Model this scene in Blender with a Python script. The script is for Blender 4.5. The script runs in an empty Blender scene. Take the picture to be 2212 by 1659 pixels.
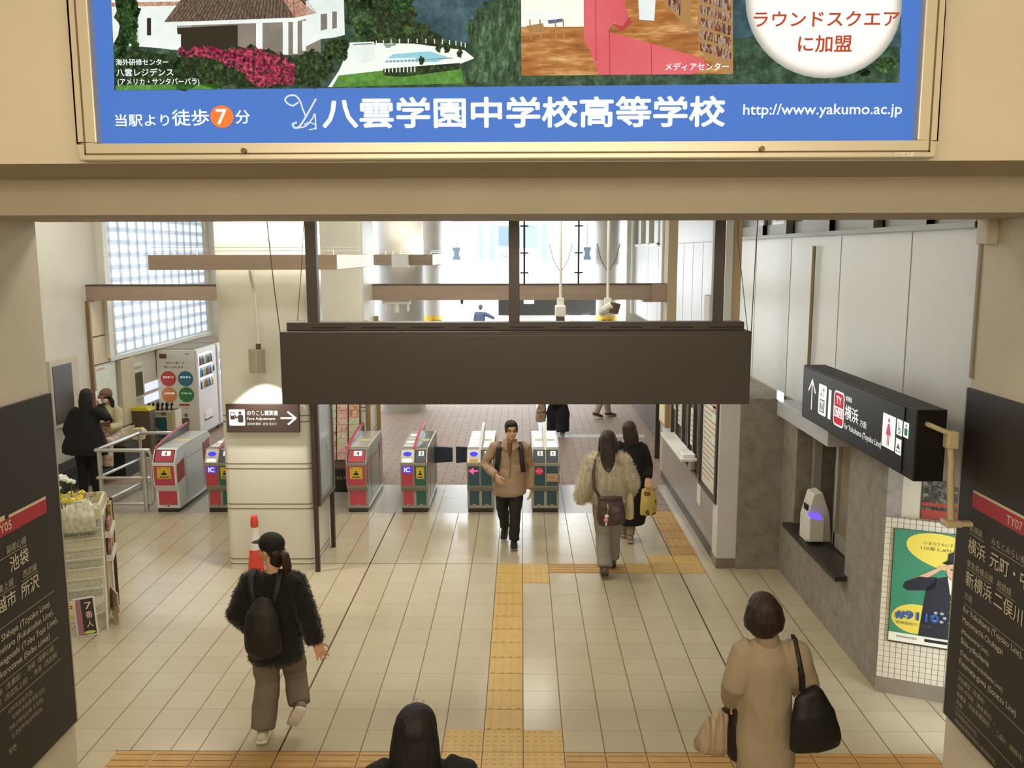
import bpy, bmesh, math, random
from mathutils import Vector as V, Matrix, noise
random.seed(7)
PI = math.pi
sc = bpy.context.scene
COL = sc.collection

# ---------------------------------------------------------------- camera
cam = bpy.data.cameras.new('camera')
cam.sensor_width = 36.0
cam.lens = 36.0 * 1925.75 / 2212.0
cam.clip_start, cam.clip_end = 0.05, 300
camo = bpy.data.objects.new('camera', cam); COL.objects.link(camo)
_p, _y, _r = 0.147313, -0.0112384, -0.0023771
_F = V((math.sin(_y)*math.cos(_p), math.cos(_y)*math.cos(_p), -math.sin(_p)))
_R0 = V((math.cos(_y), -math.sin(_y), 0)); _U0 = _R0.cross(_F)
_R = math.cos(_r)*_R0 + math.sin(_r)*_U0; _U = -math.sin(_r)*_R0 + math.cos(_r)*_U0
camo.matrix_world = Matrix(((_R.x, _U.x, -_F.x, 0), (_R.y, _U.y, -_F.y, 0), (_R.z, _U.z, -_F.z, 3.64), (0, 0, 0, 1)))
sc.camera = camo

# ---------------------------------------------------------------- view, world, sun, lamps
sc.view_settings.view_transform = 'Standard'
sc.view_settings.look = 'None'
sc.view_settings.gamma = 1.0
sc.view_settings.use_curve_mapping = False
sc.view_settings.exposure = 0.02
sc.cycles.use_denoising = True
sc.cycles.max_bounces = 7
sc.cycles.diffuse_bounces = 4
sc.cycles.glossy_bounces = 3
sc.cycles.transmission_bounces = 5
sc.cycles.transparent_max_bounces = 6
sc.cycles.sample_clamp_indirect = 6.0
sc.cycles.caustics_reflective = False
sc.cycles.caustics_refractive = False

world = bpy.data.worlds.new('sky'); sc.world = world
world.use_nodes = True
bg = world.node_tree.nodes['Background']
bg.inputs['Color'].default_value = (0.84, 0.93, 1.0, 1)
bg.inputs['Strength'].default_value = 6.5

def light(name, kind, loc, energy, color, rot=(0, 0, 0), size=None, size_y=None, **kw):
    d = bpy.data.lights.new(name, kind)
    d.energy = energy; d.color = color
    if kind == 'AREA':
        d.shape = 'RECTANGLE'; d.size = size; d.size_y = size_y or size
    for k, v in kw.items(): setattr(d, k, v)
    o = bpy.data.objects.new(name, d); COL.objects.link(o)
    o.location = loc; o.rotation_euler = rot
    return o
light('sun', 'SUN', (-10, 0, 30), 5.0, (1.0, 0.96, 0.90), rot=(math.radians(48), 0, math.radians(-24)), angle=0.01)
WARM = (1.0, 0.85, 0.62); NEUT = (1.0, 0.965, 0.86); COOL = (0.80, 0.90, 1.0)
# ceiling lamp of the stairwell, then a lower fill
light('stair_light', 'AREA', (0.0, 0.9, 6.2), 100, WARM, size=4.0, size_y=1.2)
light('stair_light', 'AREA', (0.0, -2.4, 4.2), 180, WARM, rot=(math.radians(86), 0, 0), size=4.6, size_y=0.9)  # unseen fill added behind the camera, facing forward to brighten the lintel
# ceiling lamps of the concourse
for lx, ly, le in ((-1.8, 7.2, 90), (1.5, 7.2, 15), (-5.2, 9.0, 70), (-0.9, 9.4, 95), (1.0, 11.8, 45), (-0.9, 12.2, 95), (-5.4, 13.2, 85), (0.0, 16.5, 70), (-4.6, 17.5, 50)):
    light('hall_lamp', 'AREA', (lx, ly, 5.1), le*0.55, NEUT, size=1.2, size_y=0.6)

# ---------------------------------------------------------------- colours and materials
def lin(h):
    h = h.lstrip('#'); r = [int(h[i:i+2], 16)/255 for i in (0, 2, 4)]
    return tuple(c/12.92 if c <= 0.04045 else ((c+0.055)/1.055)**2.4 for c in r) + (1.0,)
MATS = {}
def M(name, hexc, rough=0.55, metal=0.0, emit=0.0, var=0.0, vscale=6.0, bump=0.0, bscale=40.0, spec=0.5, alpha=1.0, trans=0.0, stretch=None, sheen=0.0):
    """procedural surface: flat colour, broken up by noise, with optional noise bump"""
    if name in MATS: return MATS[name]
    m = bpy.data.materials.new(name); m.use_nodes = True; MATS[name] = m
    nt = m.node_tree; b = nt.nodes['Principled BSDF']
    c = lin(hexc) if isinstance(hexc, str) else tuple(hexc) + (1.0,)
    b.inputs['Base Color'].default_value = c
    b.inputs['Roughness'].default_value = rough
    b.inputs['Metallic'].default_value = metal
    b.inputs['Specular IOR Level'].default_value = spec
    b.inputs['Alpha'].default_value = alpha
    b.inputs['Transmission Weight'].default_value = trans
    if sheen:
        b.inputs['Sheen Weight'].default_value = sheen
        b.inputs['Sheen Roughness'].default_value = 0.5
    vec = None
    if var or bump:
        tc = nt.nodes.new('ShaderNodeTexCoord'); vec = tc.outputs['Object']
        if stretch:
            mp = nt.nodes.new('ShaderNodeMapping'); mp.inputs['Scale'].default_value = stretch
            nt.links.new(vec, mp.inputs['Vector']); vec = mp.outputs['Vector']
    if var:
        n = nt.nodes.new('ShaderNodeTexNoise'); n.inputs['Scale'].default_value = vscale; n.inputs['Detail'].default_value = 5
        nt.links.new(vec, n.inputs['Vector'])
        r = nt.nodes.new('ShaderNodeValToRGB')
        r.color_ramp.elements[0].position = 0.3; r.color_ramp.elements[1].position = 0.7
        r.color_ramp.elements[0].color = tuple(max(0, x*(1-var)) for x in c[:3]) + (1,)
        r.color_ramp.elements[1].color = tuple(min(1, x*(1+var)) for x in c[:3]) + (1,)
        nt.links.new(n.outputs['Fac'], r.inputs['Fac'])
        nt.links.new(r.outputs['Color'], b.inputs['Base Color'])
        if emit: nt.links.new(r.outputs['Color'], b.inputs['Emission Color'])
    if emit:
        b.inputs['Emission Color'].default_value = c
        b.inputs['Emission Strength'].default_value = emit
        b.inputs['Base Color'].default_value = tuple(x*0.15 for x in c[:3]) + (1,)   # a lit face: translucent print, little reflection
    if bump:
        n2 = nt.nodes.new('ShaderNodeTexNoise'); n2.inputs['Scale'].default_value = bscale; n2.inputs['Detail'].default_value = 6
        nt.links.new(vec, n2.inputs['Vector'])
        bp = nt.nodes.new('ShaderNodeBump'); bp.inputs['Strength'].default_value = bump; bp.inputs['Distance'].default_value = 0.02
        nt.links.new(n2.outputs['Fac'], bp.inputs['Height']); nt.links.new(bp.outputs['Normal'], b.inputs['Normal'])
    return m

def ramp_mat(name, stops, scale=20, detail=8, rough=0.6, emit=0.0, stretch=(1, 1, 1), bump=0.0):
    """noise driven through a colour ramp: foliage, stone, printed textures"""
    if name in MATS: return MATS[name]
    m = bpy.data.materials.new(name); m.use_nodes = True; MATS[name] = m
    nt = m.node_tree; b = nt.nodes['Principled BSDF']; b.inputs['Roughness'].default_value = rough
    tc = nt.nodes.new('ShaderNodeTexCoord'); mp = nt.nodes.new('ShaderNodeMapping'); mp.inputs['Scale'].default_value = stretch
    n = nt.nodes.new('ShaderNodeTexNoise'); n.inputs['Scale'].default_value = scale; n.inputs['Detail'].default_value = detail
    n.inputs['Roughness'].default_value = 0.7
    r = nt.nodes.new('ShaderNodeValToRGB'); cr = r.color_ramp
    while len(cr.elements) < len(stops): cr.elements.new(0.5)
    for e, (p, h) in zip(cr.elements, stops): e.position = p; e.color = lin(h)
    nt.links.new(tc.outputs['Object'], mp.inputs['Vector']); nt.links.new(mp.outputs['Vector'], n.inputs['Vector'])
    nt.links.new(n.outputs['Fac'], r.inputs['Fac'])
    if emit: b.inputs['Base Color'].default_value = (0.01, 0.01, 0.01, 1); b.inputs['Specular IOR Level'].default_value = 0.08
    else: nt.links.new(r.outputs['Color'], b.inputs['Base Color'])
    if emit:
        nt.links.new(r.outputs['Color'], b.inputs['Emission Color']); b.inputs['Emission Strength'].default_value = emit
    if bump:
        bp = nt.nodes.new('ShaderNodeBump'); bp.inputs['Strength'].default_value = bump; bp.inputs['Distance'].default_value = 0.02
        nt.links.new(n.outputs['Fac'], bp.inputs['Height']); nt.links.new(bp.outputs['Normal'], b.inputs['Normal'])
    return m

# ---------------------------------------------------------------- objects
def tag(o, label=None, cat=None, group=None, kind=None):
    if label: o['label'] = label
    if cat: o['category'] = cat
    if group: o['group'] = group
    if kind: o['kind'] = kind
    return o
def thing(name, label, cat, loc=(0, 0, 0), group=None):
    o = bpy.data.objects.new(name, None); COL.objects.link(o)
    o.location = loc; o.empty_display_size = 0.1
    return tag(o, label, cat, group)
def attach(o, parent):
    if parent is not None:
        o.parent = parent
        if parent.type == 'EMPTY':
            o.matrix_parent_inverse = Matrix.Translation(-V(parent.location))
    return o
def copy_tree(o, parent=None, shift=V((0, 0, 0))):
    c = o.copy(); COL.objects.link(c)
    if parent is not None: c.parent = parent
    for ch in list(o.children): copy_tree(ch, c)
    if parent is None: c.location = V(o.location) + shift
    return c

class MB:
    """collects shapes into one mesh"""
    def __init__(s): s.v = []; s.f = []; s.m = []; s.cur = 0
    def mat(s, i): s.cur = i; return s
    def add(s, vs, fs):
        b = len(s.v); s.v += [tuple(x) for x in vs]
        for f in fs: s.f.append([b+i for i in f]); s.m.append(s.cur)
        return s
    def box(s, x0, x1, y0, y1, z0, z1):
        return s.add([(x0, y0, z0), (x1, y0, z0), (x1, y1, z0), (x0, y1, z0), (x0, y0, z1), (x1, y0, z1), (x1, y1, z1), (x0, y1, z1)],
                     [(0, 3, 2, 1), (4, 5, 6, 7), (0, 1, 5, 4), (1, 2, 6, 5), (2, 3, 7, 6), (3, 0, 4, 7)])
    def obox(s, c, size, ax=(1, 0, 0), ay=(0, 1, 0)):
        ax = V(ax).normalized(); ay = V(ay).normalized(); az = ax.cross(ay); c = V(c); h = [q/2 for q in size]
        P = lambda i, j, k: c + ax*h[0]*i + ay*h[1]*j + az*h[2]*k
        return s.add([P(-1, -1, -1), P(1, -1, -1), P(1, 1, -1), P(-1, 1, -1), P(-1, -1, 1), P(1, -1, 1), P(1, 1, 1), P(-1, 1, 1)],
                     [(0, 3, 2, 1), (4, 5, 6, 7), (0, 1, 5, 4), (1, 2, 6, 5), (2, 3, 7, 6), (3, 0, 4, 7)])
    def prism(s, poly, d0, d1, fn):
        """poly in 2-D swept from d0 to d1; fn(a, b, d) -> point"""
        n = len(poly)
        vs = [fn(a, b, d0) for a, b in poly] + [fn(a, b, d1) for a, b in poly]
        fs = [tuple(range(n))[::-1], tuple(range(n, 2*n))] + [(i, (i+1) % n, n+(i+1) % n, n+i) for i in range(n)]
        return s.add(vs, fs)
    def loft(s, pts, radii, seg=14, ref=None, cap=0.6):
        """tube through pts; radii are numbers or (across, depth); ref fixes the 'across' axis"""
        pts = [V(p) for p in pts]; R = [(r, r) if isinstance(r, (int, float)) else r for r in radii]
        n = len(pts); T = []
        for i in range(n):
            t = pts[min(i+1, n-1)] - pts[max(i-1, 0)]
            T.append(t.normalized() if t.length > 1e-9 else V((0, 0, 1)))
        rings = []
        a0 = V(ref) if ref is not None else (V((1, 0, 0)) if abs(T[0].x) < 0.8 else V((0, 1, 0)))
        for i in range(n):
            t = T[i]; a = a0 - t*a0.dot(t)
            if a.length < 1e-5: a = t.orthogonal()
            a.normalize(); b = t.cross(a)
            if ref is None: a0 = a
            rings.append((pts[i], a, b, R[i][0], R[i][1]))
        if cap:
            def dome(k, sg):
                p, a, b, ra, rb = rings[k]; t = T[k]*sg; h = min(ra, rb)*cap
                return [(p + t*h*math.sin(q), a, b, ra*math.cos(q), rb*math.cos(q)) for q in (0.55, 1.05, 1.45)]
            rings = dome(0, -1)[::-1] + rings + dome(n-1, 1)
        vs = []; fs = []
        for p, a, b, ra, rb in rings:
            for k in range(seg):
                q = 2*PI*k/seg; vs.append(p + a*ra*math.cos(q) + b*rb*math.sin(q))
        m = len(rings)
        for i in range(m-1):
            for k in range(seg):
                k2 = (k+1) % seg; fs.append((i*seg+k, i*seg+k2, (i+1)*seg+k2, (i+1)*seg+k))
        fs.append(tuple(range(seg))[::-1]); fs.append(tuple((m-1)*seg+k for k in range(seg)))
        return s.add(vs, fs)
    def tube(s, pts, r, seg=10): return s.loft(pts, [r]*len(pts), seg, cap=0)
    def cyl(s, p0, p1, r0, r1=None, seg=24): return s.loft([p0, p1], [r0, r0 if r1 is None else r1], seg, cap=0)
    def ell(s, c, r, rot=None, nu=16, nv=10):
        c = V(c); vs = []; fs = []
        for j in range(nv+1):
            t = PI*j/nv
            for i in range(nu):
                p = 2*PI*i/nu; q = V((r[0]*math.sin(t)*math.cos(p), r[1]*math.sin(t)*math.sin(p), r[2]*math.cos(t)))
                if rot is not None: q = rot @ q
                vs.append(c+q)
        for j in range(nv):
            for i in range(nu):
                i2 = (i+1) % nu; fs.append((j*nu+i, (j+1)*nu+i, (j+1)*nu+i2, j*nu+i2))
        return s.add(vs, fs)
    def mesh(s, name, mats=()):
        me = bpy.data.meshes.new(name); me.from_pydata(s.v, [], s.f); me.update()
        for m in mats: me.materials.append(m)
        if len(mats) > 1: me.polygons.foreach_set('material_index', s.m)
        return me
    def build(s, name, mats, parent=None, bevel=0.0, smooth=False, fix=True):
        mats = mats if isinstance(mats, (list, tuple)) else [mats]
        me = s.mesh(name, mats)
        if fix:
            bm = bmesh.new(); bm.from_mesh(me); bmesh.ops.remove_doubles(bm, verts=bm.verts, dist=1e-6)
            bmesh.ops.recalc_face_normals(bm, faces=bm.faces); bm.to_mesh(me); bm.free()
        if smooth:
            me.polygons.foreach_set('use_smooth', [True]*len(me.polygons))
            try: me.set_sharp_from_angle(angle=math.radians(42))
            except Exception: pass
        o = bpy.data.objects.new(name, me); COL.objects.link(o)
        if bevel:
            bv = o.modifiers.new('bevel', 'BEVEL'); bv.width = bevel; bv.segments = 2; bv.limit_method = 'ANGLE'
        return attach(o, parent)
def struct(name, mb, mats, **kw):
    o = mb.build(name, mats, **kw); o['kind'] = 'structure'; return o

# ---------------------------------------------------------------- flat print: signs, posters, lettering
_TXT = {}
def glyphs(body, bold=0.0):
    k = (body, bold)
    if k not in _TXT:
        c = bpy.data.curves.new('lettering', 'FONT'); c.body = body; c.resolution_u = 3; c.offset = bold; c.size = 1.0
        o = bpy.data.objects.new('lettering', c); COL.objects.link(o)
        me = o.evaluated_get(bpy.context.evaluated_depsgraph_get()).to_mesh()
        vs = [(v.co.x, v.co.y) for v in me.vertices]; fs = [tuple(p.vertices) for p in me.polygons]
        o.evaluated_get(bpy.context.evaluated_depsgraph_get()).to_mesh_clear()
        bpy.data.objects.remove(o); bpy.data.curves.remove(c)
        xs = [v[0] for v in vs] or [0, 1]; ys = [v[1] for v in vs] or [0, 1]
        _TXT[k] = (vs, fs, min(xs), max(xs), min(ys), max(ys))
    return _TXT[k]
class Sheet:
    """printed graphics on one plane: origin O, right r, up u; layers stacked by a hair's breadth"""
    def __init__(s, O, r=(1, 0, 0), u=(0, 0, 1), eps=0.0012):
        s.O = V(O); s.r = V(r).normalized(); s.u = V(u).normalized(); s.n = s.r.cross(s.u); s.eps = eps
        s.mb = MB(); s.mats = []
    def use(s, m):
        if m not in s.mats: s.mats.append(m)
        s.mb.cur = s.mats.index(m)
    def at(s, a, b, l=0): return s.O + s.r*a + s.u*b + s.n*(s.eps*l)
    def poly(s, pts, m, l=1):
        s.use(m); s.mb.add([s.at(a, b, l) for a, b in pts], [tuple(range(len(pts)))]); return s
    def rect(s, a0, b0, a1, b1, m, l=1): return s.poly([(a0, b0), (a1, b0), (a1, b1), (a0, b1)], m, l)
    def ell(s, ca, cb, ra, rb, m, l=1, n=36, t0=0.0, t1=2*PI):
        return s.poly([(ca+ra*math.cos(t0+(t1-t0)*i/n), cb+rb*math.sin(t0+(t1-t0)*i/n)) for i in range(n)], m, l)
    def rrect(s, a0, b0, a1, b1, r, m, l=1):
        pts = []
        for cx, cy, q in ((a1-r, b0+r, -PI/2), (a1-r, b1-r, 0), (a0+r, b1-r, PI/2), (a0+r, b0+r, PI)):
            pts += [(cx+r*math.cos(q+PI/2*k/6), cy+r*math.sin(q+PI/2*k/6)) for k in range(7)]
        return s.poly(pts, m, l)
    def line(s, pts, w, m, l=1):
        s.use(m)
        for (a0, b0), (a1, b1) in zip(pts, pts[1:]):
            d = V((a1-a0, b1-b0)); 
            if d.length < 1e-9: continue
            d.normalize(); n = V((-d.y, d.x))*w/2; e = d*w*0.3
            s.mb.add([s.at(*q, l) for q in ((a0-e.x+n.x, b0-e.y+n.y), (a0-e.x-n.x, b0-e.y-n.y), (a1+e.x-n.x, b1+e.y-n.y), (a1+e.x+n.x, b1+e.y+n.y))], [(0, 1, 2, 3)])
        return s
    def text(s, body, a, b, h, m, w=None, l=2, bold=0.0, align='L'):
        vs, fs, x0, x1, y0, y1 = glyphs(body)
        k = h/max(1e-6, y1-y0); kw = (w/max(1e-6, x1-x0)) if w else k
        if align == 'R': a -= (x1-x0)*kw
        if align == 'C': a -= (x1-x0)*kw/2
        s.use(m); d = bold*k*0.8
        for dx, dy in ([(0, 0)] if not bold else [(0, 0), (d, 0), (-d, 0), (0, d), (0, -d), (d*.7, d*.7), (-d*.7, d*.7), (d*.7, -d*.7), (-d*.7, -d*.7)]):
            s.mb.add([s.at(a+(x-x0)*kw+dx, b+(y-y0)*k+dy, l+(0.02*(dx+2*dy)/d if d else 0)) for x, y in vs], fs)
        return s
    def build(s, name, parent=None, label=None):
        o = s.mb.build(name, s.mats, parent, fix=False)
        if label: o['label'] = label
        return o
# ================================================================ materials of the setting
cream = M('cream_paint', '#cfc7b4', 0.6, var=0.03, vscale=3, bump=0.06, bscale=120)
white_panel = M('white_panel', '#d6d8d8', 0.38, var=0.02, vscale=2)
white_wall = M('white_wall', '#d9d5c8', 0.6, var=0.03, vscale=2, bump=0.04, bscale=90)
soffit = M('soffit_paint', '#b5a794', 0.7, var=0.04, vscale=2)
pillar_m = M('pillar_tile', '#dddcd0', 0.35, var=0.02, vscale=2)
groove_m = M('groove', '#8a8068', 0.6)
concrete = ramp_mat('concrete', [(0.3, '#7a746a'), (0.5, '#8f8980'), (0.62, '#99938a'), (0.75, '#7f796f')], 9, 10, 0.75, bump=0.25)
alu = M('aluminium', '#c9c8c2', 0.32, metal=0.85)
alu_dull = M('dull_aluminium', '#b7b5ac', 0.5, metal=0.6)
steel = M('steel', '#d4d4d2', 0.36, metal=1.0, var=0.05, vscale=3)
brown_metal = M('brown_metal', '#4a3b36', 0.45, metal=0.3)
black_plastic = M('black_plastic', '#1a1816', 0.4)
dark_rubber = M('dark_rubber', '#2a2622', 0.8)
white_metal = M('white_metal', '#e4e2da', 0.4)
wood_tone = M('wood_tone', '#9d8a79', 0.5, var=0.10, vscale=2.2, stretch=(0.35, 1, 6))
pale_wood = M('pale_wood', '#d3c3a2', 0.5, var=0.06, vscale=3, stretch=(6, 6, 0.4))
glass_dark = M('dark_glass', '#2b2a27', 0.08, spec=0.6)
glass_pale = M('pale_glass', '#a9b2b0', 0.12, spec=0.6)
panel_black = M('panel_black', '#2b2521', 0.55, var=0.05, vscale=30)
paper = M('paper', '#e3dfd2', 0.7)
ink = M('ink', '#1c1a18', 0.6)
joint_m = M('panel_joint', '#9b9486', 0.6)
tact_y = M('tactile_yellow', '#caa860', 0.5, var=0.06, vscale=9)
tact_o = M('tactile_orange', '#bd965c', 0.55, var=0.08, vscale=9)
tact_w = M('tactile_white', '#d8d8d4', 0.5, var=0.05, vscale=9)
base_m = M('skirting_stone', '#857b6b', 0.5, var=0.08, vscale=8)

# ---------------------------------------------------------------- floor
def tile_mat(name, c1, c2, grout, gu, gv, rough, brick=False):
    m = bpy.data.materials.new(name); m.use_nodes = True
    nt = m.node_tree; L = nt.links.new; b = nt.nodes['Principled BSDF']
    uv = nt.nodes.new('ShaderNodeUVMap'); sx = nt.nodes.new('ShaderNodeSeparateXYZ'); L(uv.outputs['UV'], sx.inputs['Vector'])
    def mt(op, a, c=None, clamp=False):
        n = nt.nodes.new('ShaderNodeMath'); n.operation = op; n.use_clamp = clamp
        for i, q in enumerate((a, c)):
            if q is None: continue
            if isinstance(q, (int, float)): n.inputs[i].default_value = q
            else: L(q, n.inputs[i])
        return n.outputs[0]
    U, W = sx.outputs['X'], sx.outputs['Y']
    if brick: U = mt('ADD', U, mt('MULTIPLY', mt('MODULO', mt('FLOOR', W), 2.0), 0.5))
    def ln(q, g): return mt('GREATER_THAN', mt('ABSOLUTE', mt('SUBTRACT', mt('FRACT', mt('ADD', q, 0.5)), 0.5)), 1.0) if g <= 0 else mt('LESS_THAN', mt('ABSOLUTE', mt('SUBTRACT', mt('FRACT', mt('ADD', q, 0.5)), 0.5)), g)
    lines = mt('MAXIMUM', ln(U, gu), mt('MULTIPLY', ln(W, gv), 0.7))
    cb = nt.nodes.new('ShaderNodeCombineXYZ'); L(mt('FLOOR', U), cb.inputs[0]); L(mt('FLOOR', W), cb.inputs[1])
    wn = nt.nodes.new('ShaderNodeTexWhiteNoise'); wn.noise_dimensions = '2D'; L(cb.outputs[0], wn.inputs['Vector'])
    ns = nt.nodes.new('ShaderNodeTexNoise'); ns.inputs['Scale'].default_value = 2.2; ns.inputs['Detail'].default_value = 6; L(uv.outputs['UV'], ns.inputs['Vector'])
    f = mt('ADD', mt('MULTIPLY', wn.outputs['Value'], 0.45), mt('MULTIPLY', ns.outputs['Fac'], 0.55))
    mx = nt.nodes.new('ShaderNodeMix'); mx.data_type = 'RGBA'; L(f, mx.inputs['Factor'])
    mx.inputs['A'].default_value = lin(c1); mx.inputs['B'].default_value = lin(c2)
    m2 = nt.nodes.new('ShaderNodeMix'); m2.data_type = 'RGBA'; L(lines, m2.inputs['Factor'])
    L(mx.outputs['Result'], m2.inputs['A']); m2.inputs['B'].default_value = lin(grout)
    L(m2.outputs['Result'], b.inputs['Base Color'])
    rr = mt('ADD', rough, mt('MULTIPLY', lines, 0.4)); L(mt('ADD', rr, mt('MULTIPLY', ns.outputs['Fac'], 0.1)), b.inputs['Roughness'])
    bp = nt.nodes.new('ShaderNodeBump'); bp.inputs['Strength'].default_value = 0.4; bp.inputs['Distance'].default_value = 0.003; bp.invert = True
    L(lines, bp.inputs['Height']); L(bp.outputs['Normal'], b.inputs['Normal'])
    return m
X0, Y0, TX, TY = 0.0075, 6.083, 0.3, 0.3078
f_tile = tile_mat('floor_tile', '#b7ab92', '#c3b89f', '#6a5232', 0.014, 0.008, 0.13)
f_stone = tile_mat('floor_stone', '#a99f90', '#b5aca0', '#8a7f70', 0.006, 0.006, 0.25)
f_brick = tile_mat('floor_brick', '#957f70', '#a38c7c', '#8d7767', 0.03, 0.04, 0.55, brick=True)
f_asph = tile_mat('street_paving', '#9f9b96', '#aeaaa4', '#8a8680', 0.02, 0.02, 0.8)
def flat_floor(name, quads, mats):
    me = bpy.data.meshes.new(name); vs = []; fs = []; uvs = []; mi = []
    for (x0, x1, y0, y1, uo, su, vo, sv, k) in quads:
        b = len(vs); vs += [(x0, y0, 0), (x1, y0, 0), (x1, y1, 0), (x0, y1, 0)]; fs.append((b, b+1, b+2, b+3)); mi.append(k)
        uvs += [((x-uo)/su, (y-vo)/sv) for x, y in ((x0, y0), (x1, y0), (x1, y1), (x0, y1))]
    me.from_pydata(vs, [], fs); me.update()
    ul = me.uv_layers.new(name='UVMap')
    for i, q in enumerate(uvs): ul.data[i].uv = q
    for m in mats: me.materials.append(m)
    me.polygons.foreach_set('material_index', mi)
    o = bpy.data.objects.new(name, me); COL.objects.link(o); o['kind'] = 'structure'; return o
xl = X0-8*TX
flat_floor('floor', [
    (xl, 4.6, 3.2, 12.15, X0, TX, Y0, TY, 0), (xl-0.204, xl, 3.2, 12.15, xl-0.204, 0.204, Y0, TY, 0), (-7.4, xl-0.204, 3.2, 12.15, xl-0.204, TX, Y0, TY, 0),
    (-7.4, 4.6, 12.15, 13.69, X0, 0.6, 12.15, 0.77, 1),
    (-7.4, 4.6, 13.69, 24.0, X0, 0.32, 13.69, 0.16, 2)], [f_tile, f_stone, f_brick])
flat_floor('floor_street', [(-30, 30, 24.0, 60, 0, 0.6, 0, 0.6, 0)], [f_asph])
# expansion joints: wider dark grout along two rows and two files
ej = MB()
for xx in (X0-6*TX, X0+6*TX): ej.box(xx-0.007, xx+0.007, 3.2, 12.15, -0.004, 0.0012)
for yy in (Y0, Y0+13*TY): ej.box(-3.0, 1.8, yy-0.005, yy+0.005, -0.004, 0.0012)
struct('trim_1', ej, M('expansion_joint', '#4a3a24', 0.8))

def tactile(name, cells, m, m2=None):
    """cells: (x0, x1, y0, y1, 'x'|'y'|'dot') -> raised paving"""
    mb = MB()
    for x0, x1, y0, y1, kd in cells:
        g = 0.004; mb.mat(0).box(x0+g, x1-g, y0+g, y1-g, -0.004, 0.003)
        if kd == 'dot':
            for i in range(5):
                for j in range(5):
                    cx = x0+(i+.5)*(x1-x0)/5; cy = y0+(j+.5)*(y1-y0)/5
                    mb.loft([(cx, cy, 0.003), (cx, cy, 0.0065)], [0.016, 0.010], 10, cap=0)
        else:
            for i in range(4):
                if kd == 'y':
                    cx = x0+(i+.5)*(x1-x0)/4; mb.box(cx-0.013, cx+0.013, y0+0.014, y1-0.014, 0.003, 0.0075)
                else:
                    cy = y0+(i+.5)*(y1-y0)/4; mb.box(x0+0.014, x1-0.014, cy-0.013, cy+0.013, 0.003, 0.0075)
    o = mb.build(name, m); o['kind'] = 'structure'; return o
def cell(k, j, kd): return (X0+k*TX, X0+(k+1)*TX, Y0+j*TY, Y0+(j+1)*TY, kd)
tactile('tactile_paving', [cell(-1, j, 'y') for j in range(1, 11)] + [cell(-1, j, 'dot') for j in (-1, 0, 11, 12)] + [cell(0, j, 'dot') for j in (-1, 0, 11, 12)] + [cell(-2, 0, 'dot'), cell(-2, -1, 'dot')] + [cell(k, 13, 'dot') for k in (5, 6)] + [cell(k, 12, 'dot') for k in (4, 5, 6)], tact_y)
tactile('tactile_paving', [cell(k, -1, 'x') for k in list(range(-10, -2)) + list(range(1, 10))] + [cell(k, 12, 'x') for k in range(1, 4)]
        + [(1.82, 2.12, Y0+j*TY, Y0+(j+1)*TY, 'y') for j in range(14, 20)], tact_o)
tactile('tactile_paving', [(1.84, 2.12, 12.24+0.3*j, 12.54+0.3*j, 'y') for j in range(5)], M('tactile_worn', '#8f7c68', 0.5, var=0.1))
tactile('tactile_paving', [(0.34, 0.64, 14.3+0.3*j, 14.6+0.3*j, 'y') for j in range(10)] + [(0.34, 0.64, 17.6+0.3*j, 17.9+0.3*j, 'y') for j in range(14)] + [(0.34+0.3*i, 0.64+0.3*i, 17.3, 17.6, 'dot' if i < 2 else 'x') for i in range(7)], tact_w)

# ---------------------------------------------------------------- stairwell where the camera stands
st = MB()
for i in range(12):
    st.box(-3.1, 3.0, 3.2-0.3*(i+1), 3.2-0.3*i, 0, 0.166*(i+1))
st.box(-3.1, 3.0, -2.6, -0.4, 0, 2.0)
struct('floor_stairs', st, f_stone)
struct('wall_left_stair', MB().box(-3.4, -3.1, -2.6, 5.73, 0, 6.4), cream)
struct('wall_right_stair', MB().box(3.0, 3.3, -2.6, 5.93, 0, 6.4), cream)
struct('wall_back', MB().box(-3.4, 3.3, -2.9, -2.6, 0, 6.4), cream)
struct('ceiling_stair', MB().box(-3.4, 3.3, -2.9, 6.0, 6.4, 6.6), white_wall)
# lintel that carries the advertisement: stepped soffit
lint = MB()
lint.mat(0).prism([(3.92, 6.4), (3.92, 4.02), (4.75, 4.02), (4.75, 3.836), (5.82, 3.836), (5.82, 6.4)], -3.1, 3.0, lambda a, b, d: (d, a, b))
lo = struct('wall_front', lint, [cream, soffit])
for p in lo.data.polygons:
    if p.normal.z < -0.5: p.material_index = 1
struct('wall_hall_front', MB().box(-7.4, -3.4, 5.43, 5.73, 0, 5.2), white_wall)
# ---------------------------------------------------------------- concourse shell
struct('ceiling', MB().box(-7.6, 4.6, 5.40, 24.0, 5.2, 5.4), white_wall)
wl = MB()
wl.mat(0).box(-7.4, -7.1, 5.73, 15.1, 0, 5.2).box(-7.4, -7.1, 15.1, 20.1, 0, 1.86).box(-7.4, -7.1, 20.1, 20.6, 0, 5.2)
struct('wall_left', wl, white_wall)
struct('wall_back_left', MB().box(-7.4, -6.2, 20.3, 20.6, 0, 5.2), white_wall)
struct('trim_2', MB().box(-7.1, -7.02, 15.05, 20.1, 1.80, 1.87), white_metal)
struct('trim_3', MB().box(-7.1, -6.98, 14.96, 15.12, 1.87, 5.2), white_metal)
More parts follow.
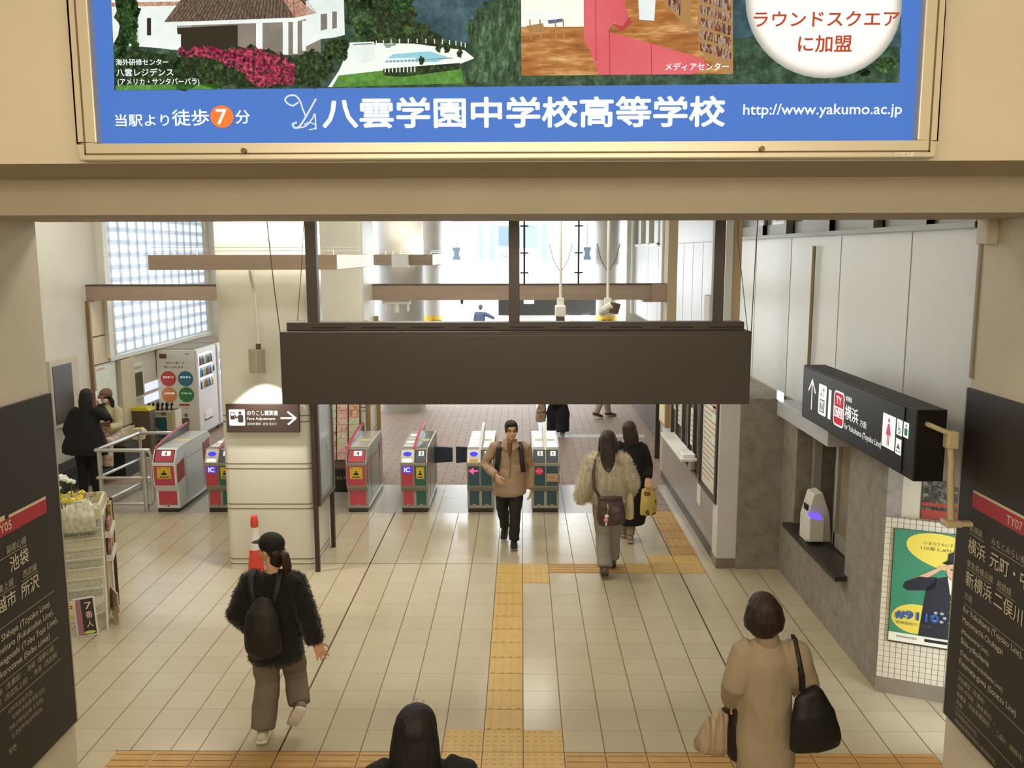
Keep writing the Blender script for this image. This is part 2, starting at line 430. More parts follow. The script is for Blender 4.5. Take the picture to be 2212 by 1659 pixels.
# openwork block screen with daylight behind it
scr = MB()
block_m = bpy.data.materials.new('glazed_block'); block_m.use_nodes = True
_nt = block_m.node_tree; _b = _nt.nodes['Principled BSDF']; _b.inputs['Base Color'].default_value = lin('#e6ebf0'); _b.inputs['Roughness'].default_value = 0.3
_tr = _nt.nodes.new('ShaderNodeBsdfTranslucent'); _tr.inputs['Color'].default_value = lin('#dfe9f6')
_mx = _nt.nodes.new('ShaderNodeMixShader'); _mx.inputs[0].default_value = 0.3
_nt.links.new(_b.outputs[0], _mx.inputs[1]); _nt.links.new(_tr.outputs[0], _mx.inputs[2]); _nt.links.new(_mx.outputs[0], _nt.nodes['Material Output'].inputs[0])
NY, NZ = 13, 15; dy = 5.0/NY; dz = 0.218
for i in range(NY+1): scr.box(-7.26, -7.12, 15.1+i*dy-0.055, 15.1+i*dy+0.055, 1.86, 1.86+NZ*dz)
for k in range(NZ+1): scr.box(-7.26, -7.121, 15.1, 20.1, 1.86+k*dz-0.04, 1.86+k*dz+0.04)
for i in range(1, NY): scr.box(-7.119, -7.117, 15.1+i*dy-0.004, 15.1+i*dy+0.004, 1.9, 1.86+NZ*dz)
struct('window_1', scr, block_m, fix=False)
pane_m = bpy.data.materials.new('frosted_pane'); pane_m.use_nodes = True
_nt = pane_m.node_tree; _tr = _nt.nodes.new('ShaderNodeBsdfTranslucent'); _tr.inputs['Color'].default_value = (0.93, 0.96, 1.0, 1)
_nt.links.new(_tr.outputs[0], _nt.nodes['Material Output'].inputs[0])
struct('window_1_pane', MB().add([(-7.27, 15.1, 1.86), (-7.27, 20.1, 1.86), (-7.27, 20.1, 5.2), (-7.27, 15.1, 5.2)], [(0, 1, 2, 3)]), pane_m)
# ---------------------------------------------------------------- right side: upper panelled wall, clerestory windows
wr = MB()
wr.mat(0).box(3.0, 3.25, 5.93, 24.0, 2.01, 3.79).box(3.0, 3.25, 5.93, 24.0, 4.62, 5.2).box(3.0, 3.25, 12.68, 19.7, 3.79, 4.62)
struct('wall_right_upper', wr, [white_panel])
jt = MB()
for yy in (6.97, 8.5, 10.06, 11.55, 13.2, 14.2, 14.95, 15.8, 16.7, 18.2, 19.8, 21.4): jt.box(2.997, 3.001, yy-0.007, yy+0.007, 2.02, 3.78)
jt.box(2.985, 3.0, 5.90, 5.93, 2.8, 3.79)
jt.box(2.99, 3.0, 5.93, 24.0, 1.995, 2.02).box(2.997, 3.001, 12.68, 19.7, 3.785, 3.795)
struct('trim_4', jt, joint_m)
slat_m = M('blind_slat', '#a3a9ab', 0.5); win_alu = M('window_alu', '#8f8e86', 0.45, metal=0.4); win_glass = M('window_glass_grey', '#74776f', 0.15)
for n, (ya, yb, blind) in enumerate(((10.25, 12.68, 1), (7.73, 10.25, 1), (5.95, 7.73, 0))):
    w = MB(); w.mat(0)
    w.box(2.96, 3.12, ya, yb, 3.79, 3.83).box(2.98, 3.12, ya, yb, 4.58, 4.62)
    for yy in (ya, yb-0.05): w.box(2.97, 3.14, yy, yy+0.05, 3.79, 4.62)
    ym = (ya+yb)/2
    for q, (s0, s1, xx) in enumerate(((ya+0.05, ym+0.03, 3.09), (ym-0.03, yb-0.05, 3.05))):
        w.mat(0).box(xx, xx+0.03, s0, s1, 3.83, 3.96).box(xx, xx+0.03, s0, s0+0.05, 3.83, 4.58).box(xx, xx+0.03, s1-0.05, s1, 3.83, 4.58)
        w.mat(1).box(xx+0.012, xx+0.018, s0+0.05, s1-0.05, 3.96, 4.58)
    if blind:
        w.mat(2)
        for k in range(12): w.box(3.045, 3.049, ya+0.15, ya+0.65, 3.99+0.045*k, 4.01+0.045*k)
    w.mat(3).box(3.16, 3.2, ya, yb, 3.79, 4.62)
    struct('window_%d' % (n+2), w, [win_alu, win_glass, slat_m, M('window_depth', '#6d675b', 0.6)])
# concrete lower wall with the staff window, its end face
cw = MB()
cw.box(2.96, 3.4, 7.05, 7.88, 0, 2.0).box(2.96, 3.4, 7.88, 9.42, 0, 0.66).box(2.96, 3.4, 7.88, 9.42, 1.97, 2.0).box(2.96, 3.4, 9.42, 10.12, 0, 2.0)
cw.box(2.47, 3.0, 9.92, 10.12, 0, 2.0).box(2.47, 3.0, 10.12, 14.2, 1.95, 2.0)
struct('wall_right', cw, concrete)
struct('wall_right_recess', MB().box(3.36, 3.42, 7.8, 9.5, 0.6, 2.0), M('recess_wall', '#8c8578', 0.6))
sw = MB()
sw.mat(0).box(3.12, 3.2, 7.98, 8.05, 0.72, 1.96).box(3.12, 3.2, 8.62, 8.69, 0.72, 1.96).box(3.12, 3.2, 9.32, 9.40, 0.72, 1.96).box(3.12, 3.2, 7.98, 9.40, 1.9, 1.97).box(3.12, 3.2, 7.98, 8.65, 0.72, 0.86)
sw.mat(1).box(3.15, 3.165, 8.05, 8.62, 0.86, 1.9)
sw.mat(2).box(2.85, 3.3, 7.80, 9.46, 0.66, 0.705)
struct('window_5', sw, [alu_dull, M('staff_glass', '#8b7f6d', 0.15), M('dark_sill', '#2f2b26', 0.45)])
# niche beside the stair wall: overhang soffit, back wall, tiled return
struct('wall_niche', MB().box(3.95, 4.1, 5.93, 7.4, 0, 2.0).box(3.25, 4.1, 5.93, 7.4, 2.0, 2.1), cream)
tm = tile_mat('mosaic_tile', '#d2cbb8', '#dbd5c4', '#7b6440', 0.05, 0.05, 0.3)
an = math.atan2(6.80-7.03, 3.5-2.96); ca, sa = math.cos(an), math.sin(an)
def rw(a, d, z): return (2.955 + ca*a - sa*d, 7.04 + sa*a + ca*d, z)      # along the rotated wall, depth away from the viewer
me = bpy.data.meshes.new('wall_tiled')
me.from_pydata([rw(0, 0, 0.13), rw(1.05, 0, 0.13), rw(1.05, 0, 1.5), rw(0, 0, 1.5), rw(0, .25, 1.5), rw(1.05, .25, 1.5), rw(0, .25, 0.13)], [], [(0, 1, 2, 3), (3, 2, 5, 4), (0, 3, 4, 6)]); me.update()
ul = me.uv_layers.new(name='UVMap'); tp = 0.046
for li, q in enumerate([(0, 0), (1.05/tp, 0), (1.05/tp, 1.37/tp), (0, 1.37/tp), (0, 0), (1.05/tp, 0), (1.05/tp, 5), (0, 5), (0, 0), (0, 29), (5, 29), (5, 0)]): ul.data[li].uv = q
me.materials.append(tm); wt = bpy.data.objects.new('wall_tiled', me); COL.objects.link(wt); wt['kind'] = 'structure'
bb = MB()
bb.add([rw(-.005, -.012, 0), rw(1.05, -.012, 0), rw(1.05, -.012, .13), rw(-.005, -.012, .13), rw(-.005, .2, 0), rw(1.05, .2, 0), rw(1.05, .2, .13), rw(-.005, .2, .13)], [(0, 1, 2, 3), (3, 2, 6, 7), (0, 3, 7, 4)])
struct('baseboard_niche', bb, base_m)
up = MB(); up.add([rw(0, .06, 1.5), rw(1.05, .06, 1.5), rw(1.05, .06, 2.0), rw(0, .06, 2.0), rw(0, .3, 1.5), rw(1.05, .3, 1.5), rw(1.05, .3, 2.0), rw(0, .3, 2.0)], [(0, 1, 2, 3), (0, 3, 7, 4), (4, 7, 6, 5)])
struct('wall_niche_upper', up, cream)
# white corner column and the staff office beyond it
oc = MB(); oc.mat(0).box(2.25, 2.47, 9.95, 10.2, 0.12, 2.62).box(2.25, 2.33, 9.97, 10.2, 2.62, 5.2)
oc.mat(1).box(2.33, 2.43, 9.98, 10.2, 2.62, 5.2).mat(2).box(2.245, 2.475, 9.945, 10.2, 0, 0.12)  # upper tan strip paints the side reflection on the same column
struct('column_corner', oc, [white_panel, M('tan_tone', '#b9a684', 0.6), base_m])
ow = MB()
ow.mat(1).box(2.28, 2.5, 10.2, 14.2, 0.0, 0.72).mat(0).box(2.28, 2.47, 10.2, 14.2, 1.95, 2.0)
ow.mat(0).box(2.28, 2.5, 10.2, 11.28, 0.72, 1.95).box(2.28, 2.5, 13.4, 14.2, 0.72, 1.95)
ow.mat(2).box(2.34, 2.49, 14.42, 14.8, 0, 5.2)
ow.mat(3).box(2.62, 3.0, 14.8, 21.0, 0, 2.0)
struct('wall_office', ow, [white_panel, M('office_steel', '#9c8f80', 0.35, metal=0.25), M('tan_tone', '#b9a684', 0.6), M('dark_shop', '#57483f', 0.6)])
w = MB(); w.mat(0).box(2.96, 3.1, 19.7, 24.0, 3.76, 3.82).mat(1).box(3.16, 3.2, 19.7, 24.0, 3.79, 4.62)
for k in range(4): w.mat(0).box(2.96, 3.12, 19.7+k*1.4, 19.85+k*1.4, 3.79, 4.62)
for k in range(3): w.mat(0).box(3.04, 3.08, 20.3+k*1.4, 20.8+k*1.4, 3.82, 4.62)
struct('window_6', w, [white_metal, M('louvre_dark', '#5d5647', 0.6)])
ob = MB(); ob.box(2.262, 2.28, 10.2, 14.2, 0, 0.10)
struct('baseboard_right', ob, M('office_skirting', '#4c4238', 0.5))
# ticket window: glazing bars and glass between the sill wall and the upper wall
tw = MB()
tw.mat(0)
for yy in (11.28, 11.62, 12.0, 12.45, 12.95, 13.36): tw.box(2.27, 2.36, yy, yy+0.045, 0.72, 1.95)
tw.box(2.27, 2.36, 11.28, 13.4, 1.89, 1.95).box(2.27, 2.36, 11.28, 13.4, 0.72, 0.76)
tw.mat(1).box(2.31, 2.32, 11.3, 13.4, 0.76, 1.89)
tw.mat(2).box(2.72, 2.75, 11.1, 13.5, 0.5, 1.94)
struct('window_7', tw, [M('bronze_bar', '#4b3f33', 0.4, metal=0.4), M('clear_glass', '#dfe5e2', 0.05, trans=0.85, alpha=0.35), M('office_glow', '#bfc0b4', 0.7)])
light('office_lamp', 'AREA', (2.55, 12.3, 1.9), 14, (0.95, 1.0, 0.95), size=0.3, size_y=1.8)
# ---------------------------------------------------------------- columns
def square_column(name, x0, x1, y0, y1):
    r = 0.07; pts = []
    for cx, cy, q in ((x1-r, y0+r, -PI/2), (x1-r, y1-r, 0), (x0+r, y1-r, PI/2), (x0+r, y0+r, PI)):
        pts += [(cx+r*math.cos(q+PI/2*k/5), cy+r*math.sin(q+PI/2*k/5)) for k in range(6)]
    mb = MB(); mb.mat(0).prism(pts, 0, 5.2, lambda a, b, d: (a, b, d))
    cx, cy = (x0+x1)/2, (y0+y1)/2
    for z in (1.816, 1.745, 1.258, 1.20, 0.785, 0.73, 0.131, 0.071):
        k = 1.004
        mb.mat(1).prism([(cx+(a-cx)*k, cy+(b-cy)*k) for a, b in pts], z-0.007, z+0.007, lambda a, b, d: (a, b, d))
    o = mb.build(name, [pillar_m, groove_m], smooth=True); o['kind'] = 'structure'; return o
square_column('column_square', -3.40, -2.39, 9.88, 10.71)
square_column('column_square', -3.40, -2.42, 13.6, 14.75)
struct('trim_6', MB().box(-2.42, -2.36, 13.62, 13.66, 0, 2.6).box(-2.42, -2.36, 14.62, 14.66, 0, 2.6), M('tan_trim', '#a58a5c', 0.5))
def round_column(x, y, r, z0, z1, m, name='column_round'):
    o = MB().loft([(x, y, z0), (x, y, z1)], [r, r], 40, cap=0).build(name, m, smooth=True); o['kind'] = 'structure'; return o
grey_clad = M('grey_cladding', '#b9b6ae', 0.45, var=0.04, vscale=3)
round_column(-2.79, 20.55, 0.54, 0, 5.2, grey_clad)
for cx in (-2.5, 2.32):
    round_column(cx, 24.4, 0.30, 0, 3.3, M('column_paint', '#c9c7c2', 0.5))
    round_column(cx, 24.4, 0.36, 3.3, 6.0, grey_clad)
# exit header
struct('wall_exit_header', MB().mat(0).box(-7.4, 4.6, 24.0, 24.4, 4.52, 5.6).mat(1).box(-1.9, 2.0, 23.95, 24.0, 4.44, 4.54), [white_wall, black_plastic])
# wood-toned beam across the hall above the gates
bm_ = MB(); bm_.mat(0).box(-7.1, 2.34, 14.5, 14.72, 2.865, 3.11).mat(1).box(-7.1, 2.34, 14.49, 14.74, 3.105, 3.125)
struct('beam', bm_, [wood_tone, M('beam_edge', '#5a4a3c', 0.6)])
struct('trim_7', MB().box(2.10, 2.36, 14.46, 14.5, 2.85, 3.12).box(1.96, 2.36, 14.44, 14.76, 2.83, 2.86), M('beam_bracket', '#a08a78', 0.5))
struct('wall_leak_stop', MB().box(4.5, 4.6, 5.82, 24.2, 0, 5.2).box(2.8, 4.6, 24.0, 24.2, 0, 5.2), white_wall)  # unseen walls added to stop outdoor light leaking in behind the office
# ---------------------------------------------------------------- across the street
fac = M('facade', '#e8e9ea', 0.7, var=0.02)
fb = MB(); fb.mat(0).box(-22, 22, 40, 42, 0, 14)
fp = M('facade_window', '#66717f', 0.5)
for x0, x1, z0, z1 in ((-1.9, -1.72, 3.2, 4.85), (-1.45, -1.2, 3.2, 4.85), (-1.08, 0.72, 3.8, 4.82), (0.86, 1.12, 3.2, 4.82), (-14, -12, 3.4, 5.6), (-10, -8, 3.4, 5.6), (8, 10, 3.4, 5.6), (12, 14, 3.4, 5.6)):
    fb.mat(1).box(x0, x1, 39.97, 40.02, z0, z1)
fb.mat(2).box(-1.0, -0.6, 39.95, 39.98, 3.95, 4.7).mat(3).box(-1.08, 0.72, 39.94, 39.98, 4.76, 4.82)
fo = thing('street_building', 'pale building across the street with narrow upper windows, seen through the exit', 'building', (0, 40, 0))
fb.build('facade', [fac, fp, M('facade_dark', '#56646f', 0.4), white_metal], fo)
sh = Sheet((-1.2, 39.96, 3.2)); gy = M('facade_letters', '#50565c', 0.6)
sh.text('24', 0.22, 0.14, 0.26, gy, l=1); sh.text('時間', 0.62, 0.14, 0.26, gy, l=1); sh.text('営', 1.18, 0.14, 0.26, gy, l=1); sh.text('業', 1.66, 0.14, 0.26, gy, l=1)
sh.build('lettering', fo)
# ================================================================ advertisement light box over the opening
def E(name, hexc, s=1.0, **kw): return M(name, hexc, 0.5, emit=s, spec=0.1, **kw)
AY = 3.90
ad = thing('advert_lightbox', 'large backlit advertisement with blue band and white lettering on the lintel wall', 'advertisement', (-0.07, AY, 4.02))
# drawing units: pixels of a 2212-wide layout, mapped linearly onto the panel
def au(px, py):
    a = -1.79 + (px-225+20*(318-py)/318*(1 if px < 1100 else 0)*(1-abs(px-225)/875 if px < 1100 else 0) - (25*(305-py)/305*(1-abs(1970-px)/870) if px >= 1100 else 0))*3.44/1745
    b = 4.095 + (318-py)*(4.675-4.095)/318 + 0.000*(px)
    return a, b
fr = MB()
for x0, x1, z0, z1 in ((-1.87, 1.73, 4.025, 4.095), (-1.87, -1.79, 4.095, 6.1), (1.65, 1.73, 4.095, 6.1), (-1.87, 1.73, 6.02, 6.1)):
    fr.box(x0, x1, AY-0.055, AY+0.02, z0, z1)
fr.build('frame', M('warm_aluminium', '#cdc6b2', 0.35, metal=0.35), ad, bevel=0.006)
fi = MB()
for x0, x1, z0, z1 in ((-1.845, 1.705, 4.048, 4.055), (-1.845, -1.838, 4.048, 6.1), (1.698, 1.705, 4.048, 6.1)):
    fi.box(x0, x1, AY-0.057, AY-0.05, z0, z1)
fi.build('frame_seam', M('seam_brown', '#6b5940', 0.6), ad)
for kx in (-1.167, 1.002):
    MB().cyl((kx, AY-0.075, 4.062), (kx, AY-0.052, 4.062), 0.011, seg=14).build('lock', M('lock_brass', '#6a5a3c', 0.35, metal=0.8), ad)
sh = Sheet((1.56, AY-0.0565, 4.03)); sh.rect(0, 0, 0.075, 0.016, paper); sh.text('DE-307', 0.006, 0.003, 0.010, M('tag_grey', '#9a948a', 0.6), w=0.06); sh.build('asset_tag', ad)

blue = E('ad_blue', '#4c78c8', 0.95); adw = E('ad_white', '#f0fcff', 1.0); 
gA = ramp_mat('ad_hills', [(0.25, '#1b2e22'), (0.45, '#30503a'), (0.6, '#56755c'), (0.75, '#8aa084')], 24, 12, 0.5, emit=0.7)
gB = ramp_mat('ad_bush', [(0.36, '#060c07'), (0.5, '#1c3218'), (0.62, '#42602e'), (0.76, '#8aa65c')], 62, 12, 0.5, emit=0.9)
gC = ramp_mat('ad_lawn', [(0.3, '#3f7a2f'), (0.55, '#6aa644'), (0.75, '#8cc25c')], 40, 8, 0.5, emit=0.8)
gD = ramp_mat('ad_mountain', [(0.3, '#20383a'), (0.46, '#33545c'), (0.6, '#4c6a74'), (0.76, '#748c94')], 14, 12, 0.5, emit=0.9)
fl = ramp_mat('ad_flowers', [(0.40, '#15211a'), (0.48, '#74203c'), (0.57, '#c83a5c'), (0.7, '#ee8098')], 75, 10, 0.5, emit=0.9)
hw = ramp_mat('ad_house_wall', [(0.3, '#dfeae4'), (0.6, '#f6fbf6')], 4, 3, 0.5, emit=1.0)
hs = ramp_mat('ad_house_shade', [(0.3, '#7c7468'), (0.6, '#9c9384')], 4, 3, 0.5, emit=0.8)
hd = E('ad_house_dark', '#3b3328', 0.7)
roof = ramp_mat('ad_roof', [(0.35, '#4c3c34'), (0.5, '#77614f'), (0.65, '#9a8570')], 90, 4, 0.5, emit=0.8, stretch=(1.6, 1, 0.8))
roof_l = ramp_mat('ad_roof_lit', [(0.35, '#a4705a'), (0.5, '#c99a80'), (0.65, '#e2bda2')], 90, 4, 0.5, emit=0.9)
water = E('ad_water', '#8fcadb', 0.95); sofa = ramp_mat('ad_sofa', [(0.3, '#d85560'), (0.7, '#ea7076')], 3, 3, 0.5, emit=0.95); sofa_d = E('ad_sofa_dark', '#b84049', 0.9)
woodf = ramp_mat('ad_wood_floor', [(0.3, '#8a4f22'), (0.5, '#b9793f'), (0.62, '#dba868'), (0.75, '#f5e0b0')], 5, 5, 0.5, emit=0.95, stretch=(1, 1, 5))
shelf = E('ad_shelf', '#a98353', 0.9); books = ramp_mat('ad_books', [(0.35, '#4a2c22'), (0.48, '#8a4a38'), (0.56, '#c9b79a'), (0.66, '#56627a'), (0.8, '#a04a3a')], 34, 3, 0.5, emit=0.85, stretch=(3, 1, 0.6))
red = E('ad_red', '#b4482f', 0.95); redd = E('ad_red_bar', '#9c2f30', 0.95); org = E('ad_orange', '#ef7a35', 1.0); silver = E('ad_silver', '#d5dcd6', 1.0)
sh = Sheet((0, AY-0.006, 0), eps=0.0004)
def Q(pts): return [au(x, y) for x, y in pts]
def PQ(pts, m, l): sh.poly(Q(pts), m, l)
sh.rect(-1.79, 4.095, 1.65, 6.05, blue, 0)
PQ([(252, 195), (1945, 186), (1968, -520), (232, -520)], gA, 1)
# hillside, valley, mountain
PQ([(740, -60), (1150, -60), (1150, 60), (1010, 95), (880, 60), (800, 40)], gD, 2)
PQ([(1588, 0), (1952, 0), (1950, 110), (1760, 60), (1588, 90)], gD, 2)
def blob(pts, m, l, jit=10, n=11):
    rnd = random.Random(len(pts)*17+int(pts[0][0])); out = []
    for (x0, y0), (x1, y1) in zip(pts, pts[1:]+pts[:1]):
        for k in range(n):
            t = k/n; out.append((x0+(x1-x0)*t+rnd.uniform(-jit, jit)*(k > 0), y0+(y1-y0)*t+rnd.uniform(-jit, jit)*(k > 0)))
    PQ(out, m, l)
blob([(745, 40), (800, -30), (900, 30), (960, 90), (1010, 100), (1000, 140), (900, 110), (800, 100)], gB, 3, 8)
blob([(1010, 60), (1050, 10), (1130, -20), (1132, 180), (1000, 185), (1035, 120)], ramp_mat('ad_willow', [(0.34, '#142218'), (0.5, '#385438'), (0.62, '#64825c'), (0.76, '#9ab48c')], 70, 10, 0.5, emit=0.9, stretch=(1, 1, 0.35)), 4, 8)
# garden, terrace, pool
PQ([(720, 190), (748, 150), (1000, 140), (1010, 183)], gC, 3)
PQ([(735, 165), (765, 92), (900, 95), (1010, 110), (1032, 128), (980, 148), (850, 152), (760, 162)], E('ad_terrace', '#e6eee8', 1.0), 4)
PQ([(855, 118), (935, 112), (975, 125), (950, 136), (835, 136)], water, 5)
PQ([(835, 150), (1000, 138), (1000, 152), (880, 168), (835, 166)], gB, 5)
PQ([(762, 92), (815, 90), (818, 130), (790, 137), (764, 134)], hw, 5)
for k in range(9): PQ([(838+k*8, 128), (840+k*8, 128), (840+k*8, 158), (838+k*8, 158)], adw, 6)
PQ([(835, 128), (905, 126), (905, 129), (835, 131)], adw, 6)
# house
PQ([(245, -20), (420, -20), (420, 110), (330, 100), (250, 95)], hw, 3)
PQ([(245, 2), (420, 0), (420, 9), (245, 11)], roof_l, 4)
PQ([(290, 40), (304, 40), (305, 95), (289, 95)], E('ad_door_tint', '#b8cdb6', 0.9), 4); PQ([(323, 36), (332, 36), (332, 74), (323, 74)], hd, 4)
PQ([(388, 52), (700, 40), (700, 118), (390, 122)], hs, 3); PQ([(388, 58), (520, 52), (520, 110), (395, 110)], hd, 4)
PQ([(360, 45), (440, -60), (640, -60), (645, 38)], roof, 5); PQ([(580, -60), (690, 28), (645, 38)], roof_l, 6)
PQ([(358, 46), (645, 37), (694, 27), (694, 33), (646, 46), (358, 54)], hw, 7)
for x0, x1, y1 in ((560, 574, 110), (618, 630, 118), (640, 650, 116), (660, 668, 110), (374, 397, 106)): PQ([(x0, 44 if x0 > 400 else 72), (x1, 44 if x0 > 400 else 72), (x1, y1), (x0, y1)], hw, 8)
for k in range(34):      # tile courses running down the slope
    x = 372+k*8.2; PQ([(x, 44.5-k*.24), (x+2.2, 44.4-k*.24), (452+k*5.6+1.5, -58), (452+k*5.6, -58)], E('ad_tile_line', '#4a3c34', 0.8), 6)
for k in range(9): PQ([(650+k*5, 36-k), (651.5+k*5, 36-k), (592+k*6, -40), (590+k*6, -40)], E('ad_tile_line_lit', '#a87860', 0.8), 7)
rb = random.Random(21)
gE = ramp_mat('ad_bush_light', [(0.36, '#16281a'), (0.5, '#36542e'), (0.62, '#68864c'), (0.76, '#b0c684')], 80, 12, 0.5, emit=0.9)
for k in range(26):
    cx, cy = rb.uniform(752, 1005), rb.uniform(-10, 92); rr2 = rb.uniform(9, 24)
    if cy > 40+0.2*(cx-752) or cx < 900: blob([(cx+rr2*math.cos(q*PI/4), cy+rr2*.8*math.sin(q*PI/4)) for q in range(8)], (gB, gE, gB)[k % 3], 4, 3, 4)
for k in range(10):
    cx, cy = rb.uniform(1600, 1930), rb.uniform(120, 175); rr2 = rb.uniform(10, 22)
    blob([(cx+rr2*math.cos(q*PI/4), cy+rr2*.6*math.sin(q*PI/4)) for q in range(8)], (gE, gB)[k % 2], 3, 3, 4)
for k in range(12):
    cx = rb.uniform(264, 300); cy = rb.uniform(-10, 100); blob([(cx+9*math.cos(q*PI/4), cy+16*math.sin(q*PI/4)) for q in range(8)], (gE, gB)[k % 2], 9, 3, 4)
tl = E('ad_terrace_line', '#8a9690', 0.8)
for q in range(14):
    a_ = -0.9+q*0.16; PQ([(900+120*math.sin(a_), 96+14-16*math.cos(a_)), (902+120*math.sin(a_), 96+14-16*math.cos(a_)), (902+120*math.sin(a_), 96+4-16*math.cos(a_)), (900+120*math.sin(a_), 96+4-16*math.cos(a_))], hw, 6)
PQ([(840, 134), (985, 126), (985, 128), (840, 136)], tl, 6); PQ([(770, 95), (812, 93), (812, 96), (770, 98)], tl, 6)
for cx, cy in ((917, 130), (955, 104), (972, 106), (1000, 116)): blob([(cx-7, cy), (cx, cy-9), (cx+7, cy), (cx+4, cy+10), (cx-4, cy+10)], gB, 7, 2, 3)
PQ([(668, 0), (750, -10), (752, 75), (735, 80), (700, 84), (668, 100)], hw, 6); PQ([(700, 30), (714, 28), (714, 62), (700, 66)], hs, 7); PQ([(725, 24), (735, 24), (735, 60), (725, 62)], hs, 7)
blob([(256, -30), (300, -30), (305, 30), (290, 80), (266, 120), (258, 130)], gB, 9, 8)
blob([(400, 110), (560, 100), (660, 130), (700, 186), (380, 192), (385, 140)], gB, 8, 8)
blob([(392, 104), (455, 97), (470, 115), (560, 100), (610, 118), (652, 150), (645, 188), (560, 188), (520, 150), (470, 128), (400, 118)], fl, 9, 7)
blob([(640, 128), (680, 105), (722, 120), (726, 160), (690, 190), (648, 186)], gB, 10, 6)
blob([(708, 92), (735, 80), (758, 90), (755, 130), (715, 130)], gB, 10, 5)
PQ([(252, 195), (252, 110), (300, 105), (380, 120), (390, 192)], gB, 7); PQ([(255, 195), (255, 184), (480, 182), (480, 193)], gC, 8)
PQ([(716, 190), (742, 150), (746, 152), (724, 190)], adw, 9)
# library picture
PQ([(1132, -200), (1590, -200), (1588, 165), (1133, 167)], woodf, 11)
PQ([(1133, -200), (1290, -200), (1280, 60), (1133, 60)], E('ad_bright_room', '#f6efe0', 1.05), 12)
PQ([(1140, 28), (1210, 20), (1225, 38), (1170, 50)], hw, 13)
for x in (1150, 1172, 1205, 1222): PQ([(x, 44), (x+3, 44), (x+5, 90), (x+2, 90)], shelf, 14)
PQ([(1143, 58), (1180, 52), (1184, 70), (1150, 72)], shelf, 14); PQ([(1190, 46), (1222, 42), (1222, 50), (1192, 54)], E('ad_seat_blue', '#56708c', 0.9), 14)
PQ([(1385, -20), (1425, -20), (1420, 48), (1388, 46)], hw, 13); PQ([(1440, -20), (1500, -20), (1500, 80), (1470, 40), (1440, 12)], shelf, 13); PQ([(1446, -20), (1478, -20), (1476, 38), (1450, 14)], books, 14)
PQ([(1512, -20), (1590, -20), (1588, 165), (1560, 160), (1515, 110)], shelf, 13)
for y in (0, 27, 54, 81, 108): PQ([(1518, y-12), (1545, y-6), (1545, y+14), (1518, y+6)], books, 14); PQ([(1549, y-6), (1585, y+6), (1585, y+28), (1549, y+16)], books, 14)
PQ([(1268, -10), (1290, -30), (1345, -30), (1365, 38), (1350, 60), (1330, 50), (1320, 72), (1420, 100), (1520, 130), (1535, 152), (1500, 166), (1300, 166), (1280, 110), (1268, 90)], sofa, 15)
for x, y0, y1 in ((1293, 5, 135), (1322, 68, 166), (1412, 98, 166)): PQ([(x, y0), (x+2, y0), (x+2, y1), (x, y1)], sofa_d, 16)
PQ([(1325, 52), (1352, 60), (1366, 40), (1372, 52), (1350, 72)], sofa_d, 16)
# pale disc with feathered rim
n = 10
for k in range(n):
    t = k/n; r = 168-24*t; c = E('ad_disc_%d' % k, ('#9aa29a', '#a8aca2', '#b6b6ac', '#c4c0b6', '#d2ccc2', '#dfd6cb', '#e9e0d6', '#f1e8de', '#f6eee6', '#fbf5ee')[k], 1.02)
    PQ([(1785+r*math.cos(q*PI/24), 8+r*1.0*math.sin(q*PI/24)) for q in range(48)], c, 12+k)
PQ([(1632, -12), (1732, -12), (1732, 4), (1632, 4)], redd, 24)
sh.build('artwork', ad)
sh = Sheet((0, AY-0.0175, 0), eps=0.0004)
K = 3.44/1745
def AT(body, px, py, hpx, m, wpx=None, bold=0.0, l=1):
    a, b = au(px, py); sh.text(body, a, b, hpx*K*0.93, m, w=wpx*K if wpx else None, bold=bold, l=l)
AT('ラウンドスクエア', 1633, 63, 32, red, 303, 0.022); AT('に加盟', 1727, 119, 36, red, 112, 0.022)
AT('海外研修センター', 258, 141, 14, adw, 112, 0.012); AT('八雲レジデンス', 259, 165, 17, adw, 122, 0.012); AT('(アメリカ・サンタバーバラ)', 262, 187, 17, adw, 175, 0.010)
AT('メディアセンター', 1442, 158, 17, adw, 134, 0.012)
AT('当駅より', 257, 277, 27, adw, 116, 0.014); AT('徒歩', 380, 276, 36, adw, 79, 0.016); AT('分', 517, 272, 30, adw, 31, 0.014)
a, b = au(487, 256); sh.ell(a, b, 25*K, 25*K*0.93, org, 1); AT('7', 476, 273, 33, adw, 22, 0.02, l=2)
AT('八雲学園中学校高等学校', 706, 282, 66, adw, 858, 0.034)
AT('http://www.yakumo.ac.jp', 1607, 264, 31, adw, 336, 0.012)
# crest: interlaced script letters
def curve(pts, w):
    out = []
    P4 = [pts[0]]+pts+[pts[-1]]
    for i in range(1, len(P4)-2):
        p0, p1, p2, p3 = P4[i-1:i+3]
        for k in range(8):
            t = k/8
            out.append(tuple(0.5*(2*p1[j]+(p2[j]-p0[j])*t+(2*p0[j]-5*p1[j]+4*p2[j]-p3[j])*t*t+(3*p1[j]-p0[j]-3*p2[j]+p3[j])*t**3) for j in (0, 1)))
    sh.line(Q(out+[pts[-1]]), w*K, silver, 1)
curve([(652, 225), (640, 232), (628, 226), (624, 218), (632, 210), (646, 210), (656, 222), (662, 240), (668, 255)], 3.5)
curve([(690, 218), (678, 240), (668, 258), (655, 278), (645, 282), (640, 274), (648, 270)], 4)
curve([(650, 282), (668, 278), (682, 262), (688, 252), (690, 285)], 3); curve([(665, 275), (675, 270), (690, 276), (686, 284), (676, 286)], 2.5)
sh.build('lettering', ad)

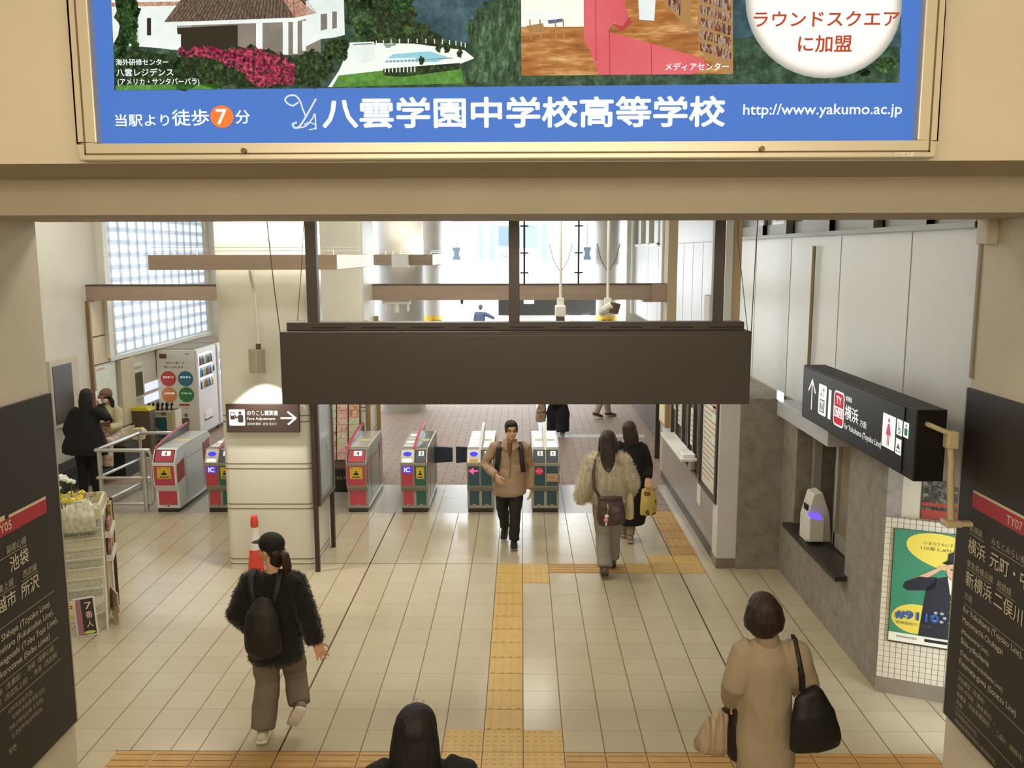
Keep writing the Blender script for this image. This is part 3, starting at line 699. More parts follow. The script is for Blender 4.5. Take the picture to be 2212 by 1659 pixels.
# ================================================================ line maps on the stair walls
wtxt = M('panel_lettering', '#d9cfb4', 0.6); ptxt = M('panel_fine_print', '#b8ae96', 0.6); crim = M('panel_crimson', '#b02a3c', 0.5); crm = M('panel_cream', '#d8cba6', 0.6)
t = thing('route_panel', 'black destination panel on the right stair wall listing Yokohama stations', 'sign', (3.0, 5.9, 0.42))
MB().box(2.975, 2.997, 2.6, 5.925, 0.41, 2.735).build('board', panel_black, t, bevel=0.003)
MB().box(2.973, 2.99, 5.918, 5.93, 0.41, 2.735).build('edge_strip', alu_dull, t)
sh = Sheet((2.9745, 5.92, 0), (0, -1, 0))
def D(y): return 5.92-y
sh.rect(0.18, 1.965, 3.2, 2.065, crim); sh.rect(0.18, 2.065, 3.2, 2.082, crm)
sh.text('TY07', 0.60, 1.985, 0.055, wtxt, bold=0.01); sh.text('東横線', 0.17, 1.80, 0.052, ptxt); sh.text('みなとみらい線', 0.45, 1.80, 0.052, ptxt)
sh.text('横浜', 0.17, 1.655, 0.105, wtxt, bold=0.008); sh.text('元町・中華街', 0.45, 1.655, 0.105, wtxt, bold=0.008)
sh.line([(0.17, 1.785), (0.36, 1.785)], 0.004, ptxt); sh.line([(0.45, 1.785), (0.85, 1.785)], 0.004, ptxt)
sh.text('東急新横浜線', 0.17, 1.555, 0.052, ptxt); sh.text('相鉄線', 0.55, 1.555, 0.052, ptxt)
sh.line([(0.17, 1.543), (0.48, 1.543)], 0.004, ptxt); sh.line([(0.55, 1.543), (0.76, 1.543)], 0.004, ptxt)
sh.text('新横浜', 0.17, 1.425, 0.105, wtxt, bold=0.008); sh.text('二俣川', 0.53, 1.425, 0.105, wtxt, bold=0.008); sh.text('方面', 0.17, 1.33, 0.05, ptxt)
sh.line([(0.17, 1.295), (1.2, 1.295)], 0.004, ptxt)
z = 1.225
for s_, h in (('for Yokohama (Toyoko Line),', .055), ('Motomachi-Chukagai', .055), ('(Minatomirai Line),', .043), ('Shin-yokohama', .055), ('(Tokyu Shin-yokohama Line),', .043), ('Futamata-gawa (Sotetsu Line)', .055)):
    sh.text(s_, 0.17, z, h, wtxt); z -= 0.075
sh.line([(0.17, z+0.035), (1.2, z+0.035)], 0.004, ptxt); z -= 0.03
for s_ in ('开往横滨（东横线）、', '元町·中华街（港未来线）、', '新横滨（东急新横滨线）、二俣川（相铁线）', '方向'):
    sh.text(s_, 0.17, z, 0.04, ptxt); z -= 0.058
sh.line([(0.17, z+0.035), (1.2, z+0.035)], 0.004, ptxt); z -= 0.025
for s_ in ('요코하마(도요코선),', '모토마치·주카가이(미나토미라이선),', '신요코하마(도큐 신요코하마선),', '후타마타가와(소테쓰선)', '방면'):
    sh.text(s_, 0.17, z, 0.038, ptxt); z -= 0.055
sh.build('lettering', t)
t = thing('route_panel', 'black destination panel on the left stair wall listing Shibuya stations', 'sign', (-3.1, 5.7, 0.45))
MB().box(-3.097, -3.075, 2.6, 5.722, 0.44, 2.735).build('board', panel_black, t, bevel=0.003)
MB().box(-3.09, -3.073, 5.716, 5.73, 0.44, 2.735).build('edge_strip', alu_dull, t)
sh = Sheet((-3.0745, 0, 0), (0, 1, 0))
sh.rect(2.8, 1.98, 5.55, 2.07, crim); sh.rect(5.13, 2.07, 5.55, 2.088, crm); sh.rect(3.0, 2.07, 5.09, 2.10, crm)
sh.text('TY05', 5.15, 2.0, 0.055, wtxt, align='R', bold=0.01)
sh.text('副都心線', 5.29, 1.86, 0.05, ptxt, align='R'); sh.text('池袋', 5.30, 1.74, 0.095, wtxt, align='R', bold=0.008); sh.line([(5.0, 1.848), (5.29, 1.848)], 0.004, ptxt)
sh.text('西武線', 5.38, 1.655, 0.05, ptxt, align='R'); sh.text('東武東上線', 5.12, 1.655, 0.05, ptxt, align='R'); sh.text('所沢', 5.39, 1.535, 0.095, wtxt, align='R', bold=0.008); sh.text('川越市', 5.13, 1.535, 0.095, wtxt, align='R', bold=0.008)
sh.line([(5.2, 1.642), (5.39, 1.642)], 0.004, ptxt); sh.line([(4.8, 1.642), (5.14, 1.642)], 0.004, ptxt); sh.line([(4.4, 1.445), (5.56, 1.445)], 0.004, ptxt)
for z, s_, e in ((1.355, 'for Shibuya (Toyoko Line),', 5.50), (1.285, 'Ikebukuro (Fukutoshin Line),', 5.53), (1.215, 'Kawagoeshi (Tobu Tojo Line),', 5.57), (1.145, 'Tokorozawa (Seibu Lines)', 5.46)):
    sh.text(s_, e, z, 0.055, wtxt, align='R')
sh.line([(4.4, 1.12), (5.57, 1.12)], 0.004, ptxt)
for z, s_, e in ((1.06, '开往涩谷（东横线）、池袋（副都心线）、', 5.55), (1.0, '川越市（东武东上线）、所泽（西武线）', 5.53)): sh.text(s_, e, z, 0.042, ptxt, align='R')
sh.line([(4.4, 0.965), (5.57, 0.965)], 0.004, ptxt)
for z, s_, e in ((0.90, '시부야(도요코선),', 5.22), (0.845, '이케부쿠로(후쿠토신선),', 5.36), (0.79, '가와고에시(도부 도조선),', 5.33), (0.735, '도코로자와(세이부선)', 5.30), (0.66, '방면', 5.0)): sh.text(s_, e, z, 0.04, ptxt, align='R')
sh.build('lettering', t)

# ================================================================ hanging information board (its dark back)
hb = thing('hanging_board', 'wide blank dark grey information board hung on three posts above the concourse', 'sign', (-0.06, 6.9, 2.46))
bd = M('board_grey', '#57504f', 0.42, metal=0.15, var=0.05, vscale=1.5)
MB().box(-1.86, 1.755, 6.80, 7.06, 2.47, 3.035).build('housing', bd, hb, bevel=0.006)
MB().box(-1.83, 1.72, 6.90, 7.04, 3.035, 3.10).build('top_case', bd, hb, bevel=0.006)
MB().box(-1.85, 1.745, 6.794, 6.80, 3.000, 3.008).build('lip', M('board_lip', '#6a5e58', 0.3, metal=0.5), hb)
for k in range(9):
    x = -1.5+0.385*k
    MB().box(x-0.13, x+0.13, 6.896, 6.902, 3.055, 3.065).build('vent_slot', M('slot_black', '#1d1917', 0.5), hb)
for px in (-1.63, -0.06, 1.52):
    MB().box(px-0.042, px+0.042, 6.93, 7.01, 3.09, 5.2).build('post', bd, hb, bevel=0.004)
cab = M('cable_grey', '#6b6257', 0.6)
def wire(name, label, pts, r, m=cab, cat='cable', group=None):
    o = MB().tube(pts, r, 6).build(name, m, smooth=True); return tag(o, label, cat, group)
wire('cable', 'thin cable hanging down to the right end of the dark board, nearer the wall', [(1.86, 6.95, 5.2), (1.80, 6.95, 3.72), (1.785, 6.95, 2.9), (1.765, 6.95, 2.7)], 0.004)
wire('cable', 'thin cable slanting down to the right end of the dark board, nearer the column', [(1.6, 6.95, 5.2), (1.66, 6.95, 3.72), (1.765, 6.95, 2.98)], 0.003)
wire('cable', 'thin cable looping down the left end of the dark board', [(-2.05, 6.95, 5.2), (-1.93, 6.95, 3.4), (-1.875, 6.95, 2.8), (-1.87, 6.95, 2.6)], 0.004)
wire('cable', 'second thin cable slanting in beside the left post of the dark board', [(-1.6, 7.15, 5.2), (-1.76, 7.15, 3.5), (-1.80, 7.12, 3.07)], 0.003)

# ================================================================ lit direction sign on the right wall
hg = thing('direction_sign', 'black lit direction sign for platform 1 hanging along the right wall', 'sign', (2.6, 7.0, 2.1))
MB().box(2.6, 2.80, 5.80, 8.18, 2.12, 2.605).build('housing', M('sign_black', '#15120f', 0.5, var=0.05, spec=0.3), hb if False else hg, bevel=0.008)
wl_ = E('sign_white', '#f2f4ee', 1.0); rl_ = E('sign_red', '#c8283c', 0.9); dk = M('sign_ink', '#1d1b19', 0.5); pk = E('sign_pink', '#d4506c', 0.9); gr = E('sign_green', '#2f8a4a', 0.8)
MB().box(2.594, 2.6, 5.98, 8.165, 2.135, 2.59).build('face', M('sign_face', '#100e0c', 0.4, spec=0.3), hg)
sh = Sheet((2.5935, 8.18, 0), (0, -1, 0), eps=0.001)
sh.line([(0.28, 2.24), (0.28, 2.49)], 0.022, wl_); sh.line([(0.19, 2.40), (0.28, 2.50), (0.37, 2.40)], 0.022, wl_)
sh.rrect(0.46, 2.235, 0.66, 2.50, 0.02, wl_); sh.rect(0.50, 2.26, 0.62, 2.37, dk, 2); sh.rect(0.515, 2.27, 0.605, 2.36, wl_, 3)
for k in range(3): sh.ell(0.53+0.03*k, 2.335, 0.008, 0.01, dk, 4); sh.rect(0.522+0.03*k, 2.28, 0.538+0.03*k, 2.325, dk, 4)
sh.line([(0.53, 2.40), (0.53, 2.47)], 0.008, dk, 3); sh.line([(0.515, 2.42), (0.53, 2.395), (0.545, 2.42)], 0.008, dk, 3); sh.line([(0.59, 2.40), (0.59, 2.47)], 0.008, dk, 3); sh.line([(0.575, 2.45), (0.59, 2.475), (0.605, 2.45)], 0.008, dk, 3)
sh.text('1', 0.715, 2.235, 0.25, wl_, w=0.065)
sh.rrect(0.845, 2.215, 1.085, 2.505, 0.045, wl_); sh.rrect(0.86, 2.23, 1.07, 2.49, 0.035, rl_, 2); sh.rect(0.865, 2.29, 1.065, 2.375, wl_, 3)
sh.text('TY', 0.905, 2.40, 0.062, wl_, w=0.12, bold=0.02, l=4); sh.text('07-21', 0.872, 2.30, 0.062, rl_, w=0.185, bold=0.02, l=4)
sh.text('東横線', 1.11, 2.455, 0.042, wl_, bold=0.01); sh.text('横浜', 1.11, 2.31, 0.115, wl_, w=0.28, bold=0.015); sh.text('方面', 1.43, 2.31, 0.055, wl_, w=0.13); sh.text('for Yokohama (Toyoko Line)', 1.11, 2.215, 0.062, wl_, w=0.74)
sh.rect(1.855, 2.255, 2.075, 2.495, wl_)
sh.ell(1.965, 2.455, 0.016, 0.016, pk, 2); sh.poly([(1.95, 2.43), (1.98, 2.43), (2.01, 2.35), (1.92, 2.35)], pk, 2); sh.rect(1.945, 2.275, 1.96, 2.35, pk, 2); sh.rect(1.97, 2.275, 1.985, 2.35, pk, 2)
sh.rect(2.095, 2.385, 2.185, 2.495, wl_); sh.ell(2.14, 2.415, 0.02, 0.02, dk, 2); sh.ell(2.14, 2.415, 0.013, 0.013, wl_, 3); sh.line([(2.13, 2.475), (2.132, 2.435), (2.155, 2.43)], 0.008, dk, 3)
sh.rect(2.205, 2.39, 2.285, 2.495, wl_); sh.rrect(2.222, 2.405, 2.27, 2.455, 0.01, gr, 2); sh.ell(2.246, 2.473, 0.01, 0.01, dk, 2)
sh.rect(2.095, 2.25, 2.185, 2.36, wl_); sh.poly([(2.11, 2.29), (2.17, 2.29), (2.14, 2.33)], M('sign_ochre', '#8a7a4a', 0.5), 2); sh.rect(2.115, 2.265, 2.13, 2.28, dk, 2); sh.rect(2.15, 2.265, 2.165, 2.28, dk, 2)
sh.build('lettering', hg)
tag(MB().cyl((2.972, 9.2, 2.05), (2.972, 9.2, 3.69), 0.018, seg=12).build('conduit_pipe', M('pipe_bronze', '#8a7d60', 0.4, metal=0.6), smooth=True), 'slim bronze pipe running up the white panel wall above the direction sign', 'pipe')
MB().box(2.80, 3.0, 7.95, 8.05, 2.3, 2.4).build('wall_bracket', alu_dull, hg)
bk = thing('bracket_pipe', 'cream jointed pipe arm holding the near end of the direction sign', 'bracket', (2.9, 5.7, 1.85))
cp = M('cream_pipe', '#d6c8a2', 0.45)
MB().tube([(2.67, 5.80, 2.51), (2.67, 5.76, 2.51), (2.80, 5.74, 2.455)], 0.017, 12).build('arm', cp, bk, smooth=True)
MB().box(2.765, 2.84, 5.70, 5.78, 2.36, 2.475).build('knuckle', cp, bk, bevel=0.012)
MB().tube([(2.80, 5.74, 2.38), (2.815, 5.74, 2.27), (2.815, 5.74, 2.2), (2.84, 5.74, 1.88)], 0.022, 12).build('upright', cp, bk, smooth=True)
MB().box(2.79, 2.90, 5.69, 5.79, 1.835, 1.875).box(2.88, 3.0, 5.71, 5.77, 1.835, 1.865).build('foot_plate', cp, bk, bevel=0.008)
# small boxes on the right wall
tag(MB().box(2.93, 3.0, 5.72, 5.86, 3.68, 3.86).build('junction_box', cream, bevel=0.006), 'small cream cover box at the top of the right stair wall', 'box')
hood = thing('window_hood', 'pale grey metal hood over the staff window in the concrete wall', 'canopy', (2.9, 8.6, 1.95))
MB().box(2.74, 2.96, 7.86, 9.46, 1.90, 2.06).build('canopy', M('hood_grey', '#b9bac0', 0.4, metal=0.3), hood, bevel=0.006)
MB().box(2.742, 2.76, 9.30, 9.50, 2.065, 2.16).build('lamp', E('hood_lamp', '#eef4ff', 1.3), hood)
dv = thing('call_terminal', 'white staff intercom terminal with a violet screen on the dark window sill', 'intercom', (3.02, 8.88, 0.705))
MB().prism([(-0.13, 0), (0.13, 0), (0.10, 0.30), (0.02, 0.52), (-0.07, 0.50), (-0.13, 0.25)], 8.78, 9.0, lambda a, b, d: (3.02+a, d, 0.705+b)).build('body', M('terminal_white', '#d9d8d2', 0.4), dv, bevel=0.01)
MB().obox((2.965, 8.74, 0.86), (0.15, 0.10, 0.25), (1, 0, 0), (0, 1, 0)).build('base_unit', M('terminal_white', '#d9d8d2', 0.4), dv, bevel=0.01)
MB().obox((2.955, 8.73, 0.995), (0.12, 0.09, 0.02), (1, 0, -0.2), (0, 1, 0.3)).build('screen', E('screen_violet', '#7a5cf0', 1.1), dv)
MB().obox((2.90, 8.86, 1.06), (0.012, 0.10, 0.06)).build('camera_eye', black_plastic, dv)

# police poster on the tiled return
pt = thing('wall_poster', 'green poster of a saluting police officer with the number #9110 on the tiled wall', 'poster', (3.2, 6.9, 0.45))
O = V(rw(0.075, -0.016, 0.47)); rr_ = (V(rw(1, 0, 0))-V(rw(0, 0, 0))).normalized()
sh = Sheet(O, rr_, eps=0.001)
pg = M('poster_green', '#3f8a6c', 0.45, var=0.05); py_ = M('poster_yellow', '#e6d35a', 0.45); navy = M('poster_navy', '#22242f', 0.5, var=0.15, vscale=30); skinp = M('poster_skin', '#d8ac90', 0.5); pblue = M('poster_blue', '#2c58a0', 0.5); pwh = M('poster_white', '#e8e6da', 0.5); gold = M('poster_gold', '#b59a4a', 0.5); lettm = M('poster_ink', '#6a6a3a', 0.6)
W, H = 0.62, 0.95
sh.rect(0, 0, W, H, pwh, 1); sh.rect(0, 0.075, W, H, pg, 2)
sh.poly([(0.40+0.31*math.cos(q), 0.79+0.145*math.sin(q)-0.05*math.cos(q)) for q in [2*PI*k/32 for k in range(32)]], py_, 3)
sh.ell(0.20, 0.21, 0.185, 0.125, py_, 3)
sh.text('いまのうちにすぐ', 0.22, 0.845, 0.026, lettm, w=0.24, l=5); sh.text('110番と#9110', 0.20, 0.80, 0.030, lettm, w=0.27, l=5)
# figure: tunic, raised arm, head, cap
sh.poly([(0.22, 0.075), (0.24, 0.30), (0.26, 0.50), (0.33, 0.575), (0.40, 0.60), (0.52, 0.60), (0.60, 0.56), (W, 0.50), (W, 0.075)], navy, 6)
sh.poly([(0.33, 0.585), (0.20, 0.575), (0.10, 0.515), (0.085, 0.47), (0.12, 0.445), (0.26, 0.465), (0.32, 0.49)], navy, 6)
sh.poly([(0.20, 0.575), (0.13, 0.535), (0.24, 0.605), (0.345, 0.675), (0.36, 0.655), (0.265, 0.575)], skinp, 7); sh.poly([(0.33, 0.645), (0.40, 0.675), (0.405, 0.69), (0.34, 0.685)], skinp, 8)
sh.ell(0.455, 0.655, 0.062, 0.078, skinp, 8); sh.rect(0.43, 0.57, 0.485, 0.61, skinp, 7)
sh.poly([(0.405, 0.60), (0.455, 0.55), (0.51, 0.60), (0.49, 0.46), (0.455, 0.43), (0.43, 0.46)], pwh, 8); sh.poly([(0.445, 0.565), (0.468, 0.565), (0.475, 0.46), (0.455, 0.44), (0.437, 0.46)], pblue, 9)
sh.poly([(0.375, 0.715), (0.40, 0.74), (0.40, 0.79), (0.46, 0.82), (0.54, 0.79), (0.535, 0.715), (0.46, 0.725)], navy, 10); sh.poly([(0.36, 0.71), (0.39, 0.70), (0.46, 0.715), (0.535, 0.705), (0.535, 0.725), (0.40, 0.735)], M('poster_black', '#15151a', 0.4), 11); sh.ell(0.46, 0.765, 0.017, 0.017, gold, 12)
for ex in (0.43, 0.48): sh.ell(ex, 0.665, 0.010, 0.005, ink, 12)
sh.poly([(0.44, 0.618), (0.475, 0.618), (0.457, 0.608)], M('poster_lip', '#a85a50', 0.5), 12)
for k in range(3): sh.ell(0.44, 0.40-0.09*k, 0.008, 0.008, gold, 9)
sh.text('#9110', 0.045, 0.20, 0.072, pblue, w=0.315, bold=0.05, l=13); sh.text('警察相談ダイヤル', 0.05, 0.155, 0.026, lettm, w=0.26, l=13)
for k in range(6): sh.ell(0.36+0.045*math.cos(k*1.05), 0.255+0.04*math.sin(k*1.05), 0.014, 0.012, M('poster_petal', '#a9a6b6', 0.5), 12)
sh.rect(0.27, 0.03, 0.46, 0.055, ink, 3); sh.text('警察相談専用電話', 0.06, 0.034, 0.018, lettm, l=3)
sh.build('print', pt)
f = MB(); f.add([rw(0.07, -0.002, .455), rw(0.70, -0.002, .455), rw(0.70, -0.015, .455), rw(0.07, -0.015, .455), rw(0.07, -0.002, 1.42), rw(0.70, -0.002, 1.42), rw(0.70, -0.015, 1.42), rw(0.07, -0.015, 1.42)], [(0, 1, 2, 3), (4, 7, 6, 5), (0, 4, 5, 1), (3, 2, 6, 7), (0, 3, 7, 4), (1, 5, 6, 2)])
f.build('backing', M('poster_backing', '#4a3c28', 0.7), pt)
pr = thing('wall_picture', 'dark picture with a red band on the cream wall above the poster', 'picture', (3.3, 6.95, 1.5))
O = V(rw(0.26, 0.05, 1.51)); sh = Sheet(O, rr_, eps=0.001)
sh.rect(0, 0, 0.30, 0.44, ramp_mat('picture_machine', [(0.35, '#1a1714'), (0.5, '#3a332c'), (0.62, '#8a8478'), (0.75, '#2a2622')], 26, 8, 0.5), 1); sh.rect(0, 0, 0.30, 0.075, M('picture_red', '#9c3a2c', 0.5), 2); sh.rect(0, 0.105, 0.30, 0.135, M('picture_red', '#9c3a2c', 0.5), 2); sh.poly([(0.06, 0.44), (0.30, 0.20), (0.30, 0.44)], cream, 2)
sh.build('print', pr)
f = MB(); a = [rw(x, d, z) for z in (1.505, 1.955) for x, d in ((0.255, 0.06), (0.565, 0.06), (0.565, 0.052), (0.255, 0.052))]
f.add(a, [(0, 1, 2, 3), (4, 7, 6, 5), (0, 4, 5, 1), (3, 2, 6, 7), (0, 3, 7, 4), (1, 5, 6, 2)]); f.build('backing', M('poster_backing', '#4a3c28', 0.7), pr)
# ================================================================ columns: light trays, lamp, signs
def tray(label, x0, x1, y0, y1, z0, z1, energy):
    t = thing('light_tray', label, 'lamp', ((x0+x1)/2, (y0+y1)/2, z0)); w = 0.05
    m = MB()
    for a in ((x0, x1, y0, y0+w), (x0, x1, y1-w, y1), (x0, x0+w, y0+w, y1-w), (x1-w, x1, y0+w, y1-w)): m.box(*a, z0, z1)
    m.build('fascia', [wood_tone], t, bevel=0.003)
    MB().box(x1-0.002, x1+0.003, y0+0.02, y1-0.02, z0+0.004, z1-0.004).build('lit_end', white_metal, t)  # white sheet paints the light falling on the tray's right end
    m = MB()
    for a in ((x0+w, x1-w, y0+w, y0+0.32), (x0+w, x1-w, y1-0.32, y1-w), (x0+w, x0+0.32, y0+0.32, y1-0.32), (x1-0.32, x1-w, y0+0.32, y1-0.32)): m.box(*a, z0, z0+0.02)
    m.build('shelf', white_metal, t)
    m = MB()
    for z in (z1+0.04, z1+0.075): m.tube([(x0+0.03, y0+0.03, z), (x1-0.03, y0+0.03, z), (x1-0.03, y1-0.03, z)], 0.004, 6)
    for k in range(9): x = x0+0.03+k*(x1-x0-0.06)/8; m.tube([(x, y0+0.03, z1-0.01), (x, y0+0.03, z1+0.08)], 0.004, 6)
    m.build('wire_guard', alu, t)
    m = MB().box(x0+0.12, x1-0.12, y0+0.1, y0+0.2, z0+0.03, z0+0.07).box(x1-0.2, x1-0.1, y0+0.25, y1-0.25, z0+0.03, z0+0.07)
    m.build('tube_lamp', E('tube_white', '#fff4dc', 9.0), t)
    light('tray_lamp', 'AREA', ((x0+x1)/2, y0+0.2, z1-0.02), energy, (1.0, 0.93, 0.80), rot=(PI+0.35, 0, 0), size=x1-x0-0.3, size_y=0.12)
    light('tray_lamp', 'AREA', (x1-0.2, (y0+y1)/2, z1-0.02), energy*0.6, (1.0, 0.93, 0.80), rot=(PI, -0.35, 0), size=0.12, size_y=y1-y0-0.5)
tray('wood-toned light tray around the near square column', -3.88, -1.92, 9.30, 11.2, 3.46, 3.615, 46)
tray('wood-toned light tray around the far round column', -3.25, -1.90, 19.1, 21.3, 3.36, 3.59, 40)
tag(MB().box(-2.74, -2.39, 18.9, 19.1, 3.32, 3.58).build('white_box', white_metal, bevel=0.006), 'white box fixed to the front of the far light tray', 'box')
# hanging spot lamp on the near column
lp = thing('column_lamp', 'cylindrical pale metal lamp hanging on a pipe from the near square column', 'lamp', (-2.88, 9.6, 2.36))
MB().tube([(-2.93, 9.85, 3.47), (-2.93, 9.66, 3.46), (-2.91, 9.6, 3.40), (-2.875, 9.6, 3.2), (-2.86, 9.6, 2.9), (-2.86, 9.6, 2.62)], 0.018, 10).build('pipe', white_metal, lp, smooth=True)
MB().cyl((-2.86, 9.6, 2.60), (-2.86, 9.6, 2.66), 0.028, seg=14).build('joint', M('joint_dark', '#6b5040', 0.5), lp, smooth=True)
MB().loft([(-2.88, 9.6, 2.36), (-2.88, 9.6, 2.60)], [0.088, 0.088], 28, cap=0).build('shade', M('lamp_shade', '#b8b0a0', 0.35, metal=0.5), lp, bevel=0.006, smooth=True)
MB().loft([(-2.88, 9.6, 2.345), (-2.88, 9.6, 2.362)], [0.09, 0.09], 28, cap=0).build('rim', alu, lp, smooth=True)
sp = light('spot_lamp', 'SPOT', (-2.88, 9.6, 2.33), 70, (1.0, 0.95, 0.85), rot=(math.radians(14), 0, 0), spot_size=math.radians(95), spot_blend=0.35)
sp.data.shadow_soft_size = 0.04
# fare adjustment sign
fs = thing('fare_sign', 'brown Fare Adjustment sign with white arrow on the near square column', 'sign', (-2.9, 9.85, 1.63))
MB().box(-3.325, -2.505, 9.82, 9.875, 1.632, 1.955).build('board', M('sign_brown', '#43342e', 0.45), fs, bevel=0.004)
sh = Sheet((-3.325, 9.8185, 1.632)); sh.rrect(0.035, 0.08, 0.215, 0.265, 0.012, wl_)
sh.rect(0.05, 0.15, 0.10, 0.235, M('sign_brown', '#43342e', 0.45), 2); sh.rect(0.057, 0.195, 0.093, 0.228, wl_, 3)
sb = M('sign_brown', '#43342e', 0.45); sh.ell(0.16, 0.225, 0.017, 0.017, sb, 2); sh.rrect(0.135, 0.115, 0.195, 0.205, 0.02, sb, 2); sh.line([(0.14, 0.185), (0.112, 0.165), (0.108, 0.195)], 0.014, sb, 2)
sh.text('のりこし精算機', 0.24, 0.195, 0.058, wl_, w=0.345, bold=0.02); sh.text('Fare Adjustment', 0.24, 0.135, 0.042, wl_, w=0.315, bold=0.01); sh.text('自动补票机  운임 정산기', 0.24, 0.085, 0.030, wl_, w=0.325)
sh.line([(0.62, 0.165), (0.785, 0.165)], 0.022, wl_); sh.line([(0.70, 0.235), (0.785, 0.165), (0.70, 0.095)], 0.022, wl_)
sh.build('lettering', fs)
# notice case beside the column
nc = thing('notice_case', 'dark framed notice case on two posts beside the near square column', 'notice board', (-2.34, 10.2, 0))
for yy in (9.80, 10.66): MB().box(-2.375, -2.325, yy, yy+0.05, 0, 2.6).build('post', brown_metal, nc, bevel=0.004)
m = MB()
for a in ((-2.37, -2.30, 9.86, 10.66, 0.76, 0.82), (-2.37, -2.30, 9.86, 10.66, 2.2, 2.26), (-2.37, -2.30, 9.86, 9.92, 0.82, 2.2), (-2.37, -2.30, 10.6, 10.66, 0.82, 2.2)): m.box(*a)
m.build('frame', M('case_frame', '#6d635c', 0.35, metal=0.5), nc, bevel=0.004)
MB().box(-2.36, -2.345, 9.92, 10.6, 0.82, 2.2).build('notice_sheet', ramp_mat('crumpled_sheet', [(0.3, '#9fa6b0'), (0.5, '#c4c9cf'), (0.7, '#e6e9ec')], 5, 8, 0.2, bump=0.6), nc)
MB().box(-2.318, -2.314, 9.92, 10.6, 0.82, 2.2).build('cover', M('case_cover', '#dfe6ea', 0.06, alpha=0.25, spec=0.7), nc)
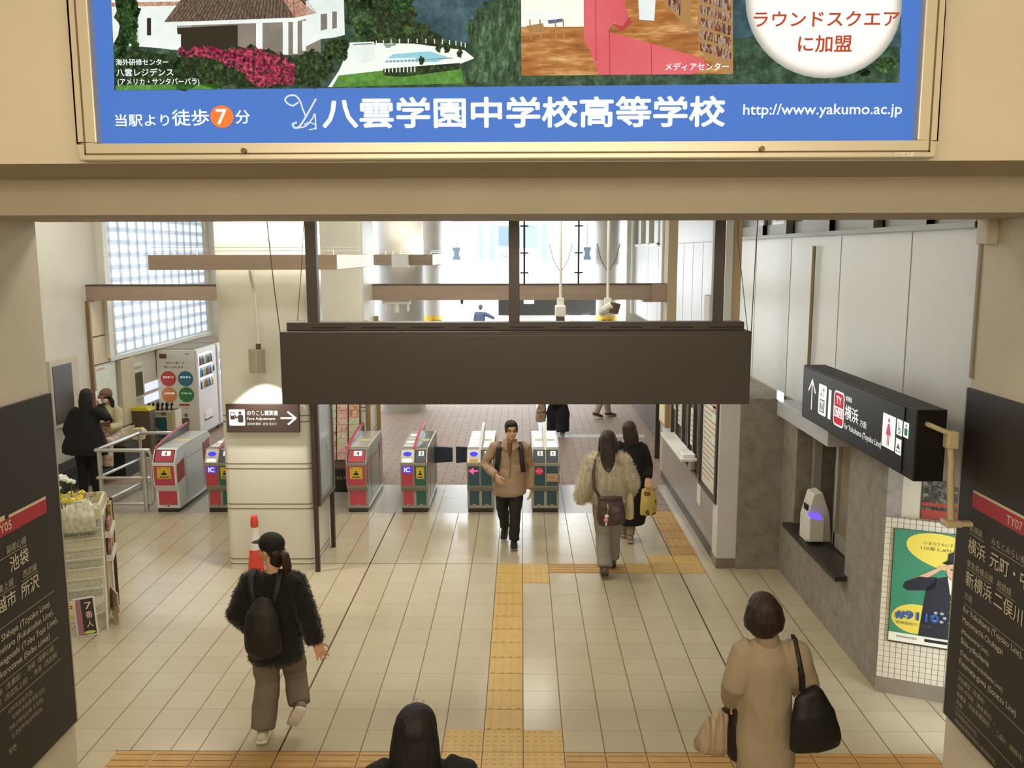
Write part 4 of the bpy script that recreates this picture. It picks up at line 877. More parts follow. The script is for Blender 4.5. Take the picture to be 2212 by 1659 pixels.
# ================================================================ ticket gates
pinkm = M('gate_pink', '#c4495c', 0.45); greenm = M('gate_green', '#2f6a5e', 0.45); tealm = M('gate_teal', '#375a66', 0.45); gsteel = M('gate_steel', '#a9a79c', 0.36, metal=0.55); gdark = M('gate_dark', '#3c352f', 0.5); gside = M('gate_side', '#e8eef4', 0.4); gfront = M('gate_frame', '#8b8178', 0.42, metal=0.3)
yellm = M('sticker_yellow', '#e2c03c', 0.5); smoke = M('smoked_cover', '#3b3835', 0.12)
icb = E('ic_blue', '#4a44e0', 1.2); arw = E('gate_arrow', '#ff4f8a', 1.5); nent = E('gate_stop', '#d8324a', 0.9)
def gate(label, x0, x1, lanes, side_m=gsteel, red_windows=False, bare=False):
    """lanes: left to right (colour, number, light kind, sticker)"""
    y0, y1 = 12.10, 13.56; xm = (x0+x1)/2; w = x1-x0
    t = thing('ticket_gate', label, 'ticket gate', (xm, 12.3, 0), 'ticket gates across the concourse')
    prof = [(0.10, 0.05), (0.10, 0.30), (0.04, 0.37), (0.02, 0.40), (0.0, 0.70), (0.0, 0.735), (0.10, 0.90), (0.16, 0.915), (1.36, 0.915), (1.46, 0.84), (1.46, 0.42), (1.42, 0.30), (1.42, 0.05)]
    MB().prism(prof, x0, x1, lambda a, b, d: (d, y0+a, b)).build('body', [side_m if side_m is not gsteel else gsteel], t, bevel=0.008)
    MB().box(x0+0.01, x1-0.01, y0+0.09, y1-0.03, 0, 0.05).build('plinth', gdark, t)
    MB().box(x1-0.012, x1+0.004, y0+0.12, y1-0.03, 0.05, 0.085).build('kick_strip', alu, t)
    n = len(lanes); lw = (w-0.02)/n
    for i, (c, num, kind, sticker) in enumerate(lanes):
        a0 = x0+0.01+i*lw+0.008; a1 = a0+lw-0.016; sl = V((0, 0.02, 0.30)).normalized()
        sh = Sheet((a0, y0+0.0165, 0.405), (1, 0, 0), V((0, -0.02, 0.30)), eps=0.0015)
        W = a1-a0
        sh.rect(0, 0.0, W, 0.285, c, 1)
        if sticker: 
            sh.rect(W*0.16, 0.10, W*0.84, 0.27, yellm, 2); sh.ell(W*0.5, 0.205, 0.011, 0.011, ink, 3); sh.poly([(W*0.34, 0.155), (W*0.66, 0.155), (W*0.58, 0.19), (W*0.42, 0.19)], ink, 3); sh.rect(W*0.26, 0.118, W*0.74, 0.132, ink, 3); sh.rect(W*0.24, 0.25, W*0.32, 0.258, ink, 3); sh.rect(W*0.7, 0.25, W*0.76, 0.258, ink, 3)
        if kind == 'IC': sh.rect(W*0.12, 0.185, W*0.88, 0.28, icb, 3); sh.text('IC', W*0.5, 0.20, 0.065, wl_, bold=0.03, l=4, align='C')
        if kind == 'arrow': sh.line([(W*0.85, 0.215), (W*0.25, 0.215)], 0.022, arw, 3); sh.poly([(W*0.05, 0.215), (W*0.5, 0.265), (W*0.5, 0.165)], arw, 4)
        if kind == 'stop': sh.ell(W*0.5, 0.215, 0.05, 0.05, nent, 3); sh.rect(W*0.2, 0.205, W*0.8, 0.225, M('gate_bar', '#e0a0a8', 0.5), 4)
        if kind == 'note': sh.rect(W*0.02, 0.06, W*0.98, 0.18, M('note_tan', '#c9a684', 0.6), 3); sh.text('IC専用', W*0.5, 0.105, 0.024, pinkm, align='C', l=4)
        sh.build('front_panel', t)
        MB().box(a0+0.012, a1-0.012, y0+0.094, y0+0.102, 0.10, 0.30).build('toe_panel', c, t)
        sh = Sheet(((a0+a1)/2, y0+0.0925, 0.075), eps=0.0012); sh.ell(0, 0.022, 0.026, 0.026, M('disc_pale', '#b5ada4', 0.5), 1); sh.text(num, 0, 0.007, 0.03, ink, align='C', bold=0.02, l=2); sh.build('number_disc', t)
        # sloping head: number plate or card reader
        u = V((0, 0.10, 0.165)).normalized(); O = V((a0, y0+0.002, 0.737)) + V((0, -0.856, 0.518))*0.001
        sh = Sheet(O, (1, 0, 0), u, eps=0.0015); W2 = a1-a0
        if kind in ('IC', 'arrow'):
            sh.rect(0.0, 0.0, W2, 0.19, M('reader_white', '#e6e4de', 0.4), 1); sh.rect(0.02, 0.005, W2-0.02, 0.055, M('reader_gold', '#c9a04a', 0.4) if kind == 'arrow' else wl_, 2); sh.ell(W2/2, 0.125, W2*0.36, 0.035, icb, 2); sh.rect(0.01, 0.075, W2-0.01, 0.085, M('sticker_yellow', '#e2c03c', 0.5), 2)
            sh.build('card_reader', t)
        else:
            hd_ = c if c is pinkm else M('gate_slate', '#4a5258', 0.4)
            sh.rect(0.0, 0.0, W2, 0.19, gdark, 1); sh.rect(0.02, 0.01, W2-0.01, 0.18, hd_, 2); sh.rect(W2*0.36, 0.10, W2*0.80, 0.17, wl_, 3); sh.text(num, W2*0.58, 0.108, 0.052, ink, align='C', bold=0.03, l=4)
            sh.build('number_plate', t)
        sh = Sheet((a0, y0+0.18, 0.917), (1, 0, 0), (0, 1, 0), eps=0.001)
        sh.rect(0.004, 0, W2-0.004, 1.16, smoke if i else M('gate_top', '#b5b2a8', 0.3), 1)
        if kind in ('IC', 'arrow'):
            for k in range(4): sh.rect(0.012, 0.04+k*0.24, W2-0.012, 0.20+k*0.24, wl_ if k % 2 else M('reader_white', '#e6e4de', 0.4), 2)
        else: sh.rect(0.03, 0.42, W2-0.02, 0.58, M('gate_label', '#d8d29a', 0.5), 2)
        sh.build('top_panel', t)
    # rising divider along the top
    fx = x0+0.012 if n == 1 else x0+0.01+lw
    fin = [(0.02, 0.745), (0.12, 0.92), (0.40, 0.975), (0.80, 1.02), (1.20, 1.045), (1.36, 1.045), (1.36, 0.915), (0.14, 0.915)]
    MB().prism(fin, fx-0.022, fx+0.022, lambda a, b, d: (d, y0+a, b)).build('divider', [M('divider_smoke', '#2e2a28', 0.15) if n == 1 else M('divider_grey', '#a7a8a6', 0.3, metal=0.3)], t, bevel=0.006)
    MB().loft([(fx, y0+a, b+0.004) for a, b in fin[:6]], [(0.02, 0.004)]*6, 8, ref=(1, 0, 0), cap=0).build('divider_edge', lanes[0][0] if lanes[0][0] is pinkm else white_metal, t, smooth=True)
    MB().box(x1-0.014, x1+0.002, y0+0.20, y1-0.12, 0.905, 0.925).build('rail_strip', white_metal, t)
    if not bare:
        wm = M('sensor_red', '#a84a48', 0.25) if red_windows else M('sensor_brown', '#8a5048', 0.25)
        for a, b, z in ((0.06, 0.34, 0.50), (1.12, 1.40, 0.58)):
            MB().prism([(a, z-0.08), (b, z-0.03), (b, z+0.24), (a, z+0.19)], x1-0.002, x1+0.006, lambda p, q, d: (d, y0+p, q)).build('sensor_window', wm, t)
        MB().box(x1, x1+0.003, y0+0.40, y0+0.404, 0.15, 0.80).box(x1, x1+0.003, y0+1.1, y0+1.104, 0.15, 0.80).box(x1, x1+0.003, y0+0.40, y0+1.1, 0.70, 0.704).build('door_seam', gdark, t)
    return t
gate('ticket gate numbered 6 with white side, leftmost, beside the steel railing', -5.17, -4.85, [(pinkm, '6', '', True)], gside, True)
gate('ticket gate partly hidden behind the left edge of the near square column', -4.44, -4.06, [(pinkm, '6', 'IC', False), (greenm, '5', '', True)])
gate('single ticket gate numbered 4 just right of the near square column', -2.46, -2.17, [(pinkm, '4', '', True)])
g3 = gate('ticket gate with pink 4 lane and green 3 lane, flap on its right', -1.70, -1.32, [(pinkm, '4', 'IC', False), (greenm, '3', '', True)])
g2 = gate('teal ticket gate with the glowing pink arrow, flap on its left', -0.77, -0.40, [(tealm, '3', 'arrow', False), (tealm, '2', '', False)])
gate('rightmost ticket gate numbered 1 with a red no-entry light', 0.14, 0.52, [(tealm, '2', 'stop', False), (tealm, '1', 'note', False)])
flm = M('flap_navy', '#2b3346', 0.5)
def flap(par, x0, x1):
    m = MB(); m.prism([(x0, 0.47), (x1, 0.49), (x1, 0.715), (x0, 0.73)], 13.18, 13.21, lambda a, b, d: (a, d, b)); m.build('flap', flm, par, bevel=0.012)
flap(g3, -1.33, -1.05); flap(g2, -1.0, -0.74)

# ================================================================ railing beside gate 6
rl = thing('railing', 'polished steel barrier railing enclosing the left side of the gates', 'railing', (-5.7, 12.8, 0))
P1, P2, P3, P4 = (-5.27, 12.25), (-6.02, 12.25), (-5.92, 13.45), (-5.26, 13.5)
for z, r in ((0.88, 0.028), (0.48, 0.022), (0.10, 0.022)):
    pts = [(x, y, z) for x, y in (P1, P2, P3, P4)]
    m = MB()
    for a, b in zip(pts, pts[1:]): m.loft([a, b], [r, r], 12, cap=0.9)
    m.build('rail', steel, rl, smooth=True)
for (x, y), r in (((-5.99, 12.28), 0.03), ((-5.34, 12.24), 0.036), ((-5.9, 13.42), 0.026)):
    MB().cyl((x, y, 0), (x, y, 0.88), r, seg=16).build('post', steel, rl, smooth=True)
MB().tube([(-5.27, 12.25, 0.87), (-5.24, 12.25, 0.80), (-5.24, 12.25, 0.16), (-5.27, 12.25, 0.11), (-5.35, 12.25, 0.10)], 0.026, 12).build('end_bend', steel, rl, smooth=True)

# ================================================================ beam fittings, cameras
def rod(x, label):
    t = thing('hanger_rod', label, 'rod', (x, 14.6, 3.12), 'rods hanging the beam')
    MB().cyl((x, 14.6, 3.12), (x, 14.6, 5.2), 0.016, seg=10).build('rod', black_plastic, t, smooth=True)
    for z in (3.30, 3.62, 4.05): MB().box(x-0.07, x+0.07, 14.57, 14.63, z-0.012, z+0.012).build('clamp', black_plastic, t, bevel=0.004)
rod(0.04, 'thin black rod holding the beam, just right of the middle post'); rod(0.92, 'thin black rod holding the beam, between the two hanging cameras')
def cctv(x, z, side, label):
    t = thing('security_camera', label, 'camera', (x, 12.5, z), 'security cameras above the gates')
    MB().cyl((x, 12.5, z+0.16), (x, 12.5, 5.2), 0.021, seg=12).build('pole', white_metal, t, smooth=True)
    MB().box(x-0.05, x+0.05, 12.46, 12.54, z+0.08, z+0.2).build('bracket', white_metal, t, bevel=0.008)
    if side: MB().loft([(x+0.06, 12.42, z+0.10), (x-0.02, 12.5, z+0.04), (x-0.08, 12.6, z-0.02)], [(0.07, 0.055), (0.075, 0.06), (0.055, 0.045)], 8, cap=0.3).build('housing', white_metal, t, bevel=0.01); MB().loft([(x+0.10, 12.40, z+0.13), (x+0.075, 12.41, z-0.01)], [(0.075, 0.02), (0.065, 0.02)], 8, cap=0.3).build('visor', M('camera_brown', '#5c4a3e', 0.4), t)
    else: MB().box(x-0.075, x+0.075, 12.42, 12.6, z-0.06, z+0.10).build('housing', white_metal, t, bevel=0.02); MB().box(x-0.062, x+0.062, 12.44, 12.58, z-0.15, z-0.06).build('visor', M('camera_brown', '#5c4a3e', 0.4), t, bevel=0.01)
    for q in (-1, 1): MB().tube([(x, 12.5, z+0.55), (x+q*0.10, 12.5, z+0.72), (x+q*0.16, 12.5, z+0.95)], 0.006, 6).build('cord', cab, t)
cctv(0.54, 2.80, 0, 'white security camera seen end-on hanging on a pole above the gates'); cctv(1.20, 2.80, 1, 'white security camera turned sideways on a pole above the rightmost gate')
tag(MB().box(0.03, 0.20, 14.52, 14.66, 2.80, 2.865).build('beam_lamp', E('beam_lamp', '#fbf6ea', 1.2), bevel=0.006), 'small white lamp fixed under the beam, right of the middle post', 'lamp')
tag(MB().box(-0.19, -0.15, 14.52, 14.6, 2.72, 2.865).build('beam_sensor', white_metal, bevel=0.004), 'narrow white sensor under the beam, left of the middle post', 'sensor')
tag(MB().loft([(-0.98, 14.6, 2.865), (-0.98, 14.6, 2.80)], [0.028, 0.02], 12, cap=0.3).build('beam_camera', M('camera_blue_grey', '#5d6478', 0.4), smooth=True), 'small dark dome camera under the left half of the beam', 'camera')
bl = thing('beam_uplight', 'white lamp bracket with two arms under the beam by the far column', 'lamp', (-2.05, 14.6, 2.7))
MB().box(-2.28, -1.82, 14.55, 14.65, 2.80, 2.865).build('bar', white_metal, bl, bevel=0.004); MB().cyl((-2.05, 14.6, 2.66), (-2.05, 14.6, 2.8), 0.04, seg=12).build('stem', white_metal, bl, smooth=True)
for x in (-2.24, -1.86): MB().box(x-0.015, x+0.015, 14.56, 14.62, 2.68, 2.8).build('arm', white_metal, bl)
# downpipes on the office wall
for x, y, lb in ((2.93, 18.6, 'slim grey downpipe on the white upper wall beyond the beam end'), (2.92, 23.7, 'tall pale downpipe at the far end of the white upper wall')):
    o = MB().cyl((x, y, 2.02), (x, y, 5.2), 0.05, seg=14).build('downpipe', M('downpipe_grey', '#c3bfb2', 0.5), smooth=True); tag(o, lb, 'pipe')
o = MB().box(2.93, 3.0, 14.0, 14.4, 2.55, 2.95).build('wall_panel_box', M('box_beige', '#d2ccba', 0.5), bevel=0.005); tag(o, 'pale flat box high on the office wall behind the dark board', 'box')
# yellow exit bands on the exit columns
def exit_band(x, word, label):
    t = thing('exit_sign', label, 'sign', (x, 24.4, 1.45)); r = 0.305
    m = MB().loft([(x, 24.4, 1.42), (x, 24.4, 1.93)], [r, r], 40, cap=0); m.build('band', M('exit_yellow', '#efc94a', 0.45), t, smooth=True)
    sh = Sheet((x-0.22 if x > 0 else x-0.02, 24.4-r-0.012, 1.70)); sh.text(word, 0.05, 0.0, 0.13, ink, w=0.28, bold=0.015); sh.text('Exit', 0.05, -0.10, 0.06, ink); sh.build('lettering', t)
exit_band(-2.5, '北口', 'yellow band reading 北口 on the left column of the exit'); exit_band(2.32, '南口', 'yellow band reading 南口 on the right column of the exit')
# shop canopy, and glowing globes that imitate glare spots, beyond the exit
cn = thing('street_canopy', 'long black shop canopy across the street beyond the exit', 'canopy', (1.2, 30, 1.2))
MB().box(-0.78, 3.2, 29.6, 31.0, 1.55, 2.15).build('valance', black_plastic, cn, bevel=0.02)
MB().box(-0.78, 3.2, 30.6, 31.0, 0.0, 1.55).build('shop_front', M('shop_white', '#eceae6', 0.5), cn)
for x in (-0.7, 3.1): MB().box(x, x+0.06, 29.7, 29.76, 0, 1.6).build('post', white_metal, cn)
for x, lb in ((1.44, 'left glowing globe imitating a glare spot under the black street canopy'), (2.14, 'right glowing globe imitating a glare spot under the black street canopy')):
    t = thing('glare_globe', lb, 'lamp', (x, 29.5, 1.3)); MB().ell((x, 29.5, 1.40), (0.16, 0.10, 0.16)).build('globe', E('globe_white', '#ffffff', 14.0), t, smooth=True); MB().cyl((x, 29.62, 1.4), (x, 29.62, 1.56), 0.03).build('bracket', black_plastic, t)
for x in (-1.75, 1.75):
    t = thing('wall_lamp', 'pale blue wall lamp on the left of the exit opening' if x < 0 else 'pale blue wall lamp on the right of the exit opening', 'lamp', (x, 24.2, 3.4))
    MB().box(x-0.10, x+0.10, 24.1, 24.3, 3.42, 3.52).box(x-0.07, x+0.07, 24.12, 24.28, 3.52, 3.66).box(x-0.10, x+0.10, 24.1, 24.3, 3.66, 3.76).build('body', M('lamp_blue', '#a8c6e6', 0.4), t); MB().cyl((x, 24.2, 3.76), (x, 24.2, 4.52), 0.012).build('rod', white_metal, t)
# ================================================================ traffic cone
tc = thing('traffic_cone', 'red and white traffic cone standing against the near square column', 'traffic cone', (-3.0, 9.62, 0))
cr, cwh = M('cone_red', '#d8453c', 0.5), M('cone_white', '#e6e4e0', 0.5)
MB().box(-3.135, -2.865, 9.485, 9.755, 0, 0.03).build('base', cr, tc, bevel=0.01)
def cring(z0, z1, m, name):
    r = lambda z: 0.100-0.075*(z/0.72)
    MB().loft([(-3.0, 9.62, z0), (-3.0, 9.62, z1)], [r(z0), r(z1)], 24, cap=0).build(name, m, tc, smooth=True)
cring(0.03, 0.34, cr, 'lower_cone'); cring(0.34, 0.60, cwh, 'white_sleeve')
MB().loft([(-3.0, 9.62, 0.60), (-3.0, 9.62, 0.655), (-3.0, 9.62, 0.71)], [0.040, 0.044, 0.034], 20, cap=0.8).build('tip', cr, tc, smooth=True)

# ================================================================ leaflet rack behind gate 4
lf = thing('leaflet_rack', 'black leaflet rack full of colourful brochures behind gate 4', 'rack', (-2.78, 13.4, 0))
MB().box(-3.05, -2.47, 13.25, 13.55, 0, 0.36).build('base', black_plastic, lf, bevel=0.01)
sh = Sheet((-3.05, 13.2485, 0.20)); sh.text('ご自由におとりください', 0.02, 0.0, 0.055, wtxt, w=0.54); sh.build('lettering', lf)
m = MB(); m.add([(-3.03, 13.30, .36), (-2.49, 13.30, .36), (-2.49, 13.5, 1.62), (-3.03, 13.5, 1.62), (-3.03, 13.54, .36), (-2.49, 13.54, .36), (-2.49, 13.54, 1.62), (-3.03, 13.54, 1.62)], [(0, 1, 2, 3), (5, 4, 7, 6), (0, 4, 5, 1), (3, 2, 6, 7), (1, 5, 6, 2), (4, 0, 3, 7)])
m.build('back_panel', M('rack_brown', '#6b5548', 0.5), lf)
m = MB()
for k in range(5):
    z = 0.62+0.21*k; y = 13.30+0.2*(z-.36)/1.26
    m.tube([(-3.03, y-0.03, z), (-2.49, y-0.03, z)], 0.004, 6)
m.build('wire_rails', alu, lf)
rnd = random.Random(3); bro = [ramp_mat('brochure_%d' % i, st_, 14, 5, 0.5) for i, st_ in enumerate(([(0.3, '#8a4a3a'), (0.5, '#d9a080'), (0.7, '#f0e0cc')], [(0.3, '#e6e0cc'), (0.55, '#c9d0b0'), (0.75, '#6f8a5a')], [(0.3, '#d9b24a'), (0.6, '#efe0a0'), (0.8, '#7a5a3a')], [(0.3, '#efe9dc'), (0.6, '#cabfa8'), (0.8, '#8a6a5a')], [(0.3, '#c96a6a'), (0.6, '#efd0c4'), (0.8, '#9a4a4a')]))]
for k in range(5):
    z = 0.50+0.21*k; y = 13.29+0.2*(z-.36)/1.26
    for i in range(3):
        x = -3.01+0.178*i; q = V((0, 0.2, 1.26)).normalized()
        o = MB().obox((x+0.083, y-0.012+0.1*q.y, z+0.1), (0.158, 0.012, 0.20+0.03*rnd.random()), (1, 0, 0), (0, q.z, -q.y)).build('brochure', bro[rnd.randrange(5)])
        tag(o, 'folded colour brochure in the leaflet rack behind gate 4', 'brochure', 'brochures in the leaflet rack')

# ================================================================ newspaper stand at the left
_before = set(bpy.data.objects)
ns = thing('newspaper_stand', 'white wire newspaper stand at the left, topped with flowers and loaded with papers', 'stand', (-4.5, 8.5, 0))
ww = M('stand_white', '#dedcd0', 0.45); dw = M('stand_brown', '#4a322a', 0.5)
xa, xb = -4.98, -4.06
def fr_y(z): return 8.20+0.16*(z/1.15)          # face leans back
for x in (xa, xb):
    m = MB(); m.tube([(x, fr_y(0.04), 0), (x, fr_y(1.15), 1.15)], 0.012, 8); m.tube([(x, 8.85, 0), (x, 8.85, 1.2)], 0.012, 8); m.tube([(x, fr_y(0.1), 0.08), (x, 8.85, 0.08)], 0.010, 8); m.tube([(x, fr_y(1.12), 1.11), (x, 8.85, 1.11)], 0.010, 8)
    m.build('side_frame', ww, ns, smooth=True)
m = MB()
for k in range(8):
    z = 0.34+0.095*k; m.tube([(xa, fr_y(z)-0.03, z), (xb, fr_y(z)-0.03, z)], 0.005, 6)
    for x in (xa, -4.52, xb): m.tube([(x, fr_y(z)-0.03, z), (x, fr_y(z)+0.03, z-0.03)], 0.004, 6)
m.tube([(xa, 8.17, 0.22), (-4.5, 8.16, 0.05), (xb, 8.17, 0.22)], 0.006, 6)
m.build('wire_racks', ww, ns)
MB().box(xa, xb, 8.3, 8.85, 1.10, 1.12).build('top_shelf', ww, ns)
m = MB()
for a in ((xa, xb, 8.29, 8.31, 1.10, 1.20), (xb-0.02, xb, 8.31, 8.85, 1.12, 1.23), (xa, xb, 8.83, 8.85, 1.12, 1.23)): m.box(*a)
m.build('top_basket', M('basket_cream', '#d8cfae', 0.5), ns)
m = MB().box(xb, xb+0.015, 8.40, 8.86, 0.10, 1.1)
m.build('side_panel', M('stand_side', '#b9ac98', 0.5), ns)
for z0, z1 in ((0.86, 1.06), (0.62, 0.84)): MB().box(xb+0.015, xb+0.075, 8.42, 8.84, z0, z0+0.06).build('side_pocket', ww, ns)
MB().box(xb+0.03, xb+0.06, 8.86, 8.89, 0.0, 1.15).build('rear_post', dw, ns)
newsm = [ramp_mat('newsprint_%d' % i, st_, 60, 6, 0.7, stretch=(1, 1, 3)) for i, st_ in enumerate(([(0.35, '#8a8878'), (0.5, '#c9c6b4'), (0.65, '#e0dccb')], [(0.35, '#6f7a72'), (0.5, '#b2b4a4'), (0.65, '#d6d4c4')], [(0.38, '#b5ae96'), (0.55, '#d9d3bc'), (0.7, '#e6e1cf')]))]
for k in range(8):
    z = 0.34+0.095*k
    for i, (x0, x1) in enumerate(((xa+0.02, -4.53), (-4.51, xb-0.02))):
        o = MB().obox(((x0+x1)/2, fr_y(z)-0.004, z+0.028), (x1-x0, 0.016, 0.085), (1, 0, 0), (0, 0.99, -0.14)).build('newspaper', newsm[(k*2+i) % 3], bevel=0.003)
        tag(o, 'folded newspaper in the wire racks of the left stand', 'newspaper', 'newspapers in the wire stand')
sh = Sheet((-4.44, fr_y(0.92)-0.014, 0.93)); sh.text('JAPAN TIMES', 0.0, 0.0, 0.032, M('masthead', '#5a4a3a', 0.6), w=0.32)
lab = sh.build('masthead', ns)
for k in range(4):
    z = 0.66+0.10*(k % 2)+0.22*(k//2); y = 8.46+0.2*(k % 2)
    o = MB().obox((xb+0.048, y+0.06, z+0.05), (0.02, 0.17, 0.22), (1, 0, 0), (0, 1, 0)).build('magazine', ramp_mat('magazine_%d' % k, ([(0.35, '#3a2420'), (0.5, '#8a4a44'), (0.65, '#d9b8a8')], [(0.35, '#2a2422'), (0.55, '#a8763c'), (0.7, '#e3cf9a')], [(0.35, '#5a2a2a'), (0.55, '#b06a6a'), (0.7, '#e0c8c0')], [(0.35, '#3a3a2a'), (0.55, '#c9a23a'), (0.7, '#e8dca0')])[k], 18, 5, 0.4))
    tag(o, ('dark magazine in the lower side pocket of the newspaper stand', 'amber magazine behind it in the lower side pocket of the stand', 'reddish magazine in the upper side pocket of the newspaper stand', 'yellow magazine behind it in the upper side pocket of the stand')[k], 'magazine')
# placards at the foot of the stand
t = thing('placard', 'red and yellow sale placard low on the newspaper stand', 'placard', (-4.6, 8.15, 0.15))
MB().box(-4.98, -4.32, 8.165, 8.18, 0.14, 0.335).build('card', paper, t)
sh = Sheet((-4.98, 8.164, 0.14)); sh.rect(0, 0.10, 0.66, 0.19, M('placard_cream', '#eadfb0', 0.5)); sh.text('好評販売中', 0.13, 0.112, 0.065, M('placard_red', '#b02a28', 0.5), w=0.5, bold=0.02); sh.ell(0.42, 0.05, 0.22, 0.045, M('placard_yellow', '#dfd23a', 0.5), 1); sh.text('スポーツ紙', 0.28, 0.028, 0.045, ink, w=0.28, bold=0.02); sh.build('lettering', t)
t = thing('placard', 'narrow white framed placard with dark lettering leaning at the foot of the stand', 'placard', (-4.2, 8.1, 0))
sl = V((-0.03, 0.09, 0.36)).normalized()
O = V((-4.31, 8.10, 0.0)); rx = V((1, 0.12, 0)).normalized()
MB().obox(O+rx*0.09+sl*0.19, (0.185, 0.37, 0.012), rx, sl).build('frame', white_metal, t, bevel=0.002)
sh = Sheet(O+rx*0.09+sl*0.19 - V((0, 0.0085, 0)), rx, sl); sh.rect(-0.078, -0.17, 0.078, 0.17, M('placard_dark', '#2c2a22', 0.5)); sh.rect(-0.078, -0.17, -0.03, 0.17, M('placard_mauve', '#a06a78', 0.5), 2)
for k, c in enumerate('7番人'): sh.text(c, 0.0, 0.07-0.085*k, 0.065, M('placard_pink', '#e6bcc4', 0.5), w=0.06, bold=0.01, l=3)
sh.ell(0.02, -0.15, 0.05, 0.015, M('placard_lime', '#c9d05a', 0.5), 3); sh.build('lettering', t)
t = thing('placard', 'small clear-sleeved leaflet card at the right foot of the newspaper stand', 'placard', (-4.0, 8.5, 0))
MB().obox((-4.0, 8.42, 0.17), (0.012, 0.26, 0.30), (1, 0.35, 0), (-0.35, 1, 0)).build('card', ramp_mat('leaflet_sleeve', [(0.35, '#a9a88e'), (0.5, '#d9d8c0'), (0.62, '#c0503a'), (0.75, '#d8c84a')], 9, 3, 0.3), t)
# flowers in the top basket
yf, wf, lfm, stm = M('petal_yellow', '#e6cf3a', 0.6, var=0.1, vscale=30), M('petal_white', '#f0f0ea', 0.6), M('leaf_green', '#4e6a34', 0.6), M('stem_green', '#5d7038', 0.6)
rnd = random.Random(11)
def bloom(name, x, y, z, r, m, label, group, core=None):
    t = thing(name, label, 'flower', (x, y, z), group)
    b = MB()
    for k in range(20):
        q = rnd.random()*2*PI; e = rnd.uniform(0.1, 1.2); d = V((math.cos(q)*math.cos(e), math.sin(q)*math.cos(e), math.sin(e)))
        b.ell(V((x, y, z))+d*r*rnd.uniform(.5, .95), (r*0.34, r*0.34, r*0.3), nu=7, nv=5)
    b.build('petals', m, t, smooth=True)
    MB().tube([(x, y, z), (x+rnd.uniform(-.02, .02), y+0.02, z-0.12)], 0.005, 5).build('stem', stm, t)
for k in range(20): bloom('yellow_flower', -4.62+0.40*rnd.random(), 8.40+0.34*rnd.random(), 1.235+0.03*rnd.random(), 0.036, yf, 'small yellow bloom in the basket on the newspaper stand', 'yellow flowers on the stand')
for k, (x, y, z, r) in enumerate(((-4.42, 8.62, 1.43, 0.062), (-4.33, 8.60, 1.40, 0.045), (-4.46, 8.55, 1.36, 0.05), (-4.58, 8.58, 1.36, 0.055))): bloom('white_flower', x, y, z, r, wf, 'white flower standing above the yellow ones on the stand', 'white flowers on the stand')
b = MB()
for k in range(60):
    x = -4.3+0.18*rnd.random(); y = 8.40+0.4*rnd.random(); z = 1.2+0.09*rnd.random(); d = V((rnd.uniform(-1, 1), rnd.uniform(-1, 1), rnd.uniform(0, 1))).normalized()*0.04
    n_ = d.cross(V((0, 0, 1))).normalized()*0.008 if d.cross(V((0, 0, 1))).length > 1e-4 else V((0.008, 0, 0))
    b.add([V((x, y, z))-n_, V((x, y, z))+n_, V((x, y, z))+d], [(0, 1, 2)])
tag(b.build('dried_flowers', M('dried_mauve', '#7a5a50', 0.7), fix=False), 'tuft of brownish dried flowers at the right end of the basket', 'flowers', kind='stuff')
# clear sales bags hung on the front of the top shelf
_bags = []
pb = M('poly_bag', '#d6d3c4', 0.25, var=0.18, vscale=22)
for x0, x1, z0, lb in ((-4.80, -4.42, 1.02, 'crumpled pale plastic bag hanging on the stand front, left of the other'), (-4.40, -4.10, 1.04, 'crumpled pale plastic bag hanging on the stand front, nearer the pockets'), (-5.02, -4.82, 1.04, 'white plastic bag at the far left of the stand top')):
    b = MB(); cx = (x0+x1)/2; w = (x1-x0)/2
    b.loft([(cx, 8.30, z0-0.05), (cx, 8.27, z0), (cx, 8.26, z0+0.10), (cx, 8.28, z0+0.18), (cx-.02, 8.30, z0+0.23)], [(w*.98, .018), (w, .028), (w*1.0, .030), (w*.95, .022), (w*.85, .010)], 24, ref=(1, 0, 0), cap=0.2)
    t = thing('plastic_bag', lb, 'bag', (cx, 8.3, z0)); t['at'] = (cx, 8.3, z0); _bags.append((b, pb if x0 > -5 else M('poly_white', '#dedfd8', 0.3, bump=0.4, bscale=20), t))
    MB().tube([(cx-w*.5, 8.3, z0+0.18), (cx-w*.2, 8.29, z0+0.25), (cx+w*.2, 8.29, z0+0.25), (cx+w*.5, 8.3, z0+0.18)], 0.008, 6).build('handle', white_metal, t, smooth=True)

# the whole stand is turned a little towards the stair
_T = Matrix.Translation((-4.04, 8.2, 0)) @ Matrix.Rotation(math.radians(20), 4, 'Z') @ Matrix.Translation((4.06, -8.2, 0))
for o in set(bpy.data.objects)-_before:
    if o.parent is None: o.matrix_world = _T @ Matrix.LocRotScale(o.location, o.rotation_euler, o.scale)

